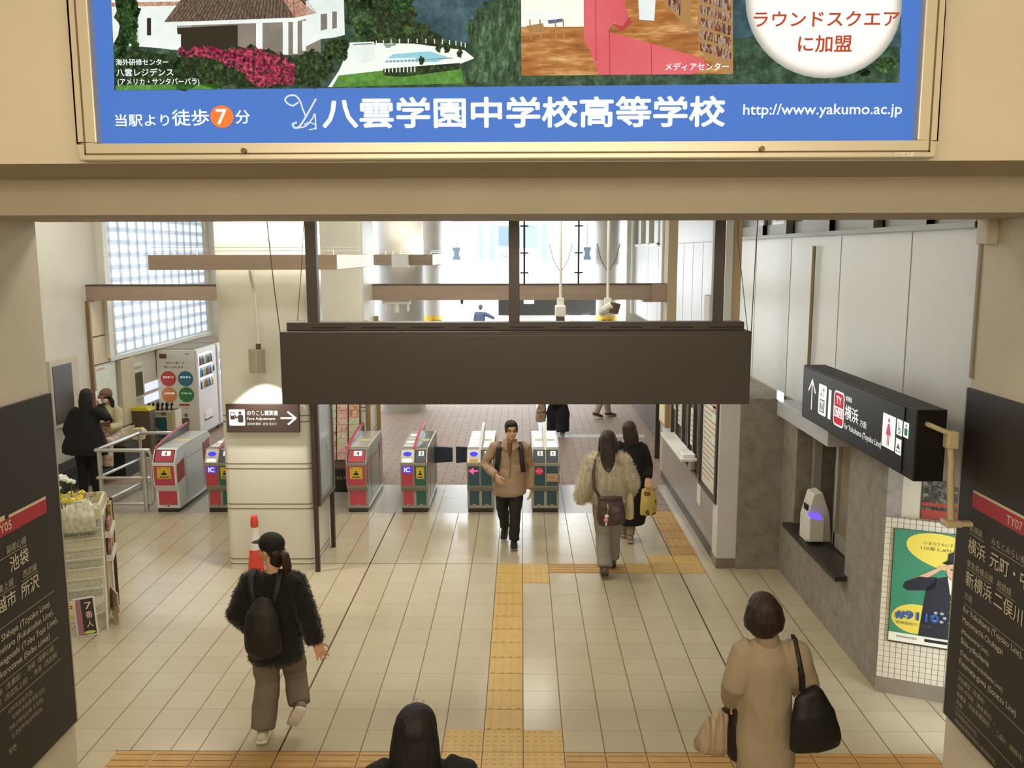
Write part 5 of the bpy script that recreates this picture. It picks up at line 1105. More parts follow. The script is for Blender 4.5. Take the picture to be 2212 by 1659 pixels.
# ================================================================ left wall: notice board, wood panels, posters, bench
t = thing('wall_display', 'dark screen with a cream surround on the left wall behind the stair', 'display', (-7.1, 13.4, 1.05))
MB().box(-7.1, -6.98, 13.0, 13.85, 1.02, 2.05).build('surround', cream, t, bevel=0.006); MB().box(-6.99, -6.972, 13.06, 13.62, 1.08, 1.96).build('screen', M('screen_dark', '#3b342f', 0.3), t)
for k, (z0, z1, lb) in enumerate(((2.27, 2.86, 'upper pale wood panel beside the block screen'), (1.80, 2.26, 'lower pale wood panel beside the block screen'))):
    tag(MB().box(-7.1, -7.04, 14.48, 15.32, z0+0.006, z1-0.006).build('wall_panel', pale_wood, bevel=0.004), lb, 'panel')
t = thing('wall_map', 'pale green framed map poster on the left wall behind the seated woman', 'poster', (-7.1, 14.9, 1.0))
MB().box(-7.1, -7.05, 14.5, 15.28, 0.98, 1.79).build('frame', alu_dull, t, bevel=0.004)
sh = Sheet((-7.0485, 14.53, 1.01), (0, 1, 0)); sh.rect(0, 0, 0.72, 0.75, ramp_mat('map_print', [(0.3, '#cfe0c4'), (0.48, '#e9ecd8'), (0.6, '#c4dede'), (0.72, '#e2b49a')], 5, 6, 0.5)); sh.text('駅周辺案内図', 0.04, 0.68, 0.045, M('map_red', '#b0523a', 0.5)); sh.build('print', t)
tag(MB().box(-7.1, -7.04, 14.44, 14.49, 0.3, 2.86).build('wood_edge', M('edge_brown', '#8a6a4a', 0.5)), 'slim brown strip at the left edge of the wood panels', 'trim')
tag(MB().box(-7.095, -6.98, 15.33, 15.86, 0.62, 1.78).build('door_leaf', M('leaf_cream', '#d6cbb0', 0.5), bevel=0.006), 'cream panel door right of the map poster', 'panel')
tag(MB().box(-7.0, -6.9, 14.65, 15.55, 0.04, 0.6).build('low_partition', M('leaf_cream', '#d6cbb0', 0.5), bevel=0.006), 'low cream partition along the left wall behind the railing', 'partition')
t = thing('wall_board', 'green notice slate hung on the left wall beside the vending machine', 'notice board', (-7.1, 16.1, 1.0))
MB().box(-7.1, -7.06, 15.9, 16.42, 0.98, 1.62).build('backing', paper, t, bevel=0.003); MB().box(-7.06, -7.05, 15.97, 16.34, 1.03, 1.46).build('slate', M('slate_green', '#4a5238', 0.5), t)
sh = Sheet((-7.0485, 15.93, 1.5), (0, 1, 0)); sh.text('お知らせ', 0.02, 0.03, 0.05, M('notice_brown', '#6a5a42', 0.6), w=0.42); sh.build('lettering', t)
ws = MB()
for k in range(2):
    for i in range(4): ws.box(-7.1, -7.085, 16.46+0.19*i, 16.62+0.19*i, 0.82+0.22*k, 0.97+0.22*k)
tag(ws.build('low_window', E('low_window', '#e4ecff', 1.0), fix=False), 'small bright panes low on the wall beside the vending machine', 'window', kind='structure')
t = thing('recycling_bin', 'brown bin with a yellow lid against the left wall', 'bin', (-6.85, 16.0, 0))
MB().box(-7.02, -6.66, 15.62, 15.86, 0, 0.84).build('body', M('bin_brown', '#5a4c40', 0.5), t, bevel=0.01); MB().prism([(-7.03, .84), (-6.65, .84), (-6.72, .90), (-6.96, .90)], 15.60, 15.88, lambda a, b, d: (a, d, b)).build('lid', M('bin_yellow', '#d8c832', 0.5), t)
us = thing('umbrella_stand', 'white and green umbrella rental stand reading 93% and 30% before the vending machine', 'stand', (-6.75, 16.3, 0))
MB().box(-7.02, -6.42, 16.17, 16.2, 0, 0.74).box(-7.02, -6.42, 16.47, 16.5, 0, 0.74).box(-7.02, -6.99, 16.2, 16.47, 0, 0.74).box(-6.45, -6.42, 16.2, 16.47, 0, 0.74).box(-6.99, -6.45, 16.2, 16.47, 0, 0.02).build('body', M('stand_cream', '#ddd8c4', 0.5), us, bevel=0.008)
sh = Sheet((-7.02, 16.1685, 0)); sh.rect(0.04, 0.04, 0.44, 0.62, M('stand_green', '#2f6666', 0.5)); sh.text('平均', 0.26, 0.66, 0.05, ink, w=0.08); sh.text('NBC', 0.35, 0.655, 0.06, ink, w=0.10, bold=0.03)
sh.text('93', 0.14, 0.33, 0.10, wtxt, w=0.13, bold=0.02); sh.text('%', 0.285, 0.335, 0.055, wtxt); sh.text('30', 0.15, 0.18, 0.09, wtxt, w=0.12, bold=0.02); sh.text('%', 0.285, 0.185, 0.05, wtxt); sh.rect(0.09, 0.34, 0.12, 0.42, wtxt, 2); sh.rect(0.10, 0.18, 0.13, 0.26, wtxt, 2)
sh.rect(0.47, 0.40, 0.54, 0.70, M('stand_yellow', '#d9c98a', 0.5)); sh.rect(0.47, 0.10, 0.54, 0.38, M('stand_teal', '#4a7f84', 0.5)); sh.build('print', us)
for k in range(8):
    x = -6.95+0.058*k; y = 16.28+0.05*(k % 3)
    t = thing('umbrella', 'black rental umbrella standing handle up in the umbrella stand', 'umbrella', (x, y, 0.7), 'umbrellas in the rental stand')
    MB().tube([(x, y, 0.1), (x, y, 0.80), (x+0.01, y-0.02, 0.86), (x+0.035, y-0.04, 0.87), (x+0.05, y-0.05, 0.83)], 0.013, 7).build('handle', black_plastic, t, smooth=True); MB().loft([(x, y, 0.15), (x, y, 0.60), (x, y, 0.74)], [0.012, 0.028, 0.016], 8).build('canopy', M('umbrella_black', '#17171a', 0.6), t, smooth=True)
# vending machines
def vending(y0, label, printed):
    t = thing('vending_machine', label, 'vending machine', (-6.7, y0+.5, 0), 'vending machines along the left wall')
    MB().box(-7.08, -6.33, y0, y0+1.12, 0.08, 1.78).build('cabinet', M('vending_white', '#dcd8ca', 0.4), t, bevel=0.012)
    MB().box(-7.06, -6.36, y0+0.02, y0+1.1, 0, 0.08).build('plinth', gdark, t); MB().box(-7.06, -6.35, y0+.02, y0+1.1, 1.78, 1.80).build('lid', M('vending_top', '#8a7d66', 0.6), t)
    MB().box(-6.33, -6.30, y0+0.02, y0+1.10, 0.12, 1.76).build('door', M('vending_door', '#e2e4e8', 0.35), t, bevel=0.006)
    MB().box(-6.302, -6.292, y0+0.10, y0+0.84, 0.98, 1.68).build('display_window', E('vending_lit', '#eaf2ff', 1.05), t)
    bott = [M('bottle_%d' % i, c, 0.3) for i, c in enumerate(('#3a5a9a', '#6aa0c0', '#b04a40', '#4a8a5a', '#c9a23a', '#e0e4e8'))]
    for r in range(3):
        MB().box(-6.291, -6.282, y0+0.10, y0+0.84, 0.985+0.235*r, 1.0+0.235*r).build('button_row', gdark, t)
        for k in range(9):
            zb = 1.0+0.235*r; yb = y0+0.14+0.078*k
            MB().loft([(-6.285, yb, zb), (-6.285, yb, zb+0.11), (-6.285, yb, zb+0.13), (-6.285, yb, zb+0.165)], [0.024, 0.024, 0.010, 0.010], 8, cap=0.2).build('bottle', bott[(k*5+r*7) % 6], t, smooth=True)
    MB().box(-6.30, -6.285, y0+0.30, y0+0.70, 0.36, 0.50).build('outlet_flap', M('flap_pale', '#f2f4f8', 0.3), t); MB().box(-6.30, -6.283, y0+0.30, y0+0.70, 0.33, 0.36).build('outlet_lip', gdark, t); MB().box(-6.30, -6.285, y0+0.90, y0+0.95, 1.25, 1.36).build('coin_slot', black_plastic, t)
    if printed:
        sh = Sheet((-7.08, y0-0.0015, 0.0)); br = M('print_brown', '#6a5238', 0.6)
        sh.rect(0.06, 1.61, 0.20, 1.70, br); sh.text('不動産', 0.55, 1.68, 0.03, br); sh.text('悩みも願いも、', 0.18, 1.50, 0.05, br, w=0.40); sh.text('「受け止めます。」', 0.12, 1.42, 0.05, br, w=0.50)
        for (cx, cz, c, s_) in ((0.215, 1.215, '#c94a44', '家を建てる'), (0.55, 1.215, '#3a7488', '家を売る'), (0.215, 0.90, '#dc8c4a', '土地活用'), (0.55, 0.90, '#3c8246', 'リフォーム')):
            sh.ell(cx, cz, 0.15, 0.15, M('disc_'+c[1:], c, 0.5)); sh.text(s_, cx, cz+0.01, 0.04, wl_, w=0.20, align='C', l=3)
        sh.rect(0.40, 0.68, 0.60, 0.72, M('print_red', '#b0403a', 0.5)); sh.text('ご相談', 0.48, 0.62, 0.03, br)
        for cx, c in ((0.40, '#6a4a3a'), (0.52, '#7a6a5a')): sh.ell(cx, 0.48, 0.035, 0.04, M('print_skin', '#c9a48a', 0.5), 2); sh.ell(cx, 0.50, 0.04, 0.03, M('hair_'+c[1:], c, 0.5), 3); sh.rrect(cx-0.06, 0.30, cx+0.06, 0.44, 0.03, M('hair_'+c[1:], c, 0.5), 1)
        sh.build('print', t)
vending(17.07, 'vending machine whose side carries four coloured discs, nearest on the left wall', True)
vending(18.25, 'plain white vending machine, second along the left wall', False)
# bench
t = thing('bench', 'dark green box bench along the left wall under the dark screen', 'bench', (-6.75, 13.4, 0))
bg_ = M('bench_green', '#20241c', 0.6)
MB().box(-7.05, -6.80, 12.2, 13.75, 0.33, 0.46).build('seat', bg_, t, bevel=0.02)
MB().box(-7.0, -6.84, 12.3, 13.7, 0.12, 0.33).build('body', bg_, t)
for x in (-7.0, -6.87):
    for y in (12.32, 13.62): MB().box(x, x+0.05, y, y+0.05, 0, 0.34).build('leg', dw, t)

# ================================================================ office wall: poster case, counter, papers
t = thing('timetable_poster', 'dark framed timetable poster on the office wall by the white corner column', 'poster', (2.25, 10.6, 0.74))
m = MB()
for a in ((10.02, 11.02, 0.74, 0.79), (10.02, 11.02, 1.95, 2.0), (10.02, 10.10, 0.79, 1.95), (10.97, 11.02, 0.79, 1.95)): m.box(2.225, 2.28, a[0], a[1], a[2], a[3])
m.build('frame', brown_metal, t, bevel=0.004)
sh = Sheet((2.262, 10.97, 0.79), (0, -1, 0)); sh.rect(0, 0, 0.87, 1.16, paper, 0)
pl = M('print_grey', '#a89e88', 0.6); pbn = M('print_band', '#c9a078', 0.6)
for k in range(16): sh.rect(0.06, 0.10+0.066*k, 0.80 if k % 4 else 0.5, 0.125+0.066*k, pl if k % 5 else pbn, 1)
sh.rect(0.55, 0.98, 0.87, 1.16, M('print_salmon', '#d8a07c', 0.6), 1); sh.build('print', t)
t = thing('ticket_counter', 'white narrow counter shelf under the office ticket window', 'counter', (2.2, 12.2, 0.9))
MB().box(2.07, 2.28, 11.35, 13.1, 0.93, 0.965).build('shelf', white_metal, t, bevel=0.004); MB().box(2.2, 2.28, 11.45, 11.52, 0.80, 0.93).box(2.2, 2.28, 12.9, 12.97, 0.80, 0.93).build('bracket', alu, t)
MB().box(2.10, 2.26, 11.38, 11.62, 0.965, 1.02).build('tray', M('tray_white', '#f0f0ea', 0.4), t, bevel=0.01)
o = MB().box(2.272, 2.28, 11.05, 11.27, 0.42, 0.78).build('paper_notice', paper); tag(o, 'column of small white notices below the counter end', 'notice')
for k, (y, z, lb) in enumerate(((12.75, 1.15, 'white notice sheet inside the ticket window, far left'), (11.78, 1.05, 'striped notice sheet inside the ticket window, middle'), (13.15, 1.30, 'pale green notice sheet at the far end of the ticket window'))):
    t = thing('window_notice', lb, 'notice', (2.29, y, z)); MB().box(2.288, 2.294, y-0.13, y+0.13, z, z+0.5).build('sheet', paper if k < 2 else M('notice_green', '#c8d2b8', 0.6), t)
    sh = Sheet((2.287, y+0.12, z), (0, -1, 0))
    for q in range(6): sh.rect(0.02, 0.05+0.07*q, 0.2, 0.075+0.07*q, pl)
    sh.build('print', t)
t = thing('poster_board', 'cream framed poster board beyond the ticket window', 'poster', (2.2, 13.8, 0.9)); MB().box(2.2, 2.28, 13.5, 14.1, 0.95, 2.1).build('frame', M('frame_wood', '#a58660', 0.5), t, bevel=0.004); MB().box(2.195, 2.2, 13.55, 14.05, 1.0, 2.05).build('print', M('poster_cream', '#e4dcae', 0.6, var=0.1, vscale=3), t)
t = thing('shop_post', 'dark post with a white box in front of the brown wall past the office', 'post', (2.4, 15.6, 0)); MB().box(2.36, 2.44, 15.5, 15.58, 0, 2.3).build('post', gdark, t); MB().box(2.44, 2.60, 15.3, 15.6, 1.2, 1.5).build('box', white_metal, t)
# ================================================================ people
skin = M('skin', '#d9ab8c', 0.5, var=0.04, vscale=20); skin_d = M('skin_lip', '#a8604f', 0.5)
hair_blk = M('hair_black', '#120f0e', 0.62, var=0.3, vscale=60, stretch=(1, 1, 0.15), bump=0.3, bscale=120)
hair_brn = M('hair_brown', '#2a1b14', 0.52, var=0.35, vscale=60, stretch=(1, 1, 0.12), bump=0.3, bscale=120)
hair_mid = M('hair_dark_brown', '#241813', 0.42, var=0.3, vscale=60, stretch=(1, 1, 0.15), bump=0.3, bscale=120)
eye_m = M('eye_dark', '#1a120e', 0.2)

def remesh(name, mb, mat, parent, vox=0.012, it=6, disp=None, slivers=None, fac=0.5):
    """fuse overlapping shapes into one continuous skin, relax it, then displace it"""
    me = mb.mesh(name+'_raw'); o = bpy.data.objects.new(name, me); COL.objects.link(o)
    r = o.modifiers.new('fuse', 'REMESH'); r.mode = 'VOXEL'; r.voxel_size = vox
    s = o.modifiers.new('relax', 'SMOOTH'); s.factor = fac; s.iterations = it
    dg = bpy.context.evaluated_depsgraph_get(); new = bpy.data.meshes.new_from_object(o.evaluated_get(dg))
    o.modifiers.clear(); o.data = new; bpy.data.meshes.remove(me)
    new.name = name; new.materials.clear()
    mats = mat if isinstance(mat, list) else [mat]
    if disp:
        ns_ = [v.normal.copy() for v in new.vertices]
        for v, n in zip(new.vertices, ns_): v.co += n*disp(v.co)
    if slivers:
        cnt, ln, wd, sd = slivers; rnd = random.Random(sd)
        vs = [v.co.copy() for v in new.vertices]; nn = [v.normal.copy() for v in new.vertices]; fs = [tuple(p.vertices) for p in new.polygons]
        base = len(vs)
        for _ in range(cnt):
            i = rnd.randrange(base); p = vs[i]; n = nn[i]; d = (n*0.8 + V((rnd.uniform(-.5, .5), rnd.uniform(-.5, .5), rnd.uniform(-1.0, 0.2)))).normalized()*ln*rnd.uniform(.5, 1.2)
            sdv = d.cross(V((rnd.uniform(-1, 1), rnd.uniform(-1, 1), rnd.uniform(-1, 1)))).normalized()*wd
            b = len(vs); vs += [p-n*0.004-sdv, p-n*0.004+sdv, p+d]; fs.append((b, b+1, b+2))
        new2 = bpy.data.meshes.new(name); new2.from_pydata([tuple(v) for v in vs], [], fs); new2.update(); o.data = new2; bpy.data.meshes.remove(new); new = new2
    for m in mats: new.materials.append(m)
    new.polygons.foreach_set('use_smooth', [True]*len(new.polygons))
    return attach(o, parent)
def folds(amp, sx=5, sz=9, seed=0.0):
    return lambda c: amp*(noise.noise(V((c.x*sx+seed, c.y*sx, c.z*sz)))+0.5*noise.noise(V((c.x*sx*2.3, c.y*sx*2.3+seed, c.z*sz*2.1))))
def furry(amp, f=26, seed=0.0):
    return lambda c: amp*(noise.noise(V((c.x*f+seed, c.y*f, c.z*f*0.7)))+0.7*noise.noise(V((c.x*f*2.2, c.y*f*2.2, c.z*f*1.6+seed))))

def basis(yaw):
    """yaw 0 faces +Y (away), positive turns to the person's left; returns forward, right"""
    a = math.radians(yaw); return V((-math.sin(a), math.cos(a), 0)), V((math.cos(a), math.sin(a), 0))
def hand(mb, w, d, pn, s=1.0, curl=0.35, spread=1.0, thumb=1):
    """w wrist, d direction of the fingers, pn palm normal (the way fingers curl); thumb +1/-1 picks the side"""
    d = V(d).normalized(); pn = V(pn); pn = (pn-d*pn.dot(d)).normalized(); side = d.cross(pn)*thumb
    w = V(w)
    mb.loft([w-d*0.02*s, w+d*0.02*s, w+d*0.055*s, w+d*0.088*s], [(0.024*s, 0.019*s), (0.032*s, 0.016*s), (0.040*s, 0.014*s), (0.040*s, 0.012*s)], 12, ref=side)
    for k, L in enumerate((0.072, 0.080, 0.074, 0.058)):
        off = (1.5-k)*0.0205*s; p = w + d*0.086*s + side*off
        dd = (d + side*(1.5-k)*(0.16 if curl < .2 else 0.07)*spread).normalized(); pts = [p-d*0.01]; r = [0.0095*s]
        for j, f in enumerate((0.45, 0.32, 0.25)):
            an_ = curl*(0.8+0.5*j)*(1+0.12*k); dd = (dd*math.cos(an_) + pn*math.sin(an_)).normalized()
            p = p + dd*L*s*f; pts.append(p); r.append((0.0090-0.0009*j)*s)
        mb.loft(pts, r, 8)
    p = w + d*0.028*s + side*0.030*s; dd = (d*0.7 + side*0.75 + pn*0.25).normalized(); pts = [p-side*0.012*s]; r = [0.012*s]
    for j, f in enumerate((0.032, 0.028, 0.022)):
        p = p+dd*f*s; pts.append(p); r.append((0.0105-0.0012*j)*s); dd = (dd*0.85+d*0.45+pn*0.1).normalized()
    mb.loft(pts, r, 8)
def head_shapes(mb, H, f, r, s=1.0, nod=0.0):
    """H centre of the skull; f, r forward and right of the head"""
    u = V((0, 0, 1)); f2 = (f*math.cos(nod)-u*math.sin(nod)); u2 = (u*math.cos(nod)+f*math.sin(nod))
    R3 = Matrix((r, f2, u2)).transposed(); P = lambda x, y, z: H + r*x*s + f2*y*s + u2*z*s
    mb.ell(P(0, -0.008, 0.022), (0.074*s, 0.094*s, 0.094*s), R3); mb.ell(P(0, 0.022, -0.035), (0.062*s, 0.070*s, 0.082*s), R3)
    mb.ell(P(0, 0.060, -0.088), (0.026*s, 0.024*s, 0.022*s), R3)
    mb.loft([P(0, 0.086, 0.012), P(0, 0.100, -0.012), P(0, 0.108, -0.030)], [0.009*s, 0.011*s, 0.0145*s], 8)
    for q in (-1, 1):
        mb.ell(P(q*0.074, -0.006, -0.012), (0.010*s, 0.019*s, 0.031*s), R3, 10, 8); mb.ell(P(q*0.036, 0.066, -0.030), (0.024*s, 0.020*s, 0.020*s), R3, 10, 8)
        mb.ell(P(q*0.030, 0.074, 0.024), (0.026*s, 0.012*s, 0.007*s), R3, 10, 8)
    mb.ell(P(0, 0.083, -0.060), (0.021*s, 0.009*s, 0.010*s), R3, 10, 8)
    return P, R3
def face_parts(P, R3, root, s=1.0, brow=hair_blk):
    for q in (-1, 1):
        MB().ell(P(q*0.030, 0.083, 0.006), (0.013*s, 0.006*s, 0.006*s), R3, 10, 8).build('eye', eye_m, root, smooth=True)
        MB().loft([P(q*0.014, 0.090, 0.026), P(q*0.030, 0.091, 0.032), P(q*0.047, 0.082, 0.027)], [(0.004*s, 0.003*s)]*3, 6).build('eyebrow', brow, root, smooth=True)
    MB().ell(P(0, 0.0905, -0.061), (0.020*s, 0.005*s, 0.006*s), R3, 10, 8).build('lips', skin_d, root, smooth=True)

def body(root, J, f, r, hf=None, s=1.0, legs=True, vox=0.0075, hands=None, nod=0.0, arms=True):
    """one continuous figure: torso, neck, head, arms with hands, legs with feet"""
    mb = MB(); N, H = J['neck'], J['head']; pel = J['pel']; hf = hf or f; hr = V((hf.y, -hf.x, 0))
    spine = [pel-V((0, 0, .06))*s, pel+V((0, 0, .06))*s, pel.lerp(N, .38), pel.lerp(N, .66), pel.lerp(N, .88), N+V((0, 0, .01))]
    mb.loft(spine, [(.145*s, .105*s), (.14*s, .10*s), (.115*s, .085*s), (.135*s, .095*s), (.13*s, .08*s), (.055*s, .05*s)], 18, ref=r)
    mb.loft([N-V((0, 0, .05)), N+V((0, 0, .03)), H-V((0, 0, .06))*s-hf*0.008], [.058*s, .050*s, .050*s], 14)
    P, R3 = head_shapes(mb, H, hf, hr, s, nod)
    for q in ('L', 'R'):
        if arms:
            sh_, el, wr = J['sh'+q], J['el'+q], J['wr'+q]
            mb.loft([N.lerp(sh_, .55)-V((0, 0, .035)), sh_-V((0, 0, .02)), sh_.lerp(el, .5), el, el.lerp(wr, .4), wr], [.046*s, .044*s, .040*s, .036*s, .034*s, .024*s], 12)
            hd_, pn, cu = (hands or {}).get(q, ((wr-el), f, .45))
            hand(mb, wr, hd_, pn, s, cu, thumb=1 if q == 'R' else -1)
        if legs:
            hp = pel + r*(0.085*s if q == 'R' else -0.085*s) - V((0, 0, .04)); kn, ak = J['kn'+q], J['an'+q]; t = J.get('toe'+q) or (ak+f*0.17-V((0, 0, ak.z-0.03)))
            mb.loft([hp, hp.lerp(kn, .5), kn, kn.lerp(ak, .35), ak], [.082*s, .068*s, .050*s, .050*s, .036*s], 14)
            mb.loft([ak-(t-ak).normalized()*0.04-V((0, 0, .03)), ak.lerp(t, .35)-V((0, 0, .02)), t], [(.034*s, .03*s), (.038*s, .03*s), (.036*s, .018*s)], 12, ref=r)
    o = remesh('body', mb, skin, root, vox, 2, fac=0.35)
    return P, R3
def torso(mb, J, r, hem, prof, f=None):
    """prof: (t, across, depth, forward shift) from neck (0) to hem (1)"""
    N = J['neck']; pts = [N.lerp(hem, t)+(f*q[0] if q and f is not None else V((0, 0, 0))) for t, a, b, *q in prof]
    mb.loft(pts, [(a, b) for t, a, b, *q in prof], 24, ref=r, cap=0.15)
def sleeve(mb, J, q, rs, end=1.0):
    sh_, el, wr = J['sh'+q], J['el'+q], J['wr'+q]; e = el.lerp(wr, end)
    mb.loft([J['neck'].lerp(sh_, .05)-V((0, 0, rs[0]*.7)), sh_-V((0, 0, .045))], [rs[0]*.95, rs[0]*.8], 14, cap=.4)
    mb.loft([J['neck'].lerp(sh_, .72), sh_, sh_.lerp(el, .5), el, el.lerp(e, .5), e], rs, 16, cap=0.25)
def trouser(mb, J, q, r, rs, end=1.0, s=1.0):
    hp = J['pel'] + r*(0.085*s if q == 'R' else -0.085*s); kn, ak = J['kn'+q], J['an'+q]
    mb.loft([hp+V((0, 0, .04)), hp.lerp(kn, .5), kn, kn.lerp(ak, .5), kn.lerp(ak, end)], rs, 18, ref=r, cap=0.1)
def shoe(root, J, q, f, r, m, sole, name='shoe', boot=False):
    ak = J['an'+q]; t = J.get('toe'+q) or (ak+f*0.17-V((0, 0, ak.z-0.03))); d = (t-ak); h = V((0, 0, 1))
    if d.length < 1e-4: d = f*0.15
    fd = d.normalized(); up = (r.cross(fd)).normalized()
    heel = ak - fd*0.055 - up*0.035
    mb = MB(); mb.loft([heel, ak.lerp(t, .1)-up*0.02, ak.lerp(t, .6)-up*0.012, t+fd*0.01], [(.040, .036), (.043, .050 if not boot else .055), (.047, .036), (.042, .024)], 14, ref=r)
    if boot: mb.loft([ak-up*0.02, ak+V((0, 0, .07))], [.050, .052], 14)
    o = remesh(name, mb, m, root, 0.008, 3)
    mb = MB(); mb.loft([heel-up*0.034, ak.lerp(t, .5)-up*0.046, t-up*0.020+fd*0.012], [(.043, .016), (.049, .014), (.043, .012)], 14, ref=r)
    s_ = mb.build('sole', sole, None, smooth=True); s_.parent = o; s_.matrix_parent_inverse = Matrix.Identity(4); 
    # the shoe carries its parent's offset, so the sole needs none of its own
    return o
def js(**k): return {a: V(b) for a, b in k.items()}
def person(label, loc): return thing('person', label, 'person', loc)

for b_, m_, t_ in _bags:
    o = remesh('pouch', b_, m_, None, 0.008, 2, folds(.010, 26, 7)); o.parent = t_; o.matrix_parent_inverse = Matrix.Translation(-V(t_['at'])); del t_['at']

# ---- woman in a black fleece jacket walking off at the left
J = js(head=(-1.85, 6.30, 1.475), neck=(-1.83, 6.26, 1.315), pel=(-1.84, 6.27, .80), shL=(-1.99, 6.27, 1.25), shR=(-1.67, 6.25, 1.25), elL=(-2.10, 6.24, 1.00), wrL=(-2.03, 6.42, .82), elR=(-1.58, 6.22, .99), wrR=(-1.525, 6.22, .79),
       knL=(-1.935, 6.36, .42), anL=(-1.95, 6.22, .085), knR=(-1.76, 6.50, .44), anR=(-1.685, 6.30, .235), toeR=(-1.75, 6.33, .10), toeL=(-1.975, 6.40, .035))
f, r = basis(6); hf, _ = basis(60)
pA = person('woman in a black fleece jacket, cap and ponytail walking away, left of the floor', (-1.9, 6.3, 0))
P, R3 = body(pA, J, f, r, hf, 0.95, vox=.0052, hands={'R': (V((.45, -.05, -1)), V((-.3, .5, 0)), .16)})
blk_fur = M('black_fleece', '#0f0d0d', 0.9, sheen=0.25, var=0.3, vscale=40)
mb = MB(); torso(mb, J, r, V((-1.84, 6.27, .635)), [(0, .075, .07), (.07, .14, .09), (.16, .185, .12), (.4, .195, .135), (.7, .205, .145), (.95, .205, .145), (1, .19, .135)])
sleeve(mb, J, 'L', [.075, .085, .085, .085, .085, .075]); sleeve(mb, J, 'R', [.075, .085, .085, .08, .078, .065], .97)
remesh('fleece_jacket', mb, blk_fur, pA, 0.013, 4, furry(.010), (9000, .022, .0022, 5))
tr = M('trouser_taupe', '#7a6f64', 0.8, var=0.08, vscale=12)
mb = MB(); mb.ell(J['pel']-V((0, 0, .02)), (.16, .12, .12))
trouser(mb, J, 'L', r, [.10, .10, .092, .095, .098], .96); trouser(mb, J, 'R', r, [.10, .10, .09, .085, .082], .92)
remesh('trousers', mb, tr, pA, 0.012, 5, folds(.010, 7, 7))
swh = M('sneaker_white', '#d9d6cc', 0.5); sol = M('sole_white', '#e6e3da', 0.6)
shoe(pA, J, 'L', f, r, swh, sol, 'sneaker'); shoe(pA, J, 'R', f, r, M('sneaker_taupe', '#8a8074', 0.6), sol, 'sneaker')
mb = MB(); mb.ell(P(0, -0.012, 0.035), (.083*.95, .104*.95, .088*.95), R3); mb.ell(P(0, -.07, -.02), (.066, .05, .075), R3); mb.ell(P(0, -.055, -.085), (.060, .045, .06), R3)
remesh('hair', mb, hair_mid, pA, 0.009, 4, folds(.003, 30, 12))
H = J['head']; tail = [P(0, -.085, .0), P(0.015, -.13, -.03), P(.03, -.135, -.12), P(.035, -.12, -.22), P(.03, -.105, -.30)]
mb = MB(); mb.loft(tail, [(.032, .026), (.042, .032), (.046, .032), (.040, .028), (.018, .014)], 14); remesh('ponytail', mb, M('hair_tail', '#3a241a', 0.5, var=0.35, vscale=70, stretch=(1, 1, .1)), pA, .007, 8, folds(.003, 50, 5))
cap_m = M('cap_black', '#0e0c0c', 0.75)
mb = MB(); mb.ell(P(0, -0.010, 0.050), (.088, .108, .085), R3); o = remesh('cap', mb, cap_m, pA, 0.009, 2)
MB().loft([P(0, .075, .055), P(0, .125, .048), P(0, .165, .036)], [(.072, .010), (.068, .010), (.044, .008)], 16, ref=_).build('cap_brim', cap_m, pA, smooth=True)
bp_ = thing('backpack', 'black backpack on the back of the woman in the black fleece jacket', 'backpack', (-1.84, 6.1, 1.0))
bkm = M('backpack_black', '#1d1a19', 0.6, var=0.1, vscale=10)
bk0 = V((-1.865, 6.085, 0)); mb = MB(); mb.loft([bk0+V((.01, 0, .76)), bk0+V((0, -.02, .82)), bk0+V((0, -.03, .95)), bk0+V((0, -.015, 1.08)), bk0+V((.005, .02, 1.17))], [(.12, .05), (.135, .07), (.135, .075), (.115, .06), (.06, .03)], 24, ref=r)
remesh('pouch', mb, bkm, bp_, 0.012, 6, folds(.006, 9, 6))
for q in (-1, 1): MB().loft([bk0+V((.07*q, .03, 1.14)), bk0+V((.095*q, .05, 1.24)), bk0+V((.10*q, .09, 1.31)), bk0+V((.10*q, .17, 1.335))], [(.022, .008)]*4, 10, ref=r).build('strap', bkm, bp_, smooth=True)

# ---- man in a tan jacket walking towards the camera
J = js(head=(-.13, 10.72, 1.475), neck=(-.145, 10.78, 1.325), pel=(-.15, 10.82, .86), shR=(-.335, 10.78, 1.265), shL=(.045, 10.80, 1.25), elR=(-.46, 10.80, 1.02), wrR=(-.315, 10.56, .955), elL=(.10, 10.86, .97), wrL=(.11, 10.76, .735),
       knR=(-.245, 10.86, .46), anR=(-.22, 11.12, .13), toeR=(-.235, 10.97, .035), knL=(-.085, 10.70, .47), anL=(-.10, 10.68, .085), toeL=(-.10, 10.52, .055))
f, r = basis(178); hf, _ = basis(187)
pB = person('man with glasses in a tan jacket walking towards the camera from the gates', (-.15, 10.8, 0))
P, R3 = body(pB, J, f, r, hf, 0.97, vox=.006, hands={'R': (V((.35, -.25, -.75)), V((.5, .6, 0)), .5), 'L': (V((0, -.1, -1)), V((-.8, 0, 0)), .4)})
face_parts(P, R3, pB, 0.97)
tan = M('jacket_tan', '#a48a72', 0.75, var=0.08, vscale=9); tan_d = M('jacket_shadowed', '#8a7058', 0.8)
mb = MB(); torso(mb, J, r, V((-.15, 10.82, .66)), [(0, .072, .065), (.07, .14, .085), (.17, .18, .11), (.42, .18, .12), (.72, .195, .145, .02), (.96, .205, .16, .035), (1, .197, .15, .035)], f)
sleeve(mb, J, 'R', [.064, .070, .066, .062, .058, .050]); sleeve(mb, J, 'L', [.064, .070, .066, .062, .058, .050])
remesh('jacket', mb, tan, pB, 0.012, 5, folds(.011, 8, 12))
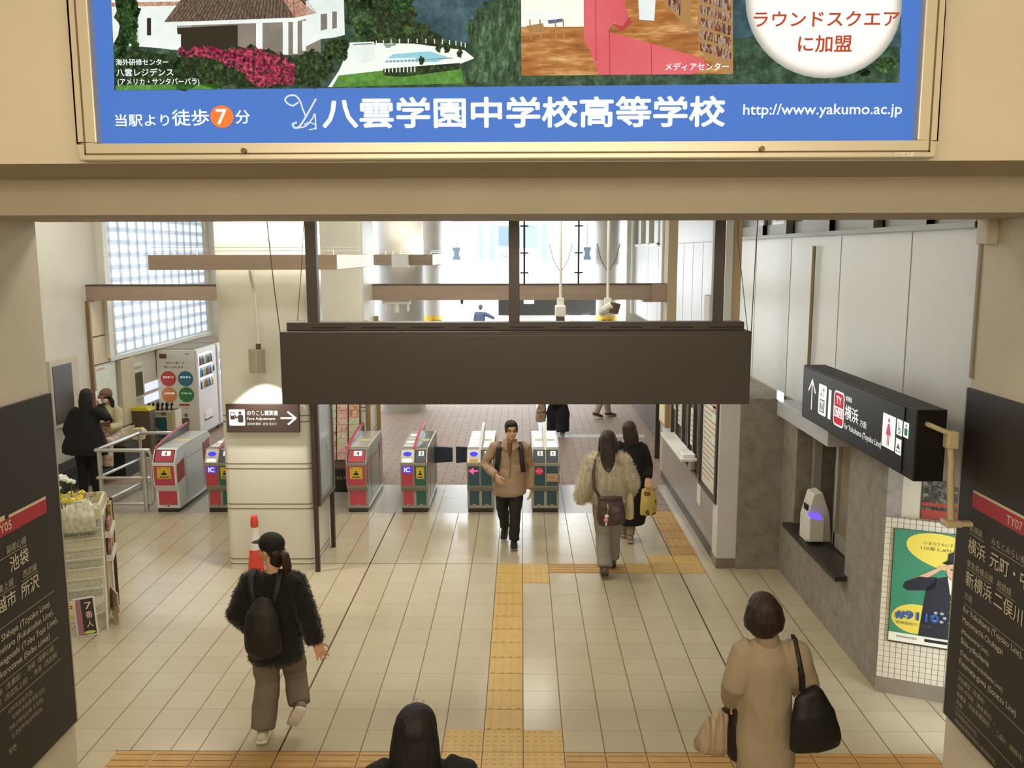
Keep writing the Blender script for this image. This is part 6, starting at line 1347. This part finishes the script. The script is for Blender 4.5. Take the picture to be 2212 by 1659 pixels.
for q in (-1, 1): MB().loft([J['neck']+f*.055+r*.05*q+V((0, 0, .035)), J['neck']+f*.10+r*.075*q-V((0, 0, .035)), J['neck']+f*.115+r*.035*q-V((0, 0, .09))], [(.035, .008), (.045, .008), (.012, .006)], 10, ref=r).build('collar', tan, pB, smooth=True)
MB().loft([J['neck']+f*.112-V((0, 0, .08)), J['neck']+f*.128-V((0, 0, .30)), J['neck']+f*.13-V((0, 0, .62))], [(.006, .004)]*3, 8, ref=r).build('placket', tan_d, pB, smooth=True)
MB().loft([J['neck']+f*.09-V((0, 0, .01)), J['neck']+f*.115-V((0, 0, .10)), J['neck']+f*.122-V((0, 0, .17))], [(.03, .012), (.022, .01), (.006, .006)], 10, ref=r).build('shirt', M('shirt_brown', '#6a4a34', 0.8), pB, smooth=True)
drk = M('trouser_black', '#221c1a', 0.8, var=0.1)
mb = MB(); mb.ell(J['pel']-V((0, 0, .02)), (.165, .12, .12)); trouser(mb, J, 'L', r, [.10, .095, .078, .070, .066], .97); trouser(mb, J, 'R', r, [.10, .095, .078, .070, .064], .97)
remesh('trousers', mb, drk, pB, 0.012, 5, folds(.008, 8, 9))
shb = M('shoe_black', '#1c1614', 0.5); sog = M('sole_grey', '#b5a898', 0.6)
shoe(pB, J, 'L', f, r, shb, sog); shoe(pB, J, 'R', f, r, shb, sog)
mb = MB(); mb.ell(P(0, -.022, .045), (.084, .098, .082), R3); mb.ell(P(0, .055, .088), (.066, .042, .030), R3); mb.ell(P(-.06, .01, .02), (.022, .055, .045), R3); mb.ell(P(.06, .01, .02), (.022, .055, .045), R3)
remesh('hair', mb, hair_blk, pB, 0.008, 3, folds(.004, 34, 14))
gl = MB()
for q in (-1, 1):
    c = [P(q*.032+.022*math.cos(t), .100, .004+.016*math.sin(t)) for t in [2*PI*k/14 for k in range(15)]]; gl.tube(c, .0022, 6); gl.tube([P(q*.054, .098, .008), P(q*.077, .02, .006)], .002, 6)
gl.tube([P(-.010, .101, .006), P(.010, .101, .006)], .002, 6); gl.build('glasses', M('glasses_red', '#6a2a2a', 0.3), pB, smooth=True)
bp2 = thing('backpack', 'dark backpack worn by the man in the tan jacket', 'backpack', (-.15, 11.0, 1.0))
MB().loft([(-.15, 10.99, .84), (-.15, 11.02, .95), (-.15, 11.02, 1.12), (-.15, 10.98, 1.22)], [(.12, .05), (.135, .07), (.13, .065), (.08, .03)], 20, ref=r).build('pouch', bkm, bp2, smooth=True)
for q in (-1, 1): MB().loft([J['neck']+r*.115*q-f*.10-V((0, 0, .10)), J['neck']+r*.125*q-V((0, 0, .012)), J['neck']+r*.135*q+f*.085-V((0, 0, .07)), J['neck']+r*.15*q+f*.112-V((0, 0, .22)), J['neck']+r*.165*q+f*.09-V((0, 0, .36))], [(.030, .010)]*5, 10, ref=r).build('strap', bkm, bp2, smooth=True)

# ---- woman in a cream fur jacket
J = js(head=(.96, 9.76, 1.555), neck=(.96, 9.75, 1.40), pel=(.985, 9.78, .88), shL=(.80, 9.75, 1.335), shR=(1.12, 9.76, 1.33), elL=(.705, 9.73, 1.06), wrL=(.675, 9.83, .87), elR=(1.225, 9.74, 1.08), wrR=(1.19, 9.93, .90),
       knL=(.925, 9.82, .46), anL=(.93, 9.63, .11), toeL=(.93, 9.80, .035), knR=(1.06, 9.95, .46), anR=(1.05, 9.98, .085))
f, r = basis(-4)
pC = person('woman with long dark hair in a cream fur jacket walking away with a brown bag', (1.0, 9.75, 0))
P, R3 = body(pC, J, f, r, None, 0.97, hands={})
furm = M('cream_fur', '#d2c6ae', 0.9, sheen=0.4, var=0.22, vscale=26, stretch=(1, 1, .4))
mb = MB(); torso(mb, J, r, V((.975, 9.78, .845)), [(0, .08, .075), (.08, .15, .10), (.2, .20, .125), (.5, .21, .14), (.85, .215, .14), (1, .20, .13)])
sleeve(mb, J, 'L', [.08, .09, .09, .09, .088, .078], 1.05); sleeve(mb, J, 'R', [.08, .09, .092, .092, .088, .075], 1.0)
remesh('fur_jacket', mb, furm, pC, 0.014, 4, furry(.012, 24, 3.0), (12000, .040, .003, 8))
gry = M('trouser_grey_olive', '#8f897c', 0.8, var=0.08, vscale=10)
mb = MB(); mb.ell(J['pel']-V((0, 0, .02)), (.165, .12, .13)); trouser(mb, J, 'L', r, [.105, .105, .092, .088, .086], .94); trouser(mb, J, 'R', r, [.105, .105, .09, .085, .082], .94)
remesh('trousers', mb, gry, pC, 0.012, 5, folds(.011, 7, 8))
bro_ = M('boot_brown', '#5a4034', 0.5); shoe(pC, J, 'L', f, r, bro_, shb, 'boot', True); shoe(pC, J, 'R', f, r, bro_, shb, 'boot', True)
mb = MB(); mb.ell(P(0, -.012, .035), (.088, .106, .088), R3); mb.loft([P(0, -.05, .05), P(0, -.075, -.08), P(.0, -.095, -.20), P(.0, -.118, -.29), P(.005, -.12, -.345)], [(.080, .055), (.088, .058), (.082, .05), (.062, .036), (.03, .018)], 18, ref=r); mb.loft([P(-.075, .02, .02), P(-.085, .0, -.10), P(-.08, -.01, -.2)], [.03, .032, .02], 10); mb.loft([P(.075, .02, .02), P(.085, .0, -.10), P(.08, -.01, -.2)], [.03, .032, .02], 10)
remesh('hair', mb, hair_brn, pC, 0.009, 4, folds(.005, 40, 5))
bagC = thing('shoulder_bag', 'brown leather bag with a pink charm hanging behind the woman in cream fur', 'bag', (.99, 9.6, .8))
lea = M('leather_brown', '#4a3830', 0.42, var=0.12, vscale=10)
mb = MB(); mb.loft([(.99, 9.565, .655), (.985, 9.555, .72), (.98, 9.56, .86), (.975, 9.58, .955)], [(.15, .055), (.165, .065), (.15, .055), (.13, .03)], 24, ref=(1, 0, 0), cap=.4); remesh('pouch', mb, lea, bagC, .011, 4, folds(.006, 9, 9))
MB().loft([(.86, 9.58, .945), (.80, 9.60, 1.05), (.79, 9.63, 1.20), (.815, 9.68, 1.37), (.86, 9.75, 1.41)], [(.016, .006)]*5, 10).build('strap', lea, bagC, smooth=True); MB().loft([(.86, 9.555, .94), (.98, 9.535, .93), (1.10, 9.555, .945)], [(.012, .01)]*3, 10).build('flap_edge', M('leather_dark', '#3a2a24', 0.4), bagC, smooth=True)
MB().box(.99, 1.07, 9.482, 9.50, .80, .86).build('patch', M('leather_sheen', '#6a5a5a', 0.25), bagC, bevel=.01)
pch = thing('bag_charm', 'small pink and white plush charm on the brown bag', 'charm', (.93, 9.48, .72)); pkp = M('charm_pink', '#d88aa0', 0.7); pwp = M('charm_white', '#e8d8d8', 0.7)
MB().ell((.93, 9.475, .765), (.024, .018, .022)).build('head', pwp, pch, smooth=True); MB().ell((.925, 9.475, .72), (.026, .018, .030)).build('body', pkp, pch, smooth=True); MB().ell((.925, 9.475, .675), (.012, .01, .02)).build('tassel', pwp, pch, smooth=True)
MB().tube([(.935, 9.48, .79), (.945, 9.485, .84), (.94, 9.50, .90)], .003, 6).build('cord', alu, pch)
tc_ = thing('tote_bag', 'pale yellow cloth tote hanging at the right side of the woman in fur', 'bag', (1.2, 9.75, .85)); MB().loft([(1.205, 9.76, .68), (1.205, 9.76, .80), (1.20, 9.76, .93), (1.19, 9.77, .99)], [(.055, .09), (.052, .10), (.045, .09), (.03, .05)], 18, ref=(1, .2, 0)).build('pouch', M('tote_cream', '#cfc39a', 0.8, var=.06), tc_, smooth=True); MB().tube([(1.19, 9.72, .96), (1.20, 9.80, 1.04), (1.19, 9.86, .97)], .008, 6).build('handle', M('tote_cream', '#cfc39a', 0.8), tc_, smooth=True)

# ---- woman in a long black coat walking ahead of her
J = js(head=(1.33, 10.87, 1.45), neck=(1.345, 10.87, 1.30), pel=(1.37, 10.9, .83), shL=(1.20, 10.87, 1.24), shR=(1.49, 10.88, 1.23), elL=(1.17, 10.9, .98), wrL=(1.20, 10.8, .78), elR=(1.575, 10.92, .98), wrR=(1.56, 10.80, .86),
       knL=(1.33, 11.0, .44), anL=(1.315, 11.10, .085), knR=(1.40, 10.93, .44), anR=(1.365, 10.87, .085))
f, r = basis(-6); pD = person('woman in a long black coat walking away beside the ticket window', (1.37, 10.9, 0))
P, R3 = body(pD, J, f, r, None, 0.95)
bco = M('coat_black', '#100d10', 0.85, var=.15, vscale=8)
mb = MB(); torso(mb, J, r, V((1.385, 10.92, .24)), [(0, .075, .07), (.06, .135, .09), (.13, .175, .115), (.35, .175, .125), (.6, .19, .14), (.85, .195, .15), (1, .165, .13)]); sleeve(mb, J, 'L', [.07, .078, .076, .072, .068, .06]); sleeve(mb, J, 'R', [.07, .078, .078, .076, .07, .06])
remesh('coat', mb, bco, pD, .012, 5, folds(.010, 7, 8))
mb = MB(); trouser(mb, J, 'L', r, [.08, .08, .07, .062, .058], .95); trouser(mb, J, 'R', r, [.08, .08, .07, .06, .056], .95); remesh('trousers', mb, M('trouser_beige', '#8f8270', .8), pD, .012, 4)
shoe(pD, J, 'L', f, r, M('shoe_tan', '#8a7560', .6), sog); shoe(pD, J, 'R', f, r, M('shoe_tan', '#8a7560', .6), sog)
mb = MB(); mb.ell(P(0, -.012, .03), (.092, .108, .092), R3); mb.loft([P(0, -.05, .03), P(.02, -.06, -.08), P(.04, -.06, -.17)], [(.088, .06), (.098, .066), (.085, .05)], 18, ref=r); remesh('hair', mb, hair_brn, pD, .009, 4, folds(.004, 36, 6))
yb = thing('shopping_bag', 'yellow bag printed with brown spots carried by the woman in the black coat', 'bag', (1.58, 10.8, .6)); mb = MB(); mb.loft([(1.575, 10.80, .40), (1.58, 10.8, .52), (1.575, 10.8, .72)], [(.115, .045), (.12, .05), (.10, .03)], 20, ref=(.9, .4, 0)); mb.build('pouch', ramp_mat('bag_spotted', [(0.45, '#d2bc6a'), (0.56, '#d9c67a'), (0.58, '#7a5a2a'), (0.7, '#8a5a2a')], 11, 1, .7), yb, smooth=True); MB().tube([(1.53, 10.79, .70), (1.55, 10.80, .84), (1.57, 10.80, .86), (1.60, 10.80, .71)], .007, 6).build('handle', M('tote_cream', '#cfc39a', 0.8), yb, smooth=True)

# ---- woman in a beige coat at the lower right
J = js(head=(1.42, 5.02, 1.535), neck=(1.445, 5.0, 1.375), pel=(1.47, 5.02, .82), shL=(1.315, 5.0, 1.30), shR=(1.61, 5.0, 1.30), elL=(1.255, 4.98, 1.09), wrL=(1.275, 5.12, .93), elR=(1.70, 4.99, 1.08), wrR=(1.72, 5.18, .98),
       knL=(1.40, 5.05, .44), anL=(1.40, 5.0, .085), knR=(1.53, 5.12, .44), anR=(1.53, 5.18, .085))
f, r = basis(2); pE = person('woman with bobbed brown hair in a beige coat at the lower right', (1.47, 5.0, 0))
P, R3 = body(pE, J, f, r, None, 0.95, vox=.0055, hands={'L': (V((0, .2, -1)), V((1, 0, 0)), .8), 'R': (V((-.2, .8, -.4)), V((-.4, 0, -.6)), .7)})
bei = M('coat_beige', '#aa9a84', 0.8, var=.06, vscale=6, bump=.08, bscale=260)
mb = MB(); torso(mb, J, r, V((1.475, 5.03, .38)), [(0, .075, .07), (.05, .125, .085), (.12, .165, .11), (.3, .16, .12), (.5, .165, .13), (.75, .175, .14), (.97, .18, .145), (1, .17, .135)]); sleeve(mb, J, 'L', [.07, .08, .078, .075, .07, .06]); sleeve(mb, J, 'R', [.07, .08, .078, .075, .07, .06])
remesh('coat', mb, bei, pE, .011, 12, folds(.013, 8, 3.5, 4.0))
MB().loft([J['neck']-f*.01-V((0, 0, .02)), J['neck']-f*.012+V((0, 0, .025))], [(.075, .068), (.066, .06)], 20, ref=r, cap=.2).build('collar', M('coat_collar', '#9a8a74', .8), pE, smooth=True)
MB().loft([J['neck']+V((0, 0, .02)), J['neck']-f*.004+V((0, 0, .055))], [(.066, .060), (.060, .054)], 20, ref=r, cap=.2).build('scarf', M('scarf_pink', '#a88a84', .8, var=.3, vscale=40), pE, smooth=True)
mb = MB(); trouser(mb, J, 'L', r, [.08, .08, .07, .06, .052], 1.0); trouser(mb, J, 'R', r, [.08, .08, .07, .06, .052], 1.0); remesh('trousers', mb, drk, pE, .012, 4); shoe(pE, J, 'L', f, r, shb, sog); shoe(pE, J, 'R', f, r, shb, sog)
mb = MB(); mb.ell(P(0, -.012, .035), (.092, .108, .092), R3); mb.loft([P(0, -.03, .05), P(0, -.035, -.03), P(0, -.035, -.085), P(0, -.035, -.125)], [(.100, .092), (.122, .098), (.114, .088), (.07, .06)], 24, ref=r, cap=.4); remesh('hair', mb, hair_brn, pE, .008, 4, folds(.004, 44, 6))
tb = thing('shoulder_bag', 'large black tote bag on the right shoulder of the woman in the beige coat', 'bag', (1.72, 4.9, .9)); tbm = M('tote_black', '#151211', .55, var=.1, vscale=9)
mb = MB(); mb.loft([(1.715, 4.86, .77), (1.71, 4.855, .82), (1.69, 4.86, .98), (1.665, 4.88, 1.10), (1.655, 4.89, 1.115)], [(.155, .05), (.16, .06), (.13, .055), (.085, .04), (.07, .02)], 24, ref=(1, .1, 0), cap=.3); remesh('pouch', mb, tbm, tb, .011, 4, folds(.006, 8, 7))
for y in (4.875, 4.91): MB().loft([(1.63, y-.01, 1.10), (1.625, y, 1.20), (1.60, y+.03, 1.335), (1.60, y+.10, 1.395), (1.63, y+.14, 1.33)], [(.013, .006)]*5, 8, ref=r).build('strap', tbm, tb, smooth=True)
b1 = thing('tote_bag', 'striped linen tote held low in the left hand of the woman in beige', 'bag', (1.14, 5.12, .7)); lin_m = M('linen_striped', '#a8967e', .8, var=.5, vscale=14, stretch=(2.6, 1, .25))
mb = MB(); mb.loft([(1.165, 5.12, .595), (1.17, 5.12, .64), (1.20, 5.12, .78), (1.235, 5.12, .86)], [(.115, .05), (.12, .06), (.075, .05), (.035, .03)], 20, ref=(1, 0, 0), cap=.4); remesh('pouch', mb, lin_m, b1, .010, 4, folds(.010, 22, 3))
MB().loft([(1.235, 5.11, .84), (1.255, 5.11, .88), (1.262, 5.12, .90)], [(.04, .012), (.022, .012), (.010, .008)], 12, ref=(1, 0, 0)).build('handle', M('handle_maroon', '#3a2624', .6), b1, smooth=True)
b2 = thing('shopping_bag', 'dark shopping bag held beside the striped tote by the woman in beige', 'bag', (1.31, 5.1, .7)); mb = MB(); mb.loft([(1.315, 5.10, .585), (1.315, 5.10, .66), (1.315, 5.11, .78), (1.31, 5.12, .855)], [(.062, .09), (.066, .10), (.06, .08), (.03, .03)], 20, ref=(1, 0, 0), cap=.4); remesh('pouch', mb, M('bag_dark', '#1e1714', .6), b2, .010, 4, folds(.006, 12, 6)); MB().tube([(1.30, 5.06, .85), (1.285, 5.12, .91), (1.31, 5.17, .85)], .007, 6).build('handle', M('handle_maroon', '#3a2624', .6), b2, smooth=True)

# ---- dark figure whose head and shoulders rise at the bottom of the picture
J = js(head=(-.472, 3.70, 1.525), neck=(-.47, 3.68, 1.375), pel=(-.47, 3.68, .83), shL=(-.64, 3.68, 1.31), shR=(-.28, 3.68, 1.335), elL=(-.70, 3.70, 1.03), wrL=(-.66, 3.82, .84), elR=(-.22, 3.70, 1.03), wrR=(-.27, 3.82, .84), knL=(-.56, 3.72, .44), anL=(-.56, 3.68, .085), knR=(-.38, 3.78, .44), anR=(-.38, 3.82, .085))
f, r = basis(-3); pF = person('person with black hair in a black coat at the bottom edge', (-.47, 3.7, 0))
P, R3 = body(pF, J, f, r, None, 0.95)
mb = MB(); torso(mb, J, r, V((-.47, 3.7, .5)), [(0, .125, .10), (.05, .17, .115), (.12, .20, .13), (.4, .195, .14), (.7, .19, .14), (1, .185, .14)]); sleeve(mb, J, 'L', [.08, .088, .085, .08, .075, .065]); sleeve(mb, J, 'R', [.08, .088, .085, .08, .075, .065])
remesh('coat', mb, bco, pF, .012, 5, folds(.006, 7, 8))
mb = MB(); trouser(mb, J, 'L', r, [.09, .085, .072, .066, .062]); trouser(mb, J, 'R', r, [.09, .085, .072, .066, .062]); remesh('trousers', mb, drk, pF, .013, 4); shoe(pF, J, 'L', f, r, shb, sog); shoe(pF, J, 'R', f, r, shb, sog)
mb = MB(); mb.ell(P(0, -.012, .035), (.096, .112, .096), R3); mb.loft([P(0, -.03, .05), P(0, -.045, -.06), P(0, -.05, -.15), P(0, -.05, -.22)], [(.096, .085), (.112, .085), (.12, .085), (.13, .085)], 20, ref=r, cap=.3); remesh('hair', mb, hair_blk, pF, .009, 4, folds(.003, 40, 6))
m = MB(); rnd = random.Random(4)
for k in range(5):
    a = rnd.uniform(-.03, .03); b = rnd.uniform(-.05, .05); m.tube([P(a, b, .118), P(a+rnd.uniform(-.006, .006), b, .132), P(a+rnd.uniform(-.012, .012), b+.006, .137), P(a+rnd.uniform(-.018, .018), b+.01, .130)], .0007, 4)
m.build('stray_hair', hair_blk, pF)

# ---- two walkers beyond the gates
def walker(label, x, y, yaw, h, coat, hem, trm, shm, hairm, stride=.22, vox=.014, lift=None, cc=None):
    s = h/1.66; f, r = basis(yaw); p = person(label, (x, y, 0)); B = V((x, y, 0)); z = lambda q: V((0, 0, q*s))
    J = dict(head=B+z(1.52)+f*.03, neck=B+z(1.37), pel=B+z(.86), shL=B+z(1.30)-r*.165*s, shR=B+z(1.30)+r*.165*s, elL=B+z(1.04)-r*.20*s-f*.05, wrL=B+z(.84)-r*.19*s+f*.05, elR=B+z(1.04)+r*.20*s+f*.02, wrR=B+z(.84)+r*.19*s+f*.12,
             knL=B+z(.46)-r*.08*s+f*(stride*.6), anL=B+z(.085)-r*.08*s+f*stride, knR=B+z(.46)+r*.08*s-f*.03, anR=B+z(.11)+r*.08*s-f*stride, toeR=B+z(.04)+r*.08*s-f*(stride-.14))
    if lift: J['elR'], J['wrR'] = B+V(lift[0]), B+V(lift[1])
    P, R3 = body(p, J, f, r, None, s*.96, vox=.011)
    mb = MB(); torso(mb, J, r, B+z(hem), [(0, .075, .07), (.07, .14, .09), (.16, .185, .115), (.45, .185, .125), (.8, .19, .135), (1, .18, .13)]); sleeve(mb, J, 'L', [.07, .08, .078, .074, .07, .06]); sleeve(mb, J, 'R', [.07, .08, .078, .074, .07, .06]); remesh('coat', mb, coat, p, vox, 4, folds(.008, 7, 8))
    mb = MB(); mb.ell(J['pel']-z(.02), (.16, .12, .12)); a = cc or .075; trouser(mb, J, 'L', r, [.10, .095, a+.01, a, a-.005]); trouser(mb, J, 'R', r, [.10, .095, a+.01, a, a-.005]); remesh('trousers', mb, trm, p, vox, 4, folds(.008, 8, 8))
    shoe(p, J, 'L', f, r, shm, sog); shoe(p, J, 'R', f, r, shm, sog)
    mb = MB(); mb.ell(P(0, -.018, .04), (.086, .100, .084), R3); mb.ell(P(0, -.05, -.02), (.07, .05, .07), R3); remesh('hair', mb, hairm, p, .011, 3)
    return p, J
pG, J = walker('person in wide black trousers walking beyond gate 1', .72, 17.5, 5, 1.66, bco, .62, M('trouser_jet', '#16131a', .85), shb, hair_blk, .12, cc=.14)
hb2 = thing('handbag', 'small brown patterned bag carried by the walker beyond gate 1', 'bag', (.36, 17.5, .5)); MB().loft([(.37, 17.5, .30), (.38, 17.5, .45), (.40, 17.5, .62), (.43, 17.5, .70)], [(.10, .05), (.11, .06), (.08, .045), (.04, .03)], 16, ref=(1, 0, 0)).build('pouch', ramp_mat('bag_mottled', [(0.35, '#6a4a34'), (0.5, '#c9b09a'), (0.65, '#8a6248')], 12, 5, .6), hb2, smooth=True); MB().tube([(.40, 17.5, .66), (.47, 17.53, .82), (.44, 17.56, .68)], .008, 6).build('handle', lea, hb2, smooth=True)
walker('person in pale trousers and brown shoes farther beyond the gates', 1.78, 19.5, -80, 1.68, M('coat_grey', '#6a6660', .8), .72, M('trouser_pale', '#b9aa98', .8), bro_, hair_mid, .16)
walker('person in dark blue with one arm stretched out, seen beyond the exit', -1.55, 33.4, -20, 1.72, M('coat_slate', '#1a2136', .8), .78, M('trouser_slate', '#1c2233', .8), shb, M('hair_slate', '#171c28', .6), .1, lift=((.26, -.05, 1.30), (.52, -.10, 1.18)))
walker('distant person whose grey head shows just over the dark board', -1.62, 26.6, 10, 1.62, M('coat_grey', '#6a6660', .8), .7, M('trouser_slate', '#1c2233', .8), shb, M('hair_grey_blue', '#3c4458', .6), .1)

# ---- woman in black with a phone at her ear
J = js(head=(-6.40, 12.87, 1.545), neck=(-6.42, 12.85, 1.39), pel=(-6.45, 12.86, .86), shL=(-6.59, 12.85, 1.32), shR=(-6.24, 12.87, 1.32), elL=(-6.68, 12.84, 1.06), wrL=(-6.66, 12.97, .85), elR=(-6.14, 12.96, 1.17), wrR=(-6.285, 12.99, 1.43), knL=(-6.55, 12.9, .45), anL=(-6.54, 12.86, .085), knR=(-6.38, 12.93, .45), anR=(-6.36, 12.9, .085))
f, r = basis(10); pI = person('woman in a black cape coat with a phone at her ear, standing at far left', (-6.45, 12.86, 0))
P, R3 = body(pI, J, f, r, None, 0.97, hands={'R': (V((-.4, .1, .8)), V((-.7, -.3, 0)), .5)})
mb = MB(); torso(mb, J, r, V((-6.47, 12.86, .70)), [(0, .085, .08), (.08, .14, .10), (.2, .175, .12), (.5, .24, .16), (.85, .33, .20), (1, .32, .19)]); sleeve(mb, J, 'L', [.07, .075, .085, .10, .10, .09], .8); sleeve(mb, J, 'R', [.07, .075, .075, .07, .06, .05], .9)
remesh('cape_coat', mb, M('cape_black', '#17171b', .85, var=.12), pI, .013, 5, folds(.010, 8, 5))
mb = MB(); mb.ell(J['pel']-V((0, 0, .03)), (.155, .12, .12)); trouser(mb, J, 'L', r, [.10, .09, .075, .068, .062], .97); trouser(mb, J, 'R', r, [.10, .09, .075, .068, .062], .97); remesh('trousers', mb, M('trouser_jet', '#16131a', .85), pI, .013, 4); shoe(pI, J, 'L', f, r, shb, shb); shoe(pI, J, 'R', f, r, shb, shb)
mb = MB(); mb.ell(P(0, -.012, .035), (.094, .110, .094), R3); mb.loft([P(0, -.04, .04), P(0, -.06, -.06), P(0, -.075, -.18), P(0, -.09, -.30)], [(.09, .07), (.105, .075), (.10, .06), (.07, .035)], 18, ref=r); remesh('hair', mb, hair_blk, pI, .010, 4, folds(.003, 40, 6))
ph = thing('phone', 'pale phone held to the ear of the woman in black', 'phone', (-6.3, 12.98, 1.52)); MB().obox((-6.298, 12.955, 1.535), (.016, .075, .15), (1, .2, 0), (-.2, 1, 0)).build('case', white_metal, ph, bevel=.006); MB().obox((-6.309, 12.952, 1.535), (.003, .066, .135), (1, .2, 0), (-.2, 1, 0)).build('screen', black_plastic, ph)

# ---- seated woman with cap and mask
J = js(head=(-6.74, 14.20, 1.335), neck=(-6.735, 14.24, 1.18), pel=(-6.71, 14.30, .66), shR=(-6.88, 14.22, 1.11), shL=(-6.58, 14.22, 1.10), elR=(-6.86, 14.10, .86), wrR=(-6.68, 13.95, .84), elL=(-6.53, 14.12, .86), wrL=(-6.60, 13.93, .86),
       knR=(-6.78, 13.87, .66), anR=(-6.74, 13.80, .26), knL=(-6.60, 13.86, .66), anL=(-6.58, 13.78, .26))
f, r = basis(164); pJ = person('seated woman in a cap, white mask and cream coat holding her phone', (-6.72, 14.2, .3))
J['toeL'] = J['anL']+f*.16-V((0, 0, .06)); J['toeR'] = J['anR']+f*.16-V((0, 0, .06))
P, R3 = body(pJ, J, f, r, None, .95, hands={'R': (V((.7, -.2, .1)), V((0, .3, .8)), .5), 'L': (V((-.7, -.2, .1)), V((0, .3, .8)), .5)}, nod=.25)
face_parts(P, R3, pJ, .95, hair_brn)
crc = M('coat_cream', '#c9bd98', .8, var=.08, vscale=10)
mb = MB(); torso(mb, J, r, V((-6.71, 14.28, .62)), [(0, .07, .065), (.08, .13, .09), (.2, .165, .115), (.55, .165, .125), (1, .18, .14)]); sleeve(mb, J, 'L', [.07, .075, .072, .068, .064, .055]); sleeve(mb, J, 'R', [.07, .075, .072, .068, .064, .055]); remesh('coat', mb, crc, pJ, .012, 5, folds(.009, 8, 9))
mb = MB(); mb.ell(J['pel']-V((0, 0, .0)), (.17, .16, .11)); trouser(mb, J, 'L', r, [.09, .09, .08, .075, .072], .97); trouser(mb, J, 'R', r, [.09, .09, .08, .075, .072], .97); remesh('skirt_trousers', mb, ramp_mat('print_pinkish', [(0.35, '#a08074'), (0.5, '#cdb2a4'), (0.65, '#e0d2c4')], 12, 5, .8), pJ, .012, 5); shoe(pJ, J, 'L', f, r, shb, sog); shoe(pJ, J, 'R', f, r, shb, sog)
mb = MB(); mb.ell(P(0, -.012, .03), (.088, .104, .088), R3); mb.loft([P(-.07, .0, 0), P(-.085, -.01, -.10), P(-.09, .02, -.22)], [.035, .038, .022], 10); mb.loft([P(.07, .0, 0), P(.085, -.01, -.10), P(.09, .02, -.22)], [.035, .038, .022], 10); remesh('hair', mb, hair_brn, pJ, .009, 3)
capb = M('cap_brown', '#7a5f48', .8)
mb = MB(); mb.ell(P(0, -.005, .058), (.094, .110, .078), R3); remesh('cap', mb, capb, pJ, .009, 2); MB().loft([P(0, .085, .055), P(0, .135, .042), P(0, .165, .030)], [(.072, .010), (.066, .010), (.04, .008)], 16, ref=r).build('cap_brim', capb, pJ, smooth=True)
mb = MB(); mb.ell(P(0, .068, -.045), (.058, .045, .048), R3); remesh('mask', mb, M('mask_white', '#e2ddd6', .8), pJ, .008, 2)
ph = thing('phone', 'dark red phone in the hands of the seated woman', 'phone', (-6.64, 13.9, .92)); MB().obox((-6.635, 13.88, .93), (.15, .075, .012), (1, .1, 0), (-.05, .6, .8)).build('case', M('phone_red', '#5a2a24', .4), ph, bevel=.004); MB().obox((-6.635, 13.886, .937), (.138, .066, .003), (1, .1, 0), (-.05, .6, .8)).build('screen', black_plastic, ph)
stl = thing('bench', 'short dark box seat under the woman in the cap', 'bench', (-6.7, 14.3, .0)); MB().box(-6.98, -6.40, 14.02, 14.60, .50, .56).build('seat', bg_, stl, bevel=.02); MB().box(-6.94, -6.44, 14.06, 14.56, 0, .50).build('body', bg_, stl)
tw_ = thing('shopping_bag', 'cream paper bag standing on the seat beside the woman in the cap', 'bag', (-6.4, 14.5, .56)); MB().prism([(-6.50, .66), (-6.46, .562), (-6.30, .562), (-6.26, .70), (-6.32, .76), (-6.46, .75)], 14.42, 14.56, lambda a, b, d: (a, d, b)).build('pouch', M('bag_cream', '#d9c99a', .8, var=.1), tw_, bevel=.01); MB().tube([(-6.44, 14.49, .74), (-6.41, 14.49, .83), (-6.36, 14.49, .83), (-6.34, 14.49, .75)], .006, 6).build('handle', bro_, tw_, smooth=True)
